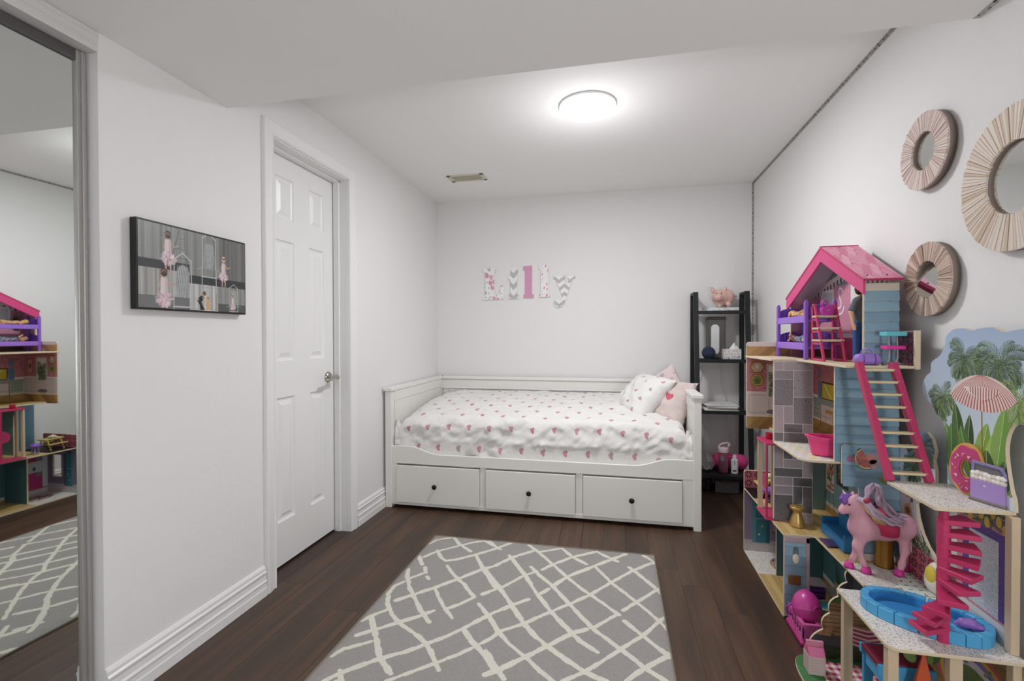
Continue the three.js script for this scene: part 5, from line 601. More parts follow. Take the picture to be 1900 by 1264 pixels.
{ // wall with the fruit picture, stepped at its left edge
  const s = shapeOf([[2.478, 0.362], [2.612, 0.362], [2.612, 0.790], [2.430, 0.790], [2.421, 0.781], [2.421, 0.642], [2.478, 0.635]]), e = wallZ('fruit_wall', s, 2.136, M(0x6f9bb4, 0.5));
  siding(e, 2.424, 2.611, 0.390, 0.787, 2.145, 0.0405, (y) => (y < 0.63 ? 2.481 : 2.424)); mesh('skirting', rbox(2.479, 2.612, 0.362, 0.388, 2.145, 2.150, 0.001), M(0xe2dad6, 0.5), e);
  const disc = (x, y, r, z, f, sy = 1) => { const g = new THREE.CylinderGeometry(r, r, 0.0016, 32); g.rotateX(Math.PI / 2); g.scale(1, sy, 1); g.translate(x, y, z); return [g, f]; };
  const Zf = 2.1495, art = (n, [g, f]) => mesh(n, g, f, e);
  art('printed_ball', disc(2.449, 0.735, 0.014, Zf, M(0xb26a95, 0.5))); art('printed_ball', disc(2.517, 0.445 + 0.145, 0.021, Zf, M(0xa58ab0, 0.5))); art('printed_ball', disc(2.547, 0.572, 0.023, Zf, M(0xc0628f, 0.5)));
  const half = (r, d, f, n) => { const q = new THREE.Shape(); q.absarc(0, 0, r, 2.05, 2.05 + Math.PI * 1.02); q.closePath(); const g = new THREE.ExtrudeGeometry(q, { depth: 0.0014, bevelEnabled: false, curveSegments: 32 }); g.translate(2.500, 0.742, Zf - 0.001 + d); mesh(n, g, f, e); };
  half(0.043, 0, M(0x5f7a45, 0.5), 'melon_rind'); half(0.038, 0.0008, M(0xdfd3a8, 0.5), 'melon_rind'); half(0.035, 0.0015, M(0xb9685e, 0.5), 'melon_flesh'); const sd = new THREE.CylinderGeometry(0.0016, 0.0016, 0.001, 8); sd.rotateX(Math.PI / 2); for (const [x, y] of [[2.482, 0.752], [2.474, 0.738], [2.484, 0.734], [2.480, 0.722], [2.492, 0.716], [2.497, 0.734], [2.508, 0.715], [2.490, 0.762]]) piece('melon_seed', sd, M(0x3a2320, 0.5), e, x, y, Zf + 0.0025);
  art('printed_peach', disc(2.515, 0.742, 0.021, Zf + 0.001, M(0xc0847f, 0.5))); art('printed_peach', disc(2.522, 0.722, 0.017, Zf + 0.001, M(0xc89088, 0.5)));
  art('pineapple_fruit', disc(2.562, 0.728, 0.019, Zf, M(0xb9a24a, 0.5), 1.35)); const lf = []; for (let k = 0; k < 6; k++) { const a = 0.5 + k * 0.42, g = new THREE.ConeGeometry(0.004, 0.032, 6); g.scale(1, 1, 0.25); g.translate(0, 0.016, 0); g.rotateZ(a - 1.57); g.translate(2.562, 0.750, Zf); lf.push(g); } mesh('pineapple_leaves', lf, M(0x4a6638, 0.5), e); art('printed_pear', disc(2.566, 0.674, 0.025, Zf, M(0x8f9a52, 0.5))); }
// elevator in the front edge
{ const e = mesh('elevator_frame', [rbox(2.262, 2.282, 0.361, 0.705, 1.655, 1.667, 0.001), rbox(2.320, 2.340, 0.361, 0.705, 1.655, 1.667, 0.001), rbox(2.320, 2.340, 0.361, 0.705, 1.778, 1.790, 0.001)], woodPale, house); mesh('elevator_top', rbox(2.258, 2.345, 0.700, 0.710, 1.650, 1.800, 0.001), pinkW, e); mesh('elevator_base', rbox(2.258, 2.345, 0.361, 0.372, 1.650, 1.800, 0.001), pinkW, e); const q = shapeOf([[1.782, 0.372], [1.796, 0.372], [1.796, 0.700], [1.782, 0.700], [1.782, 0.575], [1.755, 0.560], [1.740, 0.545], [1.738, 0.515], [1.745, 0.500], [1.782, 0.490]]); mesh('elevator_side', faceX(board(q, 0.008, 0.001), 2.268), pinkD, e); }
// --- second storey
planPlate('deck_plate', [[2.37, 1.457], [2.614, 1.457], [2.614, 1.79], [2.37, 1.79]], 0.721, 0.009, oak, 4);
{ const s = new THREE.Shape(); s.moveTo(2.614, 1.79); s.lineTo(2.288, 1.79); s.lineTo(2.288, 2.075); s.quadraticCurveTo(2.290, 2.130, 2.345, 2.132); s.lineTo(2.614, 2.132); s.closePath(); mesh('deck_plate', flat(board(s, 0.009, 0.0012), 0.721), [tubDeck, edge], house); }
wallZ('end_wall', rrect(2.261, 2.614, 0.712, 1.163, 0.014), 1.448, bedEnd); wallX('back_wall', rrect(1.458, 2.12, 0.722, 1.081, 0.001), bedBack);
{ const e = wallZ('front_wall', rrect(2.402, 2.613, 0.722, 1.081, 0.001), 2.121, M(0x6f9bb4, 0.5)); siding(e, 2.406, 2.612, 0.79, 1.080, 2.130, 0.0345); }
// --- attic
planPlate('attic_floor', [[2.258, 1.446], [2.276, 1.80], [2.38, 1.802], [2.387, 2.252], [2.613, 2.252], [2.613, 1.446]], 1.091, 0.009, M(0xd9c6a6, 0.55));
{ const e = wallZ('front_wall', rrect(2.496, 2.612, 1.091, 1.392, 0.001), 2.121, edge); siding(e, 2.499, 2.611, 1.093, 1.362, 2.130, 0.0385); mesh('frieze_board', rbox(2.498, 2.612, 1.362, 1.390, 2.130, 2.133, 0.001), M(0xcfc3b6, 0.55), e); }
wallZ('end_wall', rrect(2.47, 2.612, 1.091, 1.385, 0.001), 1.449, M(0xc98fa2, 0.5));
wallX('back_wall', shapeOf([[1.45, 1.092], [2.13, 1.092], [2.13, 1.392], [1.808, 1.562], [1.45, 1.384]]), atticBack, 2.590);
{ const fasc = new THREE.Shape(); fasc.moveTo(1.436, 1.384); fasc.lineTo(1.808, 1.578); fasc.lineTo(2.142, 1.404); fasc.lineTo(2.142, 1.350); fasc.lineTo(1.808, 1.520); fasc.lineTo(1.436, 1.325); fasc.closePath(); const f = board(fasc, 0.009, 0.001), p = f.attributes.position; faceX(f, 0); for (let i = 0; i < p.count; i++) p.setX(i, p.getX(i) + 2.463 + (p.getZ(i) - 1.436) / 0.706 * 0.035); mesh('gable_fascia', f, M(0xd0457f, 0.4), house, 'pink gable trim');
  for (const [za, ya, zb, yb] of [[1.430, 1.386, 1.812, 1.586], [1.804, 1.586, 2.150, 1.405]]) { const L = Math.hypot(zb - za, yb - ya), xa = (z) => 2.452 + (z - 1.436) / 0.706 * 0.035, g = board(shapeOf([[xa(za), 0], [2.618, 0], [2.618, L], [xa(zb), L]]), 0.009, 0.001); g.rotateX(Math.PI / 2); g.rotateX(-Math.atan2(yb - ya, zb - za)); g.translate(0, ya + 0.002, za); const ul = board(shapeOf([[xa(za) + 0.012, 0.01], [2.612, 0.01], [2.612, L - 0.01], [xa(zb) + 0.012, L - 0.01]]), 0.0016, 0); ul.rotateX(Math.PI / 2); ul.translate(0, -0.009, 0); ul.rotateX(-Math.atan2(yb - ya, zb - za)); ul.translate(0, ya + 0.002, za); mesh('roof_lining', ul, M(0xcfc6c4, 0.6), house); mesh('roof_panel', g, [roofPrint, M(0xb93a63, 0.5)], house, 'printed scallop roof'); }
  const sc = new THREE.CylinderGeometry(0.003, 0.003, 0.003, 10); for (const [x, z, y] of [[2.51, 2.125, 1.423], [2.575, 2.125, 1.423], [2.53, 1.84, 1.574]]) piece('screw', sc, M(0x5d3442, 0.4), house, x, y, z); }
{ const e = wallX('balcony_rail', rrect(2.135, 2.252, 1.092, 1.212, 0.002), printed(256, 256, (c, w, h) => lattice(c, 0, 0, w, h, 2, '#7a4258', '#2c2026')), 2.612, 0.012); mesh('rail_edge', rbox(2.598, 2.614, 1.080, 1.214, 2.244, 2.256, 0.001), edge, e); }
// ladder from attic deck to the terrace
{ const A0 = [2.421, 1.102, 2.268], A1 = [2.447, 0.735, 2.412], B0 = [2.525, 1.102, 2.268], B1 = [2.556, 0.735, 2.412]; const e = mesh('ladder_rail', bar(A0, A1, 0.020, 0.024), pinkW, house); mesh('ladder_rail', bar(B0, B1, 0.020, 0.024), pinkW, house);
  for (let k = 0; k < 9; k++) { const f = (k + 0.6) / 9.2, q = A0.map((v, i) => v + (A1[i] - v) * f), r = B0.map((v, i) => v + (B1[i] - v) * f); mesh('ladder_rung', rbox(q[0] + 0.004, r[0] - 0.002, q[1] - 0.004, q[1] + 0.004, q[2] - 0.012, q[2] + 0.012, 0.0015), M(0xdac7a3, 0.55), house); }
  const s = new THREE.SphereGeometry(0.0025, 8, 6); for (const f of [0.08, 0.5, 0.92]) piece('screw', s, M(0x8e1d47, 0.4), e, A0[0] + (A1[0] - A0[0]) * f, A0[1] + (A1[1] - A0[1]) * f, A0[2] + (A1[2] - A0[2]) * f + 0.011); }
// --- terrace, palm board, stair
{ const s = new THREE.Shape(); s.moveTo(2.442, 2.405); s.lineTo(2.622, 2.405); s.lineTo(2.622, 2.648); s.lineTo(2.448, 2.648); s.quadraticCurveTo(2.439, 2.646, 2.439, 2.638); s.closePath(); mesh('terrace_plate', flat(board(s, 0.011, 0.0012, 5), 0.733), [speck, edge], house); }
{ const P = '2.398,0.733 2.389,0.895 2.362,0.936 2.345,0.939 2.326,0.963 2.280,0.992 2.269,1.028 2.288,1.061 2.311,1.077 2.316,1.109 2.356,1.132 2.381,1.167 2.386,1.193 2.417,1.215 2.464,1.219 2.497,1.212 2.529,1.218 2.579,1.220 2.618,1.207 2.646,1.211 2.69,1.214 2.73,1.20 2.76,1.205 2.79,1.17 2.80,1.10 2.785,1.0 2.72,0.966 2.680,0.968 2.653,0.963 2.634,0.935 2.626,0.898 2.629,0.856 2.642,0.795 2.653,0.764 2.656,0.733'.split(' ').map((q) => q.split(',').map(Number));
  const s = new THREE.Shape(); s.moveTo(...P[0]); s.lineTo(...P[1]); s.splineThru(P.slice(2, 26).map((q) => new THREE.Vector2(...q))); s.splineThru(P.slice(26).map((q) => new THREE.Vector2(...q))); s.closePath(); wallX('palm_board', s, palmPrint, 2.622, 0.010, 'cloud-edged board printed with palms and a striped parasol');
  const Q = '2.15,0.362 2.15,0.80 2.20,0.80 2.228,0.849 2.267,0.873 2.302,0.874 2.330,0.857 2.346,0.820 2.336,0.788 2.347,0.755 2.347,0.69 2.246,0.615 2.256,0.572 2.280,0.526 2.312,0.494 2.347,0.474 2.352,0.362'.split(' ').map((q) => q.split(',').map(Number)); wallX('side_board', shapeOf(Q), sidePrint, 2.618, 0.010, 'narrow wavy board printed with a flamingo and palm'); }
wallX('back_wall', rrect(2.44, 2.655, 0.362, 0.722, 0.001), curtainPrint, 2.622); wallX('back_wall', rrect(2.20, 2.69, 0.012, 0.352, 0.001), underPrint, 2.622);
mesh('corner_post', rbox(2.602, 2.622, 0.361, 0.722, 2.640, 2.664, 0.002), woodPale, house);
{ const s = new THREE.Shape(); s.moveTo(2.308, 2.384); s.lineTo(2.622, 2.384); s.lineTo(2.622, 2.695); s.lineTo(2.335, 2.695); s.quadraticCurveTo(2.309, 2.690, 2.308, 2.665); s.closePath(); mesh('pool_deck', flat(board(s, 0.010, 0.0012, 5), 0.361), [speck, edge], house); }
for (const [x0, x1, z0, z1] of [[2.318, 2.346, 2.392, 2.412], [2.314, 2.340, 2.655, 2.680], [2.456, 2.486, 2.660, 2.682], [2.594, 2.620, 2.660, 2.684]]) mesh('deck_post', rbox(x0, x1, 0.012, 0.351, z0, z1, 0.002), woodPale, house);
{ const cx = 2.468, cz = 2.632; const pole = new THREE.CylinderGeometry(0.011, 0.011, 0.362, 20); pole.translate(cx, 0.542, cz); mesh('stair_pole', pole, pinkD, house);
  const st = new THREE.Shape(); st.moveTo(-0.010, -0.012); st.lineTo(0.068, -0.034); st.lineTo(0.074, 0.026); st.lineTo(-0.010, 0.012); st.closePath(); const g = board(st, 0.014, 0.0015); g.rotateX(-Math.PI / 2); const post = new THREE.CylinderGeometry(0.0155, 0.0155, 0.034, 6); post.translate(0, -0.013, 0); const gg = merge([g, post]);
  for (let k = 0; k < 10; k++) { const a = [165, 150, 128, 100, 72, 48, 30, 12, -2, -14][k] * Math.PI / 180, m = piece('stair_step', gg, pinkW, house, cx, 0.391 + k * 0.0325, cz); m.rotation.y = -a; } }
// --- garden storey
{ const s = new THREE.Shape(); s.moveTo(2.622, 2.152); s.lineTo(2.39, 2.152); s.bezierCurveTo(2.33, 2.12, 2.30, 2.19, 2.262, 2.20); s.bezierCurveTo(2.225, 2.22, 2.222, 2.30, 2.226, 2.36); s.bezierCurveTo(2.235, 2.46, 2.262, 2.46, 2.25, 2.56); s.lineTo(2.26, 2.70); s.lineTo(2.622, 2.70); s.closePath(); mesh('garden_plate', flat(board(s, 0.010, 0.0012, 6), 0.0115), [grass, edge], house); const q = board(shapeOf([[2.318, 2.225], [2.535, 2.225], [2.535, 2.52], [2.268, 2.52]]), 0.0012, 0); mesh('gingham_mat', flat(q, 0.0128), gingham, house); }
{ const P = '2.43,0.35 2.412,0.342 2.416,0.313 2.400,0.300 2.385,0.270 2.390,0.236 2.369,0.212 2.357,0.172 2.353,0.157 2.339,0.135 2.336,0.101 2.315,0.072 2.306,0.037 2.300,0.012'.split(' ').map((q) => q.split(',').map(Number)); const s = new THREE.Shape(); s.moveTo(2.61, 0.012); s.lineTo(2.61, 0.35); s.lineTo(2.45, 0.35);
  const lobes = [[2.425, 0.350], [2.416, 0.300], [2.388, 0.245], [2.360, 0.180], [2.338, 0.118], [2.300, 0.012]]; s.lineTo(...lobes[0]); for (let i = 0; i + 1 < lobes.length; i++) { const [a, b] = [lobes[i], lobes[i + 1]], d = Math.hypot(b[0] - a[0], b[1] - a[1]) * 0.42; s.quadraticCurveTo((a[0] + b[0]) / 2 - d, (a[1] + b[1]) / 2 + d * 0.35, ...b); } s.closePath(); wallZ('scalloped_board', s, 2.196, logPrint, 0.009, 'scalloped board printed with logs and grass'); }
// ---------------------------------------------------------------- toys in and around the dollhouse
const violet = M(0x8a5cc4, 0.45), violetD = M(0x6a42a6, 0.5), skin = M(0xd9a98c, 0.5), skyBlue = M(0x4fa6d8, 0.42);
const GA = 1.0915;                                                  // attic deck
{
  const t = thing('bunk_bed', 'purple plastic toy bunk bed at the front of the dollhouse attic', 'toy bunk bed', [2.465, GA, 1.65]); const X0 = 2.408, X1 = 2.520, Z0 = 1.470, Z1 = 1.832;
  for (const x of [X0, X1]) for (const z of [Z0, Z1]) { mesh('post', [rbox(x - 0.008, x + 0.008, GA, GA + 0.252, z - 0.009, z + 0.009, 0.003), rbox(x - 0.0055, x + 0.0055, GA + 0.248, GA + 0.260, z - 0.006, z + 0.006, 0.003)], violet, t); }
  for (const y of [GA + 0.045, GA + 0.165]) { mesh('bed_frame', [rbox(X0 - 0.004, X1 + 0.004, y, y + 0.024, Z0 + 0.006, Z1 - 0.006, 0.005), rbox(X0 - 0.006, X0 + 0.004, y - 0.004, y + 0.028, Z0 + 0.004, Z1 - 0.004, 0.004)], M(0x9a6fd2, 0.42), t);
    for (const z of [Z0, Z1]) { const s = new THREE.Shape(), a = X0 + 0.006, b = X1 - 0.006; s.moveTo(a, y + 0.01); s.lineTo(b, y + 0.01); s.lineTo(b, y + 0.062); s.quadraticCurveTo((a + b) / 2, y + 0.092, a, y + 0.062); s.closePath(); const h = mesh('headboard', faceZ(board(s, 0.008, 0.0015), z - 0.004), violetD, t); for (let k = 0; k < 7; k++) mesh('headboard_slat', rbox(a + 0.006 + k * 0.0138, a + 0.015 + k * 0.0138, y + 0.026, y + 0.062 + 0.012 * Math.sin((k + 0.5) / 7 * 3.14), z - 0.0055, z + 0.0055, 0.002), M(0x7349b2, 0.5), h); } }
}
function lyingDoll(label, y, x, z0, dress, hairC, up) {
  const t = thing('doll', label, 'doll', [x, y, z0 + 0.12]);
  const bones = [[x, y + 0.020, z0 + 0.022, 0.0155, x, y + 0.019, z0 + 0.032, 0.0145], [x, y + 0.016, z0 + 0.046, 0.006, x, y + 0.016, z0 + 0.055, 0.007], [x, y + 0.016, z0 + 0.066, 0.014, x, y + 0.015, z0 + 0.10, 0.0105], [x, y + 0.015, z0 + 0.10, 0.011, x, y + 0.015, z0 + 0.125, 0.0155], [x - 0.009, y + 0.014, z0 + 0.135, 0.011, x - 0.009, y + 0.012, z0 + 0.19, 0.0078], [x - 0.009, y + 0.012, z0 + 0.19, 0.0076, x - 0.011, y + 0.009, z0 + 0.245, 0.005], [x + 0.009, y + 0.014, z0 + 0.135, 0.011, x + 0.010, y + 0.012, z0 + 0.19, 0.0078], [x + 0.010, y + 0.012, z0 + 0.19, 0.0076, x + 0.013, y + 0.009, z0 + 0.245, 0.005], [x - 0.011, y + 0.010, z0 + 0.247, 0.005, x - 0.012, y + 0.019, z0 + 0.258, 0.004], [x + 0.013, y + 0.010, z0 + 0.247, 0.005, x + 0.014, y + 0.019, z0 + 0.258, 0.004],
    [x + 0.016, y + 0.016, z0 + 0.062, 0.006, x + 0.026, y + 0.012, z0 + 0.10, 0.0048], [x + 0.026, y + 0.012, z0 + 0.10, 0.0046, x + 0.026, y + 0.010, z0 + 0.135, 0.0036]];
  if (up) bones.push([x - 0.016, y + 0.016, z0 + 0.062, 0.006, x - 0.030, y + 0.036, z0 + 0.066, 0.005], [x - 0.030, y + 0.036, z0 + 0.066, 0.0048, x - 0.018, y + 0.050, z0 + 0.040, 0.004]); else bones.push([x - 0.016, y + 0.016, z0 + 0.062, 0.006, x - 0.027, y + 0.012, z0 + 0.10, 0.0048], [x - 0.027, y + 0.012, z0 + 0.10, 0.0046, x - 0.024, y + 0.013, z0 + 0.138, 0.0036]);
  mesh('body', blob(bones, 0.006, 0.0026), skin, t);
  const hair = []; for (let k = 0; k < 9; k++) hair.push([x + rr(-0.01, 0.01), y + 0.022, z0 + 0.014, 0.010, x + rr(-0.034, 0.034), y + 0.008, z0 + 0.045 + rr(0, 0.035), 0.005]); hair.push([x, y + 0.023, z0 + 0.016, 0.0172, x, y + 0.020, z0 + 0.020, 0.016]); mesh('hair', blob(hair, 0.006, 0.003), M(hairC, 0.6), t);
  mesh('dress', blob([[x, y + 0.016, z0 + 0.064, 0.0165, x, y + 0.015, z0 + 0.10, 0.0135], [x, y + 0.015, z0 + 0.10, 0.0135, x, y + 0.014, z0 + 0.16, 0.024]], 0.006, 0.003), dress, t);
  for (const s of [-1, 1]) { const e = new THREE.SphereGeometry(0.0016, 8, 6); piece('eye', e, M(0x2a201c, 0.3), t, x + s * 0.006, y + 0.0345, z0 + 0.026); }
  mesh('mouth', tube([[x - 0.003, y + 0.0338, z0 + 0.0345], [x, y + 0.0334, z0 + 0.0355], [x + 0.003, y + 0.0338, z0 + 0.0345]], 0.0007, 8, 5), M(0xb04a5a, 0.5), t);
}
const leopard = printed(128, 128, (c, w, h) => { c.fillStyle = '#c59a62'; c.fillRect(0, 0, w, h); for (let i = 0; i < 90; i++) { c.fillStyle = ['#5c3d22', '#8a5f35', '#e2c79a', '#b8524a'][i % 4]; c.beginPath(); c.ellipse(rnd() * w, rnd() * h, 3 + rnd() * 4, 3 + rnd() * 3, 0, 0, 7); c.fill(); } }, 0.8, true); leopard.map.repeat.set(16, 16);
const floral = printed(128, 128, (c, w, h) => { c.fillStyle = '#4a6f8c'; c.fillRect(0, 0, w, h); for (let i = 0; i < 70; i++) { c.fillStyle = ['#e0d2c4', '#c05a7a', '#2f4a66', '#d9b24a'][i % 4]; c.beginPath(); c.arc(rnd() * w, rnd() * h, 3 + rnd() * 5, 0, 7); c.fill(); } }, 0.8, true); floral.map.repeat.set(16, 16);
lyingDoll('blonde doll in a spotted brown dress lying on the top bunk', GA + 0.190, 2.458, 1.505, leopard, 0xc99f4f, false);
lyingDoll('doll with fair brown hair and one arm raised, lying on the lower bunk', GA + 0.070, 2.458, 1.510, floral, 0xa87f55, true);
{ // pink stepped shelf
  const t = thing('step_shelf', 'pink ladder-shaped toy shelf with pale steps beside the bunk bed', 'toy shelf', [2.46, GA, 1.95]);
  for (const x of [2.415, 2.492]) mesh('side_frame', [bar([x, GA, 1.888], [x, GA + 0.235, 1.888], 0.009, 0.012), bar([x, GA + 0.004, 2.000], [x, GA + 0.235, 1.905], 0.009, 0.012), rbox(x - 0.0045, x + 0.0045, GA, GA + 0.010, 1.884, 2.006, 0.002), rbox(x - 0.0045, x + 0.0045, GA + 0.225, GA + 0.238, 1.882, 1.912, 0.002), ...[0.075, 0.125, 0.175].map((y) => rbox(x - 0.0045, x + 0.0045, GA + y - 0.008, GA + y + 0.001, 1.885, 2.0 - y * 0.41, 0.001))], pinkW, t);
  for (const y of [0.080, 0.130, 0.180]) mesh('step', rbox(2.410, 2.500, GA + y, GA + y + 0.009, 1.888, 2.006 - y * 0.41, 0.002), woodPale, t);
}
function handbag(label, x, y, z, s, mat, turn) { const t = thing('handbag', label, 'handbag', [x, y, z], undefined, turn); const sh = new THREE.Shape(); sh.moveTo(-0.024 * s, 0); sh.lineTo(0.024 * s, 0); sh.quadraticCurveTo(0.029 * s, 0.016 * s, 0.020 * s, 0.032 * s); sh.lineTo(-0.020 * s, 0.032 * s); sh.quadraticCurveTo(-0.029 * s, 0.016 * s, -0.024 * s, 0); const g = new THREE.ExtrudeGeometry(sh, { depth: 0.012 * s, bevelEnabled: true, bevelThickness: 0.005 * s, bevelSize: 0.003 * s, bevelSegments: 3 }); g.translate(0, 0.002, -0.006 * s); mesh('body', g, mat, t); for (const q of [-1, 1]) mesh('strap', tube([[-0.014 * s, 0.031 * s, q * 0.006 * s], [-0.012 * s, 0.052 * s, q * 0.004 * s], [0, 0.062 * s, q * 0.003 * s], [0.012 * s, 0.052 * s, q * 0.004 * s], [0.014 * s, 0.031 * s, q * 0.006 * s]], 0.0022 * s, 24, 8), mat, t); mesh('clasp', rbox(-0.004 * s, 0.004 * s, 0.018 * s, 0.024 * s, 0.010 * s, 0.0125 * s, 0.001), M(0xd9c27a, 0.3, { metalness: 0.8 }), t); return t; }
handbag('bright magenta toy handbag tilted on the top step of the pink toy shelf', 2.462, GA + 0.190, 1.91, 1.05, M(0xc444ae, 0.4), 0.3).rotation.z = 0.28;
{ // male doll, back to the viewer, just inside the attic
  const x = 2.520, z = 2.045, y = GA, t = thing('doll', 'male doll in grey T-shirt and blue jeans standing turned away in the attic', 'doll', [x, y, z]);
  const L = (a, b, r, s) => [x + a[0], y + a[1], z + a[2], r, x + b[0], y + b[1], z + b[2], s];
  mesh('body', blob([L([0.006, 0.288, 0], [0.010, 0.280, 0], 0.0155, 0.0135), L([0.004, 0.262, 0], [0.003, 0.250, 0], 0.009, 0.010), L([0, 0.236, 0.0], [0, 0.175, 0], 0.016, 0.014), L([-0.014, 0.236, 0.006], [-0.034, 0.195, 0.012], 0.010, 0.0078), L([-0.034, 0.195, 0.012], [-0.032, 0.156, 0.022], 0.0076, 0.0054), L([0.016, 0.236, -0.012], [0.034, 0.195, -0.018], 0.010, 0.0078), L([0.034, 0.195, -0.018], [0.04, 0.156, -0.012], 0.0076, 0.0054),
    L([-0.032, 0.150, 0.023], [-0.0305, 0.140, 0.026], 0.0058, 0.0052), L([-0.034, 0.141, 0.023], [-0.035, 0.130, 0.024], 0.0021, 0.0017), L([-0.0315, 0.139, 0.026], [-0.031, 0.1255, 0.027], 0.0021, 0.0017), L([-0.029, 0.139, 0.028], [-0.0275, 0.127, 0.030], 0.0021, 0.0017), L([-0.027, 0.140, 0.029], [-0.0245, 0.130, 0.031], 0.0019, 0.0016), L([-0.027, 0.148, 0.026], [-0.0215, 0.141, 0.027], 0.0021, 0.0018)], 0.004, 0.0025), skin, t);
  mesh('hair', blob([L([0.002, 0.296, 0], [0.0, 0.288, 0], 0.0155, 0.015), L([-0.002, 0.283, 0], [-0.002, 0.276, 0], 0.013, 0.012)], 0.006, 0.003), M(0x4b3524, 0.6), t);
  mesh('shirt', blob([L([-0.004, 0.240, 0.008], [0.006, 0.240, -0.008], 0.018, 0.018), L([0, 0.232, 0.0], [0, 0.180, 0], 0.0215, 0.018), L([0, 0.18, 0.0], [0, 0.160, 0], 0.019, 0.020), L([-0.014, 0.238, 0.006], [-0.030, 0.205, 0.011], 0.0125, 0.0115), L([0.016, 0.238, -0.012], [0.031, 0.205, -0.017], 0.0125, 0.0115)], 0.007, 0.003), M(0x5f646b, 0.85), t);
  mesh('jeans', blob([L([0, 0.160, 0], [0, 0.148, 0], 0.0185, 0.0195), L([-0.009, 0.146, 0.004], [-0.011, 0.085, 0.006], 0.0165, 0.0125), L([-0.011, 0.085, 0.006], [-0.013, 0.020, 0.010], 0.0125, 0.0125), L([0.010, 0.146, -0.004], [0.013, 0.085, -0.004], 0.0165, 0.0125), L([0.013, 0.085, -0.004], [0.016, 0.020, -0.006], 0.0125, 0.0125)], 0.006, 0.003), M(0x27508f, 0.8), t);
  for (const [a, b] of [[-0.013, 0.010], [0.016, -0.006]]) mesh('shoe', blob([L([a - 0.010, 0.007, b + 0.002], [a + 0.012, 0.006, b], 0.0075, 0.0065), L([a - 0.004, 0.014, b], [a - 0.002, 0.010, b], 0.007, 0.008)], 0.004, 0.0025), M(0xd8643a, 0.5), t);
}
{ // lilac duffel
  const x = 2.472, z = 2.212, y = GA, t = thing('duffel_bag', 'lilac toy duffel bag at the front edge of the attic deck', 'bag', [x, y, z]);
  const g = new THREE.CapsuleGeometry(0.020, 0.048, 10, 28); g.rotateZ(Math.PI / 2); const p = g.attributes.position; for (let i = 0; i < p.count; i++) { p.setY(i, Math.max(-0.019, p.getY(i) * 1.05 + 0.002 * noise.noise(p.getX(i) * 90, p.getZ(i) * 90, 1))); } g.computeVertexNormals(); g.translate(x, y + 0.0195, z); mesh('body', g, M(0x9a76c9, 0.55), t);
  for (const q of [-0.018, 0.018]) { const r = new THREE.TorusGeometry(0.0212, 0.0016, 8, 32); r.rotateY(Math.PI / 2); r.scale(1, 1.0, 1); r.translate(x + q, y + 0.0195, z); mesh('band', r, violetD, t); }
  for (const q of [-0.007, 0.007]) mesh('handle', tube([[x - 0.018, y + 0.034, z + q], [x - 0.014, y + 0.052, z + q * 0.7], [x, y + 0.059, z + q * 0.5], [x + 0.014, y + 0.052, z + q * 0.7], [x + 0.018, y + 0.034, z + q]], 0.0022, 24, 8), M(0xa78fd0, 0.5), t);
}
{ // tray stand
  const y = GA, t = thing('tray_stand', 'grey-legged toy stand with a cyan tray above a magenta tray', 'toy table', [2.56, y, 2.20]); const grey = M(0x8d9196, 0.35, { metalness: 0.3 });
  for (const [x, z] of [[2.545, 2.20], [2.578, 2.185]]) { mesh('leg', [tube([[x, y + 0.112, z], [x, y + 0.012, z], [x - 0.012, y + 0.004, z + 0.004], [x - 0.024, y + 0.003, z + 0.008]], 0.0036, 30, 8), tube([[x, y + 0.014, z], [x + 0.010, y + 0.004, z], [x + 0.024, y + 0.003, z - 0.004]], 0.0034, 20, 8)], grey, t); }
  mesh('upper_tray', rbox(2.528, 2.592, y + 0.103, y + 0.119, 2.172, 2.222, 0.003), M(0x66c3cf, 0.4), t); mesh('lower_tray', rbox(2.530, 2.590, y + 0.056, y + 0.069, 2.175, 2.220, 0.003), M(0xe0389c, 0.4), t);
}
{ const x = 2.425, z = 2.035, y = 0.7215, t = thing('bathtub', 'bright pink toy bathtub on the patterned second storey deck', 'toy bathtub', [x, y, z]); const pts = [[0.0001, 0.002], [0.060, 0.002], [0.068, 0.008], [0.080, 0.060], [0.084, 0.066], [0.090, 0.068], [0.092, 0.074], [0.088, 0.077], [0.082, 0.074], [0.076, 0.062], [0.063, 0.012], [0.0001, 0.010]]; const g = lathe(pts, 56); g.scale(1, 1, 0.56); const p = g.attributes.position; for (let i = 0; i < p.count; i++) p.setY(i, p.getY(i) + 0.10 * Math.max(0, p.getY(i) - 0.03) * (p.getX(i) / 0.09) ** 2 * 2); g.computeVertexNormals(); g.translate(x, y - 0.002, z); mesh('tub', g, M(0xe63f83, 0.3, { clearcoat: 0.3 }), t); const d = new THREE.CylinderGeometry(0.004, 0.004, 0.002, 16); d.translate(x, y + 0.0095, z); mesh('drain', d, M(0xd0d0d0, 0.3, { metalness: 0.8 }), t); }
const D1Y = 0.3615;
single('pouf', 'small gold waisted stool in front of the stone chimney wall', 'stool', [2.372, D1Y, 1.845], lathe([[0.0001, 0], [0.029, 0], [0.031, 0.004], [0.026, 0.030], [0.016, 0.058], [0.017, 0.066], [0.028, 0.074], [0.030, 0.082], [0.027, 0.088], [0.0001, 0.089]], 36), M(0xb9985a, 0.35, { metalness: 0.55 }));
single('side_table', 'brass drum table behind the unicorn, against the blue wall', 'table', [2.545, D1Y, 2.178], lathe([[0.0001, 0], [0.031, 0], [0.030, 0.004], [0.0265, 0.055], [0.028, 0.095], [0.034, 0.100], [0.034, 0.106], [0.0001, 0.107]], 40), M(0x9a7330, 0.35, { metalness: 0.65 }));
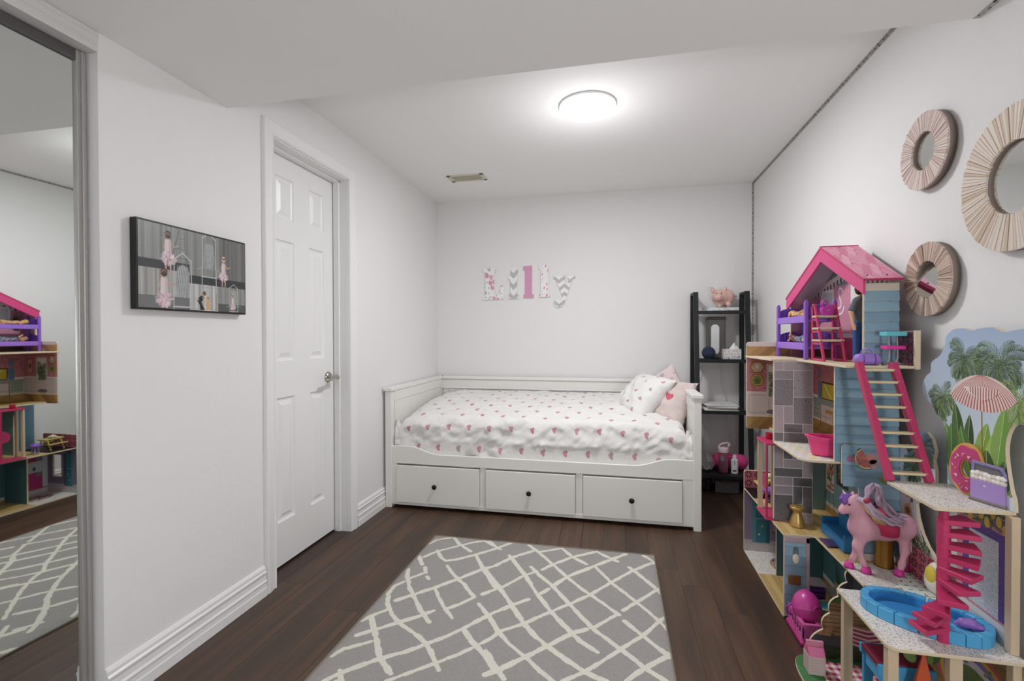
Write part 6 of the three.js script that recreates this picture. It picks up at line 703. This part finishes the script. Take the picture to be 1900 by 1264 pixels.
{ const t = thing('toy_sofa', 'blue plastic toy sofa on the wood deck before the blue wall', 'toy sofa', [2.50, D1Y, 1.99]), b1 = M(0x2f76ab, 0.4), y = D1Y; mesh('seat', rbox(2.452, 2.525, y + 0.004, y + 0.040, 1.895, 2.098, 0.006), b1, t); mesh('backrest', rbox(2.512, 2.532, y + 0.02, y + 0.098, 1.890, 2.103, 0.007), b1, t); for (const z of [1.890, 2.093]) mesh('arm', rbox(2.450, 2.528, y, y + 0.068, z - 0.007, z + 0.007, 0.005), M(0x2a6b9e, 0.42), t); mesh('front_skirt', rbox(2.448, 2.455, y + 0.001, y + 0.036, 1.892, 2.098, 0.002), M(0x2f7fb8, 0.4), t); }
single('toy_cushion', 'dark purple flat cushion lying on the deck in front of the blue sofa', 'cushion', [2.435, D1Y, 2.02], (() => { const g = pillowGeo(0.06, 0.085, 0.012, 2.4, 0.001, 5); g.rotateX(-Math.PI / 2); g.translate(0, 0.006, 0); return g; })(), M(0x43305f, 0.7));
{ // unicorn
  const Z = 2.222, G = D1Y, P = (u, v, z = 0) => [2.384 + (u - 1565) * 0.00165, 0.581 - (v - 945) * 0.00195 + (u - 1565) * 0.00013, Z + z], B = (a, r, b, s) => [...a, r, ...b, s];
  const t = thing('toy_unicorn', 'pink toy unicorn with pale lilac mane standing on the speckled deck', 'toy unicorn', [2.50, G, Z]), pinkS = M(0xd9a0ae, 0.5);
  const foot = (x, z) => [x, G + 0.014, z], legs = [];
  const leg = (hip, k, f, h, r) => legs.push(B(hip, r, k, r * 0.52), B(k, r * 0.52, f, r * 0.36), B(f, r * 0.36, h, r * 0.42));
  leg(P(1602, 990, 0.014), P(1593, 1012, 0.014), [2.424, G + 0.040, Z + 0.006], foot(2.420, Z - 0.004), 0.018); leg(P(1608, 990, 0.016), P(1597, 1018, 0.018), [2.447, G + 0.036, Z + 0.026], foot(2.458, Z + 0.030), 0.018);
  leg(P(1681, 990, 0.012), P(1683, 1022, 0.018), [2.567, G + 0.04, Z + 0.024], foot(2.560, Z + 0.026), 0.022); leg(P(1690, 990, -0.012), P(1697, 1018, -0.014), [2.598, G + 0.042, Z - 0.018], foot(2.602, Z - 0.020), 0.022);
  mesh('body', blob([B(P(1612, 986), 0.041, P(1650, 985), 0.040), B(P(1650, 985), 0.040, P(1684, 981), 0.044), B(P(1600, 984), 0.032, P(1612, 984), 0.036), B(P(1607, 972), 0.035, P(1596, 946), 0.024), B(P(1596, 946), 0.024, P(1590, 934), 0.021), B(P(1586, 938), 0.0195, P(1574, 949), 0.0125), B(P(1574, 949), 0.0125, P(1569, 953), 0.0115), B(P(1592, 930, 0.012), 0.006, P(1594, 921, 0.016), 0.003), B(P(1592, 930, -0.012), 0.006, P(1594, 921, -0.016), 0.003), ...legs], 0.015, 0.0036), pinkS, t);
  const hg = lathe([[0.0001, 0], [0.0165, 0], [0.0155, 0.008], [0.011, 0.022], [0.0001, 0.024]], 20); for (const [x, z] of [[2.416, Z - 0.004], [2.455, Z + 0.030], [2.557, Z + 0.026], [2.600, Z - 0.020]]) piece('hoof', hg, M(0xd23a97, 0.45), t, x, G, z);
  const horn = new THREE.ConeGeometry(0.008, 0.034, 16); horn.rotateZ(0.55); const hp = P(1577, 927); horn.translate(hp[0] - 0.006, hp[1] + 0.012, hp[2]); mesh('horn', horn, M(0xe3d6ea, 0.3, { clearcoat: 0.5 }), t); mesh('forelock', blob([B(P(1584, 930), 0.010, P(1572, 936, 0.008), 0.009), B(P(1578, 928), 0.010, P(1566, 930, 0.004), 0.007), B(P(1584, 926), 0.009, P(1570, 924), 0.006)], 0.006, 0.003), M(0x7a4ba6, 0.5), t);
  const lock = (n, pts, r, mat) => { const g = []; for (let k = 0; k < 9; k++) g.push(tube(pts.map((q, i) => [q[0] + rr(-1, 1) * r * (0.5 + 0.18 * i), q[1] + rr(-1, 1) * r * (0.5 + 0.18 * i), q[2] + rr(-1, 1) * r * (0.5 + 0.15 * i)]), r * rr(0.32, 0.6), 36, 6)); mesh(n, g, mat, t); };
  lock('mane', [P(1592, 926, 0.014), P(1606, 932, 0.03), P(1622, 950, 0.042), P(1640, 962, 0.048), P(1662, 968, 0.046)], 0.010, M(0xcdb7c9, 0.5)); lock('mane', [P(1610, 930, 0.018), P(1618, 906, 0.02), P(1630, 908, 0.022), P(1634, 930, 0.032), P(1650, 952, 0.042), P(1672, 962, 0.044)], 0.012, M(0xbfa6b9, 0.5)); lock('mane', [P(1600, 936, 0.02), P(1612, 950, 0.034), P(1624, 962, 0.044), P(1638, 968, 0.046)], 0.007, M(0xcfae7a, 0.5));
  lock('tail', [P(1697, 972), P(1706, 970), P(1714, 985), P(1711, 1005), P(1706, 1020), P(1714, 1036)], 0.009, M(0xb9c3c4, 0.5)); lock('tail', [P(1700, 974), P(1712, 986), P(1710, 1008), P(1712, 1024), P(1718, 1034)], 0.007, M(0x8d6a92, 0.5));
  mesh('saddle_cloth', (() => { const g = new THREE.SphereGeometry(1, 40, 24, 0, Math.PI * 2, 0, Math.PI * 0.62); g.scale(0.043, 0.060, 0.0585); const c = P(1649, 981); const p = g.attributes.position; for (let i = 0; i < p.count; i++) p.setXYZ(i, p.getX(i), p.getY(i) * 0.985 + 0.0012 * Math.sin(p.getX(i) * 500) * Math.cos(p.getY(i) * 500), p.getZ(i)); g.translate(...c); return g; })(), M(0xc22a54, 0.55, { side: THREE.DoubleSide }), t);
  mesh('bow', blob([B(P(1606, 930, 0.034), 0.009, P(1609, 928, 0.036), 0.008)], 0.004, 0.0025), M(0xa32345, 0.5), t);
  for (const s of [1, -1]) { const q = P(1579, 939, s * 0.0165); piece('eye', new THREE.SphereGeometry(0.0045, 14, 10), M(0x33202a, 0.15), t, ...q); }
}
{ const x = 2.600, z = 2.362, y = D1Y, t = thing('egg_chair', 'yellow and white toy egg chair half hidden behind the spiral stair', 'toy chair', [x, y, z]); const g = new THREE.SphereGeometry(0.034, 32, 24); const p = g.attributes.position; for (let i = 0; i < p.count; i++) { const q = 1 - 0.28 * (p.getY(i) / 0.034); p.setXYZ(i, p.getX(i) * q * 0.7, p.getY(i) * 1.45, p.getZ(i) * q); } g.computeVertexNormals(); g.translate(x, y + 0.053, z); mesh('shell', g, M(0xe6e0d2, 0.4), t); const c = new THREE.SphereGeometry(0.027, 28, 18); c.scale(0.5, 1.2, 0.9); c.translate(x - 0.012, y + 0.060, z + 0.004); mesh('cushion', c, M(0xd9c04a, 0.6), t); const b = lathe([[0.0001, 0], [0.02, 0], [0.018, 0.004], [0.0001, 0.006]], 24); b.translate(x, y, z); mesh('base', b, M(0xd8d2c6, 0.4), t); }
// ---------------------------------------------------------------- pool deck
{
  const cx = 2.474, cz = 2.535, y = D1Y, t = thing('toy_pool', 'blue brick-edged oval toy swimming pool on the speckled pool deck', 'toy pool', [cx, y, cz]), A = 0.150, Bq = 0.092, ang = -0.60, N = 20;
  const at = (a, k) => { const w = 1 - 0.10 * Math.cos(2 * a) * 0, ex = (A + k) * Math.sign(Math.cos(a)) * Math.pow(Math.abs(Math.cos(a)), 0.85) * w, ez = (Bq + k) * Math.sign(Math.sin(a)) * Math.pow(Math.abs(Math.sin(a)), 0.85); return [cx + ex * Math.cos(ang) + ez * Math.sin(ang) * 1, cz - ex * Math.sin(ang) + ez * Math.cos(ang)]; };
  const floorS = shapeOf(Array.from({ length: 60 }, (_, i) => at(i / 60 * 6.2832, -0.012))); mesh('basin_floor', flat(board(floorS, 0.004, 0), y + 0.0045), M(0x3b8ccc, 0.4), t);
  for (let k = 0; k < N; k++) { const a0 = (k + 0.03) / N * 6.2832, a1 = (k + 0.97) / N * 6.2832, o = []; for (let i = 0; i <= 5; i++) o.push(at(a0 + (a1 - a0) * i / 5, 0)); for (let i = 5; i >= 0; i--) o.push(at(a0 + (a1 - a0) * i / 5, -0.021)); mesh('rim_block', flat(board(shapeOf(o), 0.034 + (k % 3) * 0.0006, 0.0022), y + 0.0342 + (k % 3) * 0.0006), skyBlue, t); }
  const w = (k, h) => { const o = []; for (let i = 0; i <= 48; i++) o.push(at(i / 48 * 6.2832, k)); const q = []; for (let i = 48; i >= 0; i--) q.push(at(i / 48 * 6.2832, k - 0.003)); const s = shapeOf(o), hl = new THREE.Path(); q.forEach(([a, b], i) => (i ? hl.lineTo(a, b) : hl.moveTo(a, b))); s.holes.push(hl); return flat(board(s, h, 0), y + h + 0.0005); }; mesh('inner_wall', w(-0.019, 0.026), M(0x3f93d2, 0.42), t);
  const [sx, sz] = at(0.05, -0.05); mesh('seat_step', rbox(sx - 0.035, sx + 0.022, y + 0.004, y + 0.020, sz - 0.026, sz + 0.022, 0.005), M(0x57abdd, 0.4), t); const [px, pz] = at(4.95, -0.012); mesh('tap', [rbox(px - 0.006, px + 0.006, y + 0.03, y + 0.048, pz - 0.006, pz + 0.006, 0.003)], M(0x9aa0a4, 0.35, { metalness: 0.5 }), t);
  const dx = sx - 0.002, dz = sz + 0.000, dy = y + 0.020, d = thing('toy_dolphin', 'small purple toy dolphin on the step inside the blue pool', 'toy dolphin', [dx, dy, dz]);
  mesh('body', blob([[dx - 0.012, dy + 0.015, dz - 0.004, 0.0125, dx + 0.004, dy + 0.016, dz + 0.002, 0.0125], [dx + 0.004, dy + 0.016, dz + 0.002, 0.0125, dx + 0.020, dy + 0.011, dz + 0.010, 0.0065], [dx + 0.020, dy + 0.011, dz + 0.010, 0.006, dx + 0.029, dy + 0.008, dz + 0.014, 0.003], [dx - 0.020, dy + 0.010, dz - 0.008, 0.007, dx - 0.028, dy + 0.008, dz - 0.011, 0.0042]], 0.007, 0.0018), M(0x9a6fc0, 0.4), d);
  for (const s of [-1, 1]) mesh('fin', blob([[dx + 0.002 - s * 0.004, dy + 0.012, dz + s * 0.009, 0.0034, dx + 0.008 - s * 0.006, dy + 0.004, dz + s * 0.019, 0.0018]], 0.002, 0.0015), M(0x6f4c9c, 0.45), d); mesh('fin', blob([[dx + 0.003, dy + 0.026, dz + 0.002, 0.0034, dx + 0.010, dy + 0.034, dz + 0.005, 0.0014]], 0.002, 0.0015), M(0x6f4c9c, 0.45), d, 'back fin'); mesh('tail_fluke', blob([[dx + 0.029, dy + 0.008, dz + 0.014, 0.0028, dx + 0.036, dy + 0.006, dz + 0.004, 0.0018], [dx + 0.029, dy + 0.008, dz + 0.014, 0.0028, dx + 0.030, dy + 0.006, dz + 0.026, 0.0018]], 0.002, 0.0015), M(0x6f4c9c, 0.45), d);
}
{ // doughnut float and cooler, upright cut-outs on the terrace
  const TY = 0.7335, x = 2.598, z = 2.512, t = thing('doughnut_float', 'pink iced toy doughnut standing upright on the terrace before the palm board', 'toy doughnut', [x, TY, z]); const zz = (g) => { g.rotateY(-Math.PI / 2 + 0.42); g.translate(x, TY + 0.075, z); return g; };
  const ring = (R, r, d, z0, wob = 0) => { const s = new THREE.Shape(), n = 64; for (let i = 0; i <= n; i++) { const a = i / n * 6.2832, q = R * (1 + wob * Math.sin(a * 7 + 1)); i ? s.lineTo(q * 0.62 * Math.cos(a), q * Math.sin(a)) : s.moveTo(q * 0.62 * Math.cos(a), q * Math.sin(a)); } const h = new THREE.Path(); for (let i = 0; i <= 40; i++) { const a = -i / 40 * 6.2832; i ? h.lineTo(r * 0.62 * Math.cos(a), r * Math.sin(a)) : h.moveTo(r * 0.62 * Math.cos(a), r * Math.sin(a)); } s.holes.push(h); const g = new THREE.ExtrudeGeometry(s, { depth: d, bevelEnabled: true, bevelThickness: 0.0015, bevelSize: 0.0015, bevelOffset: -0.0015, bevelSegments: 2 }); g.translate(0, 0, z0); return g; };
  mesh('dough', zz(ring(0.075, 0.024, 0.006, 0)), M(0xd9a45a, 0.5), t); mesh('icing', zz(ring(0.067, 0.027, 0.002, 0.007, 0.045)), M(0xc2437c, 0.4), t);
  const sp = new THREE.CapsuleGeometry(0.0014, 0.006, 4, 8); for (let k = 0; k < 22; k++) { const a = k * 0.62 + rr(-0.15, 0.15), q = rr(0.034, 0.060), g = sp.clone(); g.rotateZ(rnd() * 3.1); g.translate(q * 0.62 * Math.cos(a), q * Math.sin(a), 0.0112); mesh('sprinkle', zz(g), M([0xe8d8a8, 0xe59a5a, 0xf0e2ec, 0xd7a0c6][k % 4], 0.5), t); }
  const cx = 2.598, cz = 2.592, c = thing('toy_cooler', 'lilac toy cooler box with pale ice, standing at the terrace edge', 'toy cooler', [cx, TY, cz]); const q = (g) => { g.rotateY(-Math.PI / 2 + 0.36); g.translate(cx, TY, cz); return g; };
  mesh('box', q(rbox(-0.042, 0.042, 0.006, 0.062, -0.004, 0.010, 0.003)), printed(128, 128, (c2, w, h) => { c2.fillStyle = '#a78cc8'; c2.fillRect(0, 0, w, h); c2.fillStyle = '#e9e2ef'; c2.beginPath(); c2.arc(w * 0.44, h * 0.25, 5, 0, 7); c2.fill(); }), c); mesh('foot', q(rbox(-0.044, 0.044, 0, 0.008, -0.006, 0.012, 0.002)), M(0x77726c, 0.5), c);
  mesh('lid', q(board(shapeOf([[-0.042, 0.078], [-0.040, 0.112], [0.034, 0.108], [0.043, 0.090], [0.043, 0.070], [0.038, 0.070], [0.036, 0.092], [0.028, 0.101], [-0.034, 0.104], [-0.037, 0.078]]), 0.007, 0.001)), M(0x8d7fae, 0.45), c); mesh('lid_inside', q(board(shapeOf([[-0.038, 0.066], [-0.036, 0.103], [0.030, 0.100], [0.038, 0.088], [0.040, 0.060]]), 0.003, 0.0005)), M(0x6e6a72, 0.5), c);
  for (let k = 0; k < 16; k++) { const g = new THREE.IcosahedronGeometry(0.008, 1); g.translate(-0.036 + (k % 8) * 0.0103, 0.066 + Math.floor(k / 8) * 0.011 + rr(-0.002, 0.002), 0.004); mesh('ice_lump', q(g), M([0xeae4dc, 0xdccfc2, 0xf0ece6][k % 3], 0.4), c); }
}
// ---------------------------------------------------------------- toys on the floor before the house
{
  const x0 = 2.296, x1 = 2.362, z0 = 1.970, z1 = 2.130, y = 0.0, ch = 0.066, t = thing('pet_carrier', 'pink plastic toy crate with slotted sides on the floor by the dollhouse', 'toy crate', [2.33, y, 2.05]), p1 = M(0xd45fa6, 0.42), p2 = M(0xb8277a, 0.42);
  mesh('base_tray', rbox(x0 - 0.008, x1 + 0.008, y, y + 0.022, z0 - 0.008, z1 + 0.008, 0.010, 3), p2, t); mesh('crate_floor', rbox(x0 + 0.004, x1 - 0.004, y + 0.02, y + 0.028, z0 + 0.004, z1 - 0.004, 0.002), p1, t);
  const sidewall = (w, h, n) => { const s = rrect(0, w, 0, h, 0.012); for (let k = 0; k < n; k++) { const a = 0.02 + k * (w - 0.04) / n + 0.004, b = 0.02 + (k + 1) * (w - 0.04) / n - 0.004, tilt = 0.012 * (k - (n - 1) / 2) / n, q = new THREE.Path(); q.moveTo(a, 0.018); q.lineTo(a + tilt, h - 0.026); q.quadraticCurveTo((a + b) / 2 + tilt, h - 0.012, b + tilt, h - 0.026); q.lineTo(b, 0.018); q.closePath(); s.holes.push(q); } return board(s, 0.006, 0.0012); };
  for (const x of [x0 + 0.006, x1]) { const g = sidewall(z1 - z0, ch, 5); g.translate(z0, y + 0.020, 0); mesh('slotted_side', faceX(g, x), p1, t); }
  for (const z of [z0, z1 - 0.006]) { const g = sidewall(x1 - x0, ch, 0); g.translate(x0, y + 0.020, z); mesh('end_wall', g, p1, t); }
  mesh('top_rim', [rbox(x0 - 0.002, x1 + 0.002, y + ch + 0.014, y + ch + 0.022, z0 - 0.002, z0 + 0.012, 0.003), rbox(x0 - 0.002, x1 + 0.002, y + ch + 0.014, y + ch + 0.022, z1 - 0.012, z1 + 0.002, 0.003), rbox(x0 - 0.002, x0 + 0.012, y + ch + 0.014, y + ch + 0.022, z0, z1, 0.003), rbox(x1 - 0.012, x1 + 0.002, y + ch + 0.014, y + ch + 0.022, z0, z1, 0.003), box(x0 + 0.005, x1 - 0.005, y + 0.055, y + 0.058, z0 + 0.005, z1 - 0.005)], p1, t);
  const ex = 2.338, ez = 2.050, ey = 0.0585, e = thing('toy_egg', 'magenta egg-shaped plastic toy resting on top of the pink crate', 'toy egg', [ex, ey, ez]); const g = new THREE.SphereGeometry(0.052, 44, 32); const p = g.attributes.position; for (let i = 0; i < p.count; i++) { const q = 1 - 0.10 * p.getY(i) / 0.052; p.setXYZ(i, p.getX(i) * q, p.getY(i) * 1.18, p.getZ(i) * q * 1.05); } g.computeVertexNormals(); g.rotateX(-0.35); g.translate(ex, ey + 0.0585, ez); mesh('shell', g, M(0xc43a93, 0.35, { clearcoat: 0.3 }), e); const r = new THREE.TorusGeometry(0.0528, 0.0012, 8, 64); r.scale(1, 1.05, 1); r.rotateX(Math.PI / 2 - 0.35); r.translate(ex, ey + 0.053, ez + 0.002); mesh('seam', r, M(0xd45aa8, 0.4), e);
  const hnd = new THREE.TorusGeometry(0.013, 0.0025, 8, 24, Math.PI); hnd.rotateY(0.4); hnd.translate(ex + 0.02, ey + 0.07, ez + 0.047); mesh('latch', hnd, M(0xb02f83, 0.4), e); const k = new THREE.TorusGeometry(0.020, 0.004, 8, 24, Math.PI); k.rotateZ(Math.PI / 2); k.translate(ex - 0.050, ey + 0.035, ez - 0.01); mesh('handle', k, M(0x7d2f8c, 0.4), e);
}
{ const x = 2.462, z = 1.985, y = 0.0125, t = thing('toy_basin', 'teal toy basin with an olive rim behind the magenta egg', 'toy basin', [x, y, z]); const g = lathe([[0.0001, 0.05], [0.050, 0.05], [0.056, 0.056], [0.060, 0.080], [0.066, 0.084], [0.070, 0.080], [0.062, 0.0], [0.0001, 0.0]].reverse(), 44); g.scale(1.05, 1, 0.7); g.computeVertexNormals(); g.translate(x, y, z); mesh('tub', g, M(0x97a07c, 0.5, { side: THREE.DoubleSide }), t); const w = new THREE.CylinderGeometry(0.054, 0.052, 0.004, 40); w.scale(1.05, 1, 0.7); w.translate(x, y + 0.074, z); mesh('liner', w, M(0x3fa9b4, 0.3), t, 'teal liner'); const p = new THREE.CylinderGeometry(0.022, 0.022, 0.002, 24); p.scale(1.4, 1, 0.6); p.translate(x + 0.012, y + 0.0768, z + 0.004); mesh('plug', p, M(0x2a6f78, 0.4), t); }
{ const x = 2.280, z = 2.285, y = 0.0118, t = thing('toy_carton', 'pink and white toy carton standing on the green garden board edge', 'toy carton', [x, y, z]); mesh('body', rbox(x - 0.027, x + 0.027, y, y + 0.064, z - 0.026, z + 0.026, 0.002), printed(128, 128, (c, w, h) => { c.fillStyle = '#cfb9b6'; c.fillRect(0, 0, w, h); for (let i = 0; i < 5; i++) { c.fillStyle = '#b79d9f'; c.fillRect(10, 20 + i * 20, w - 20, 3); } }), t); const s = shapeOf([[-0.027, 0], [0.027, 0], [0.012, 0.026], [-0.012, 0.026]]), g = board(s, 0.052, 0.001); g.rotateY(Math.PI / 2); g.translate(x - 0.026, y + 0.0645, z); mesh('sloped_top', g, M(0xcf6a94, 0.45), t, 'pink sloped top'); mesh('ridge_fold', rbox(x - 0.027, x + 0.027, y + 0.089, y + 0.108, z - 0.004, z + 0.006, 0.001), M(0xd48aa6, 0.5), t); }
{ const t = thing('toy_bench', 'blue arched plastic toy bench with a maroon top under the pool deck', 'toy bench', [2.43, 0.0135, 2.52]), y = 0.0135; for (const z of [2.455, 2.560]) { const s = new THREE.Shape(); s.moveTo(2.352, 0); s.lineTo(2.352, 0.185); s.lineTo(2.344, 0.192); s.lineTo(2.344, 0.220); s.lineTo(2.490, 0.220); s.lineTo(2.490, 0.192); s.lineTo(2.482, 0.185); s.lineTo(2.482, 0); s.lineTo(2.455, 0); s.lineTo(2.455, 0.11); s.quadraticCurveTo(2.452, 0.160, 2.417, 0.162); s.quadraticCurveTo(2.382, 0.160, 2.379, 0.11); s.lineTo(2.379, 0); s.closePath(); const g = board(s, 0.010, 0.0015); g.translate(0, y, z); mesh('arched_end', g, skyBlue, t); } mesh('top', rbox(2.346, 2.488, y + 0.206, y + 0.224, 2.466, 2.560, 0.003), M(0x7c1f3c, 0.45), t, 'maroon top'); mesh('apron', rbox(2.356, 2.362, y + 0.16, y + 0.206, 2.466, 2.560, 0.002), skyBlue, t); }
{ const x = 2.433, z = 2.615, y = 0.0125, t = thing('toy_tent', 'orange pointed toy tent with green leaves at its tip, under the pool deck', 'toy tent', [x, y, z]); const g = new THREE.ConeGeometry(0.085, 0.312, 4, 12); g.rotateY(0.35); g.translate(x, y + 0.156, z); mesh('cloth', toCreasedNormals(g.toNonIndexed(), 0.5), M(0xc9562f, 0.75), t); const l = (dx, a) => { const q = new THREE.SphereGeometry(0.024, 20, 14); q.scale(0.62, 1, 0.14); q.rotateZ(a); q.translate(x + dx, y + 0.285, z - 0.01); mesh('leaf', q, M(0x5d7a3f, 0.6), t); }; l(-0.03, 0.5); l(0.03, -0.5); const k = new THREE.CylinderGeometry(0.007, 0.007, 0.022, 12); k.translate(x, y + 0.314, z); mesh('tip', k, M(0xc04a2a, 0.6), t); }
{ const t = thing('toy_dresser', 'purple louvred toy dresser with a white top in the ground floor room', 'toy dresser', [2.44, 0.0125, 1.87]), y = 0.0125; mesh('body', rbox(2.395, 2.462, y, y + 0.118, 1.84, 1.90, 0.002), M(0x3d2458, 0.5), t); for (let k = 0; k < 5; k++) mesh('drawer', rbox(2.397, 2.460, y + 0.006 + k * 0.022, y + 0.023 + k * 0.022, 1.899, 1.905, 0.002), M(0x5a3482, 0.45), t); mesh('top', rbox(2.390, 2.468, y + 0.118, y + 0.126, 1.835, 1.908, 0.002), M(0xb9b2b6, 0.45), t); }
{ const t = thing('toy_desk', 'small white toy table beside the purple dresser in the ground floor room', 'toy table', [2.515, 0.0125, 1.86]), y = 0.0125; mesh('top', rbox(2.480, 2.556, y + 0.080, y + 0.087, 1.825, 1.900, 0.002), M(0xc9c3c0, 0.5), t); for (const x of [2.487, 2.549]) for (const z of [1.832, 1.893]) mesh('leg', rbox(x - 0.003, x + 0.003, y, y + 0.081, z - 0.003, z + 0.003, 0.001), M(0xc0a37a, 0.5), t); }
// patio pieces seen in the closet mirror
{ const y = D1Y, t = thing('picnic_table', 'yellow toy picnic table on the tiled patio, seen in the closet mirror', 'toy picnic table', [2.40, y, 1.41]), yl = M(0xcdb468, 0.5); mesh('table_top', rbox(2.365, 2.440, y + 0.076, y + 0.084, 1.345, 1.470, 0.002), yl, t); for (const x of [2.335, 2.462]) mesh('bench', rbox(x - 0.010, x + 0.010, y + 0.044, y + 0.051, 1.345, 1.470, 0.002), yl, t); for (const z of [1.365, 1.450]) mesh('trestle', [bar([2.375, y + 0.078, z], [2.340, y, z], 0.007), bar([2.430, y + 0.078, z], [2.460, y, z], 0.007), bar([2.334, y + 0.044, z], [2.464, y + 0.044, z], 0.006)], yl, t); }
{ const y = D1Y + 0.0845, x = 2.40, z = 1.40, t = thing('popcorn_plate', 'white toy plate heaped with cream pieces on the picnic table', 'plate', [x, y, z]); const g = lathe([[0.0001, 0], [0.018, 0], [0.030, 0.006], [0.029, 0.0075], [0.017, 0.002], [0.0001, 0.002]], 28); g.translate(x, y, z); mesh('dish', g, M(0xd9e2e0, 0.4), t); for (let k = 0; k < 12; k++) { const q = new THREE.IcosahedronGeometry(0.007, 1); q.translate(x + rr(-0.016, 0.016), y + 0.008 + rr(0, 0.012), z + rr(-0.016, 0.016)); mesh('morsel', q, M(0xe6dcb0, 0.7), t); } }
{ const y = D1Y, x = 2.345, z = 1.545, t = thing('toy_grill', 'round purple toy kettle grill on pale legs by the pink lift frame', 'toy grill', [x, y, z]); const g = new THREE.SphereGeometry(0.030, 32, 20); g.scale(1, 0.62, 1); g.translate(x, y + 0.058, z); mesh('kettle', g, violet, t); const r = new THREE.TorusGeometry(0.030, 0.0018, 8, 40); r.rotateX(Math.PI / 2); r.translate(x, y + 0.058, z); mesh('rim', r, violetD, t); for (let k = 0; k < 3; k++) { const a = k * 2.09 + 0.4; mesh('leg', bar([x + 0.014 * Math.cos(a), y + 0.045, z + 0.014 * Math.sin(a)], [x + 0.026 * Math.cos(a), y, z + 0.026 * Math.sin(a)], 0.004), M(0xbdb6c6, 0.4), t); } const s = new THREE.CylinderGeometry(0.018, 0.018, 0.004, 24); s.translate(x, y + 0.016, z); mesh('lower_tray', s, violetD, t); }
{ const y = 0.7105, x = 2.30, z = 1.70, t = thing('toy_cup', 'small crimson toy cup on top of the pink lift', 'toy cup', [x, y, z]); const g = lathe([[0.0001, 0], [0.014, 0], [0.017, 0.028], [0.015, 0.028], [0.0125, 0.003], [0.0001, 0.003]], 24); g.translate(x, y, z); mesh('cup', g, M(0xc02548, 0.4), t); const h = new THREE.TorusGeometry(0.009, 0.002, 8, 20, Math.PI); h.rotateZ(-Math.PI / 2); h.rotateY(-1.2); h.translate(x, y + 0.014, z - 0.015); mesh('handle', h, M(0xc02548, 0.4), t); }
renderer.render(scene, camera);
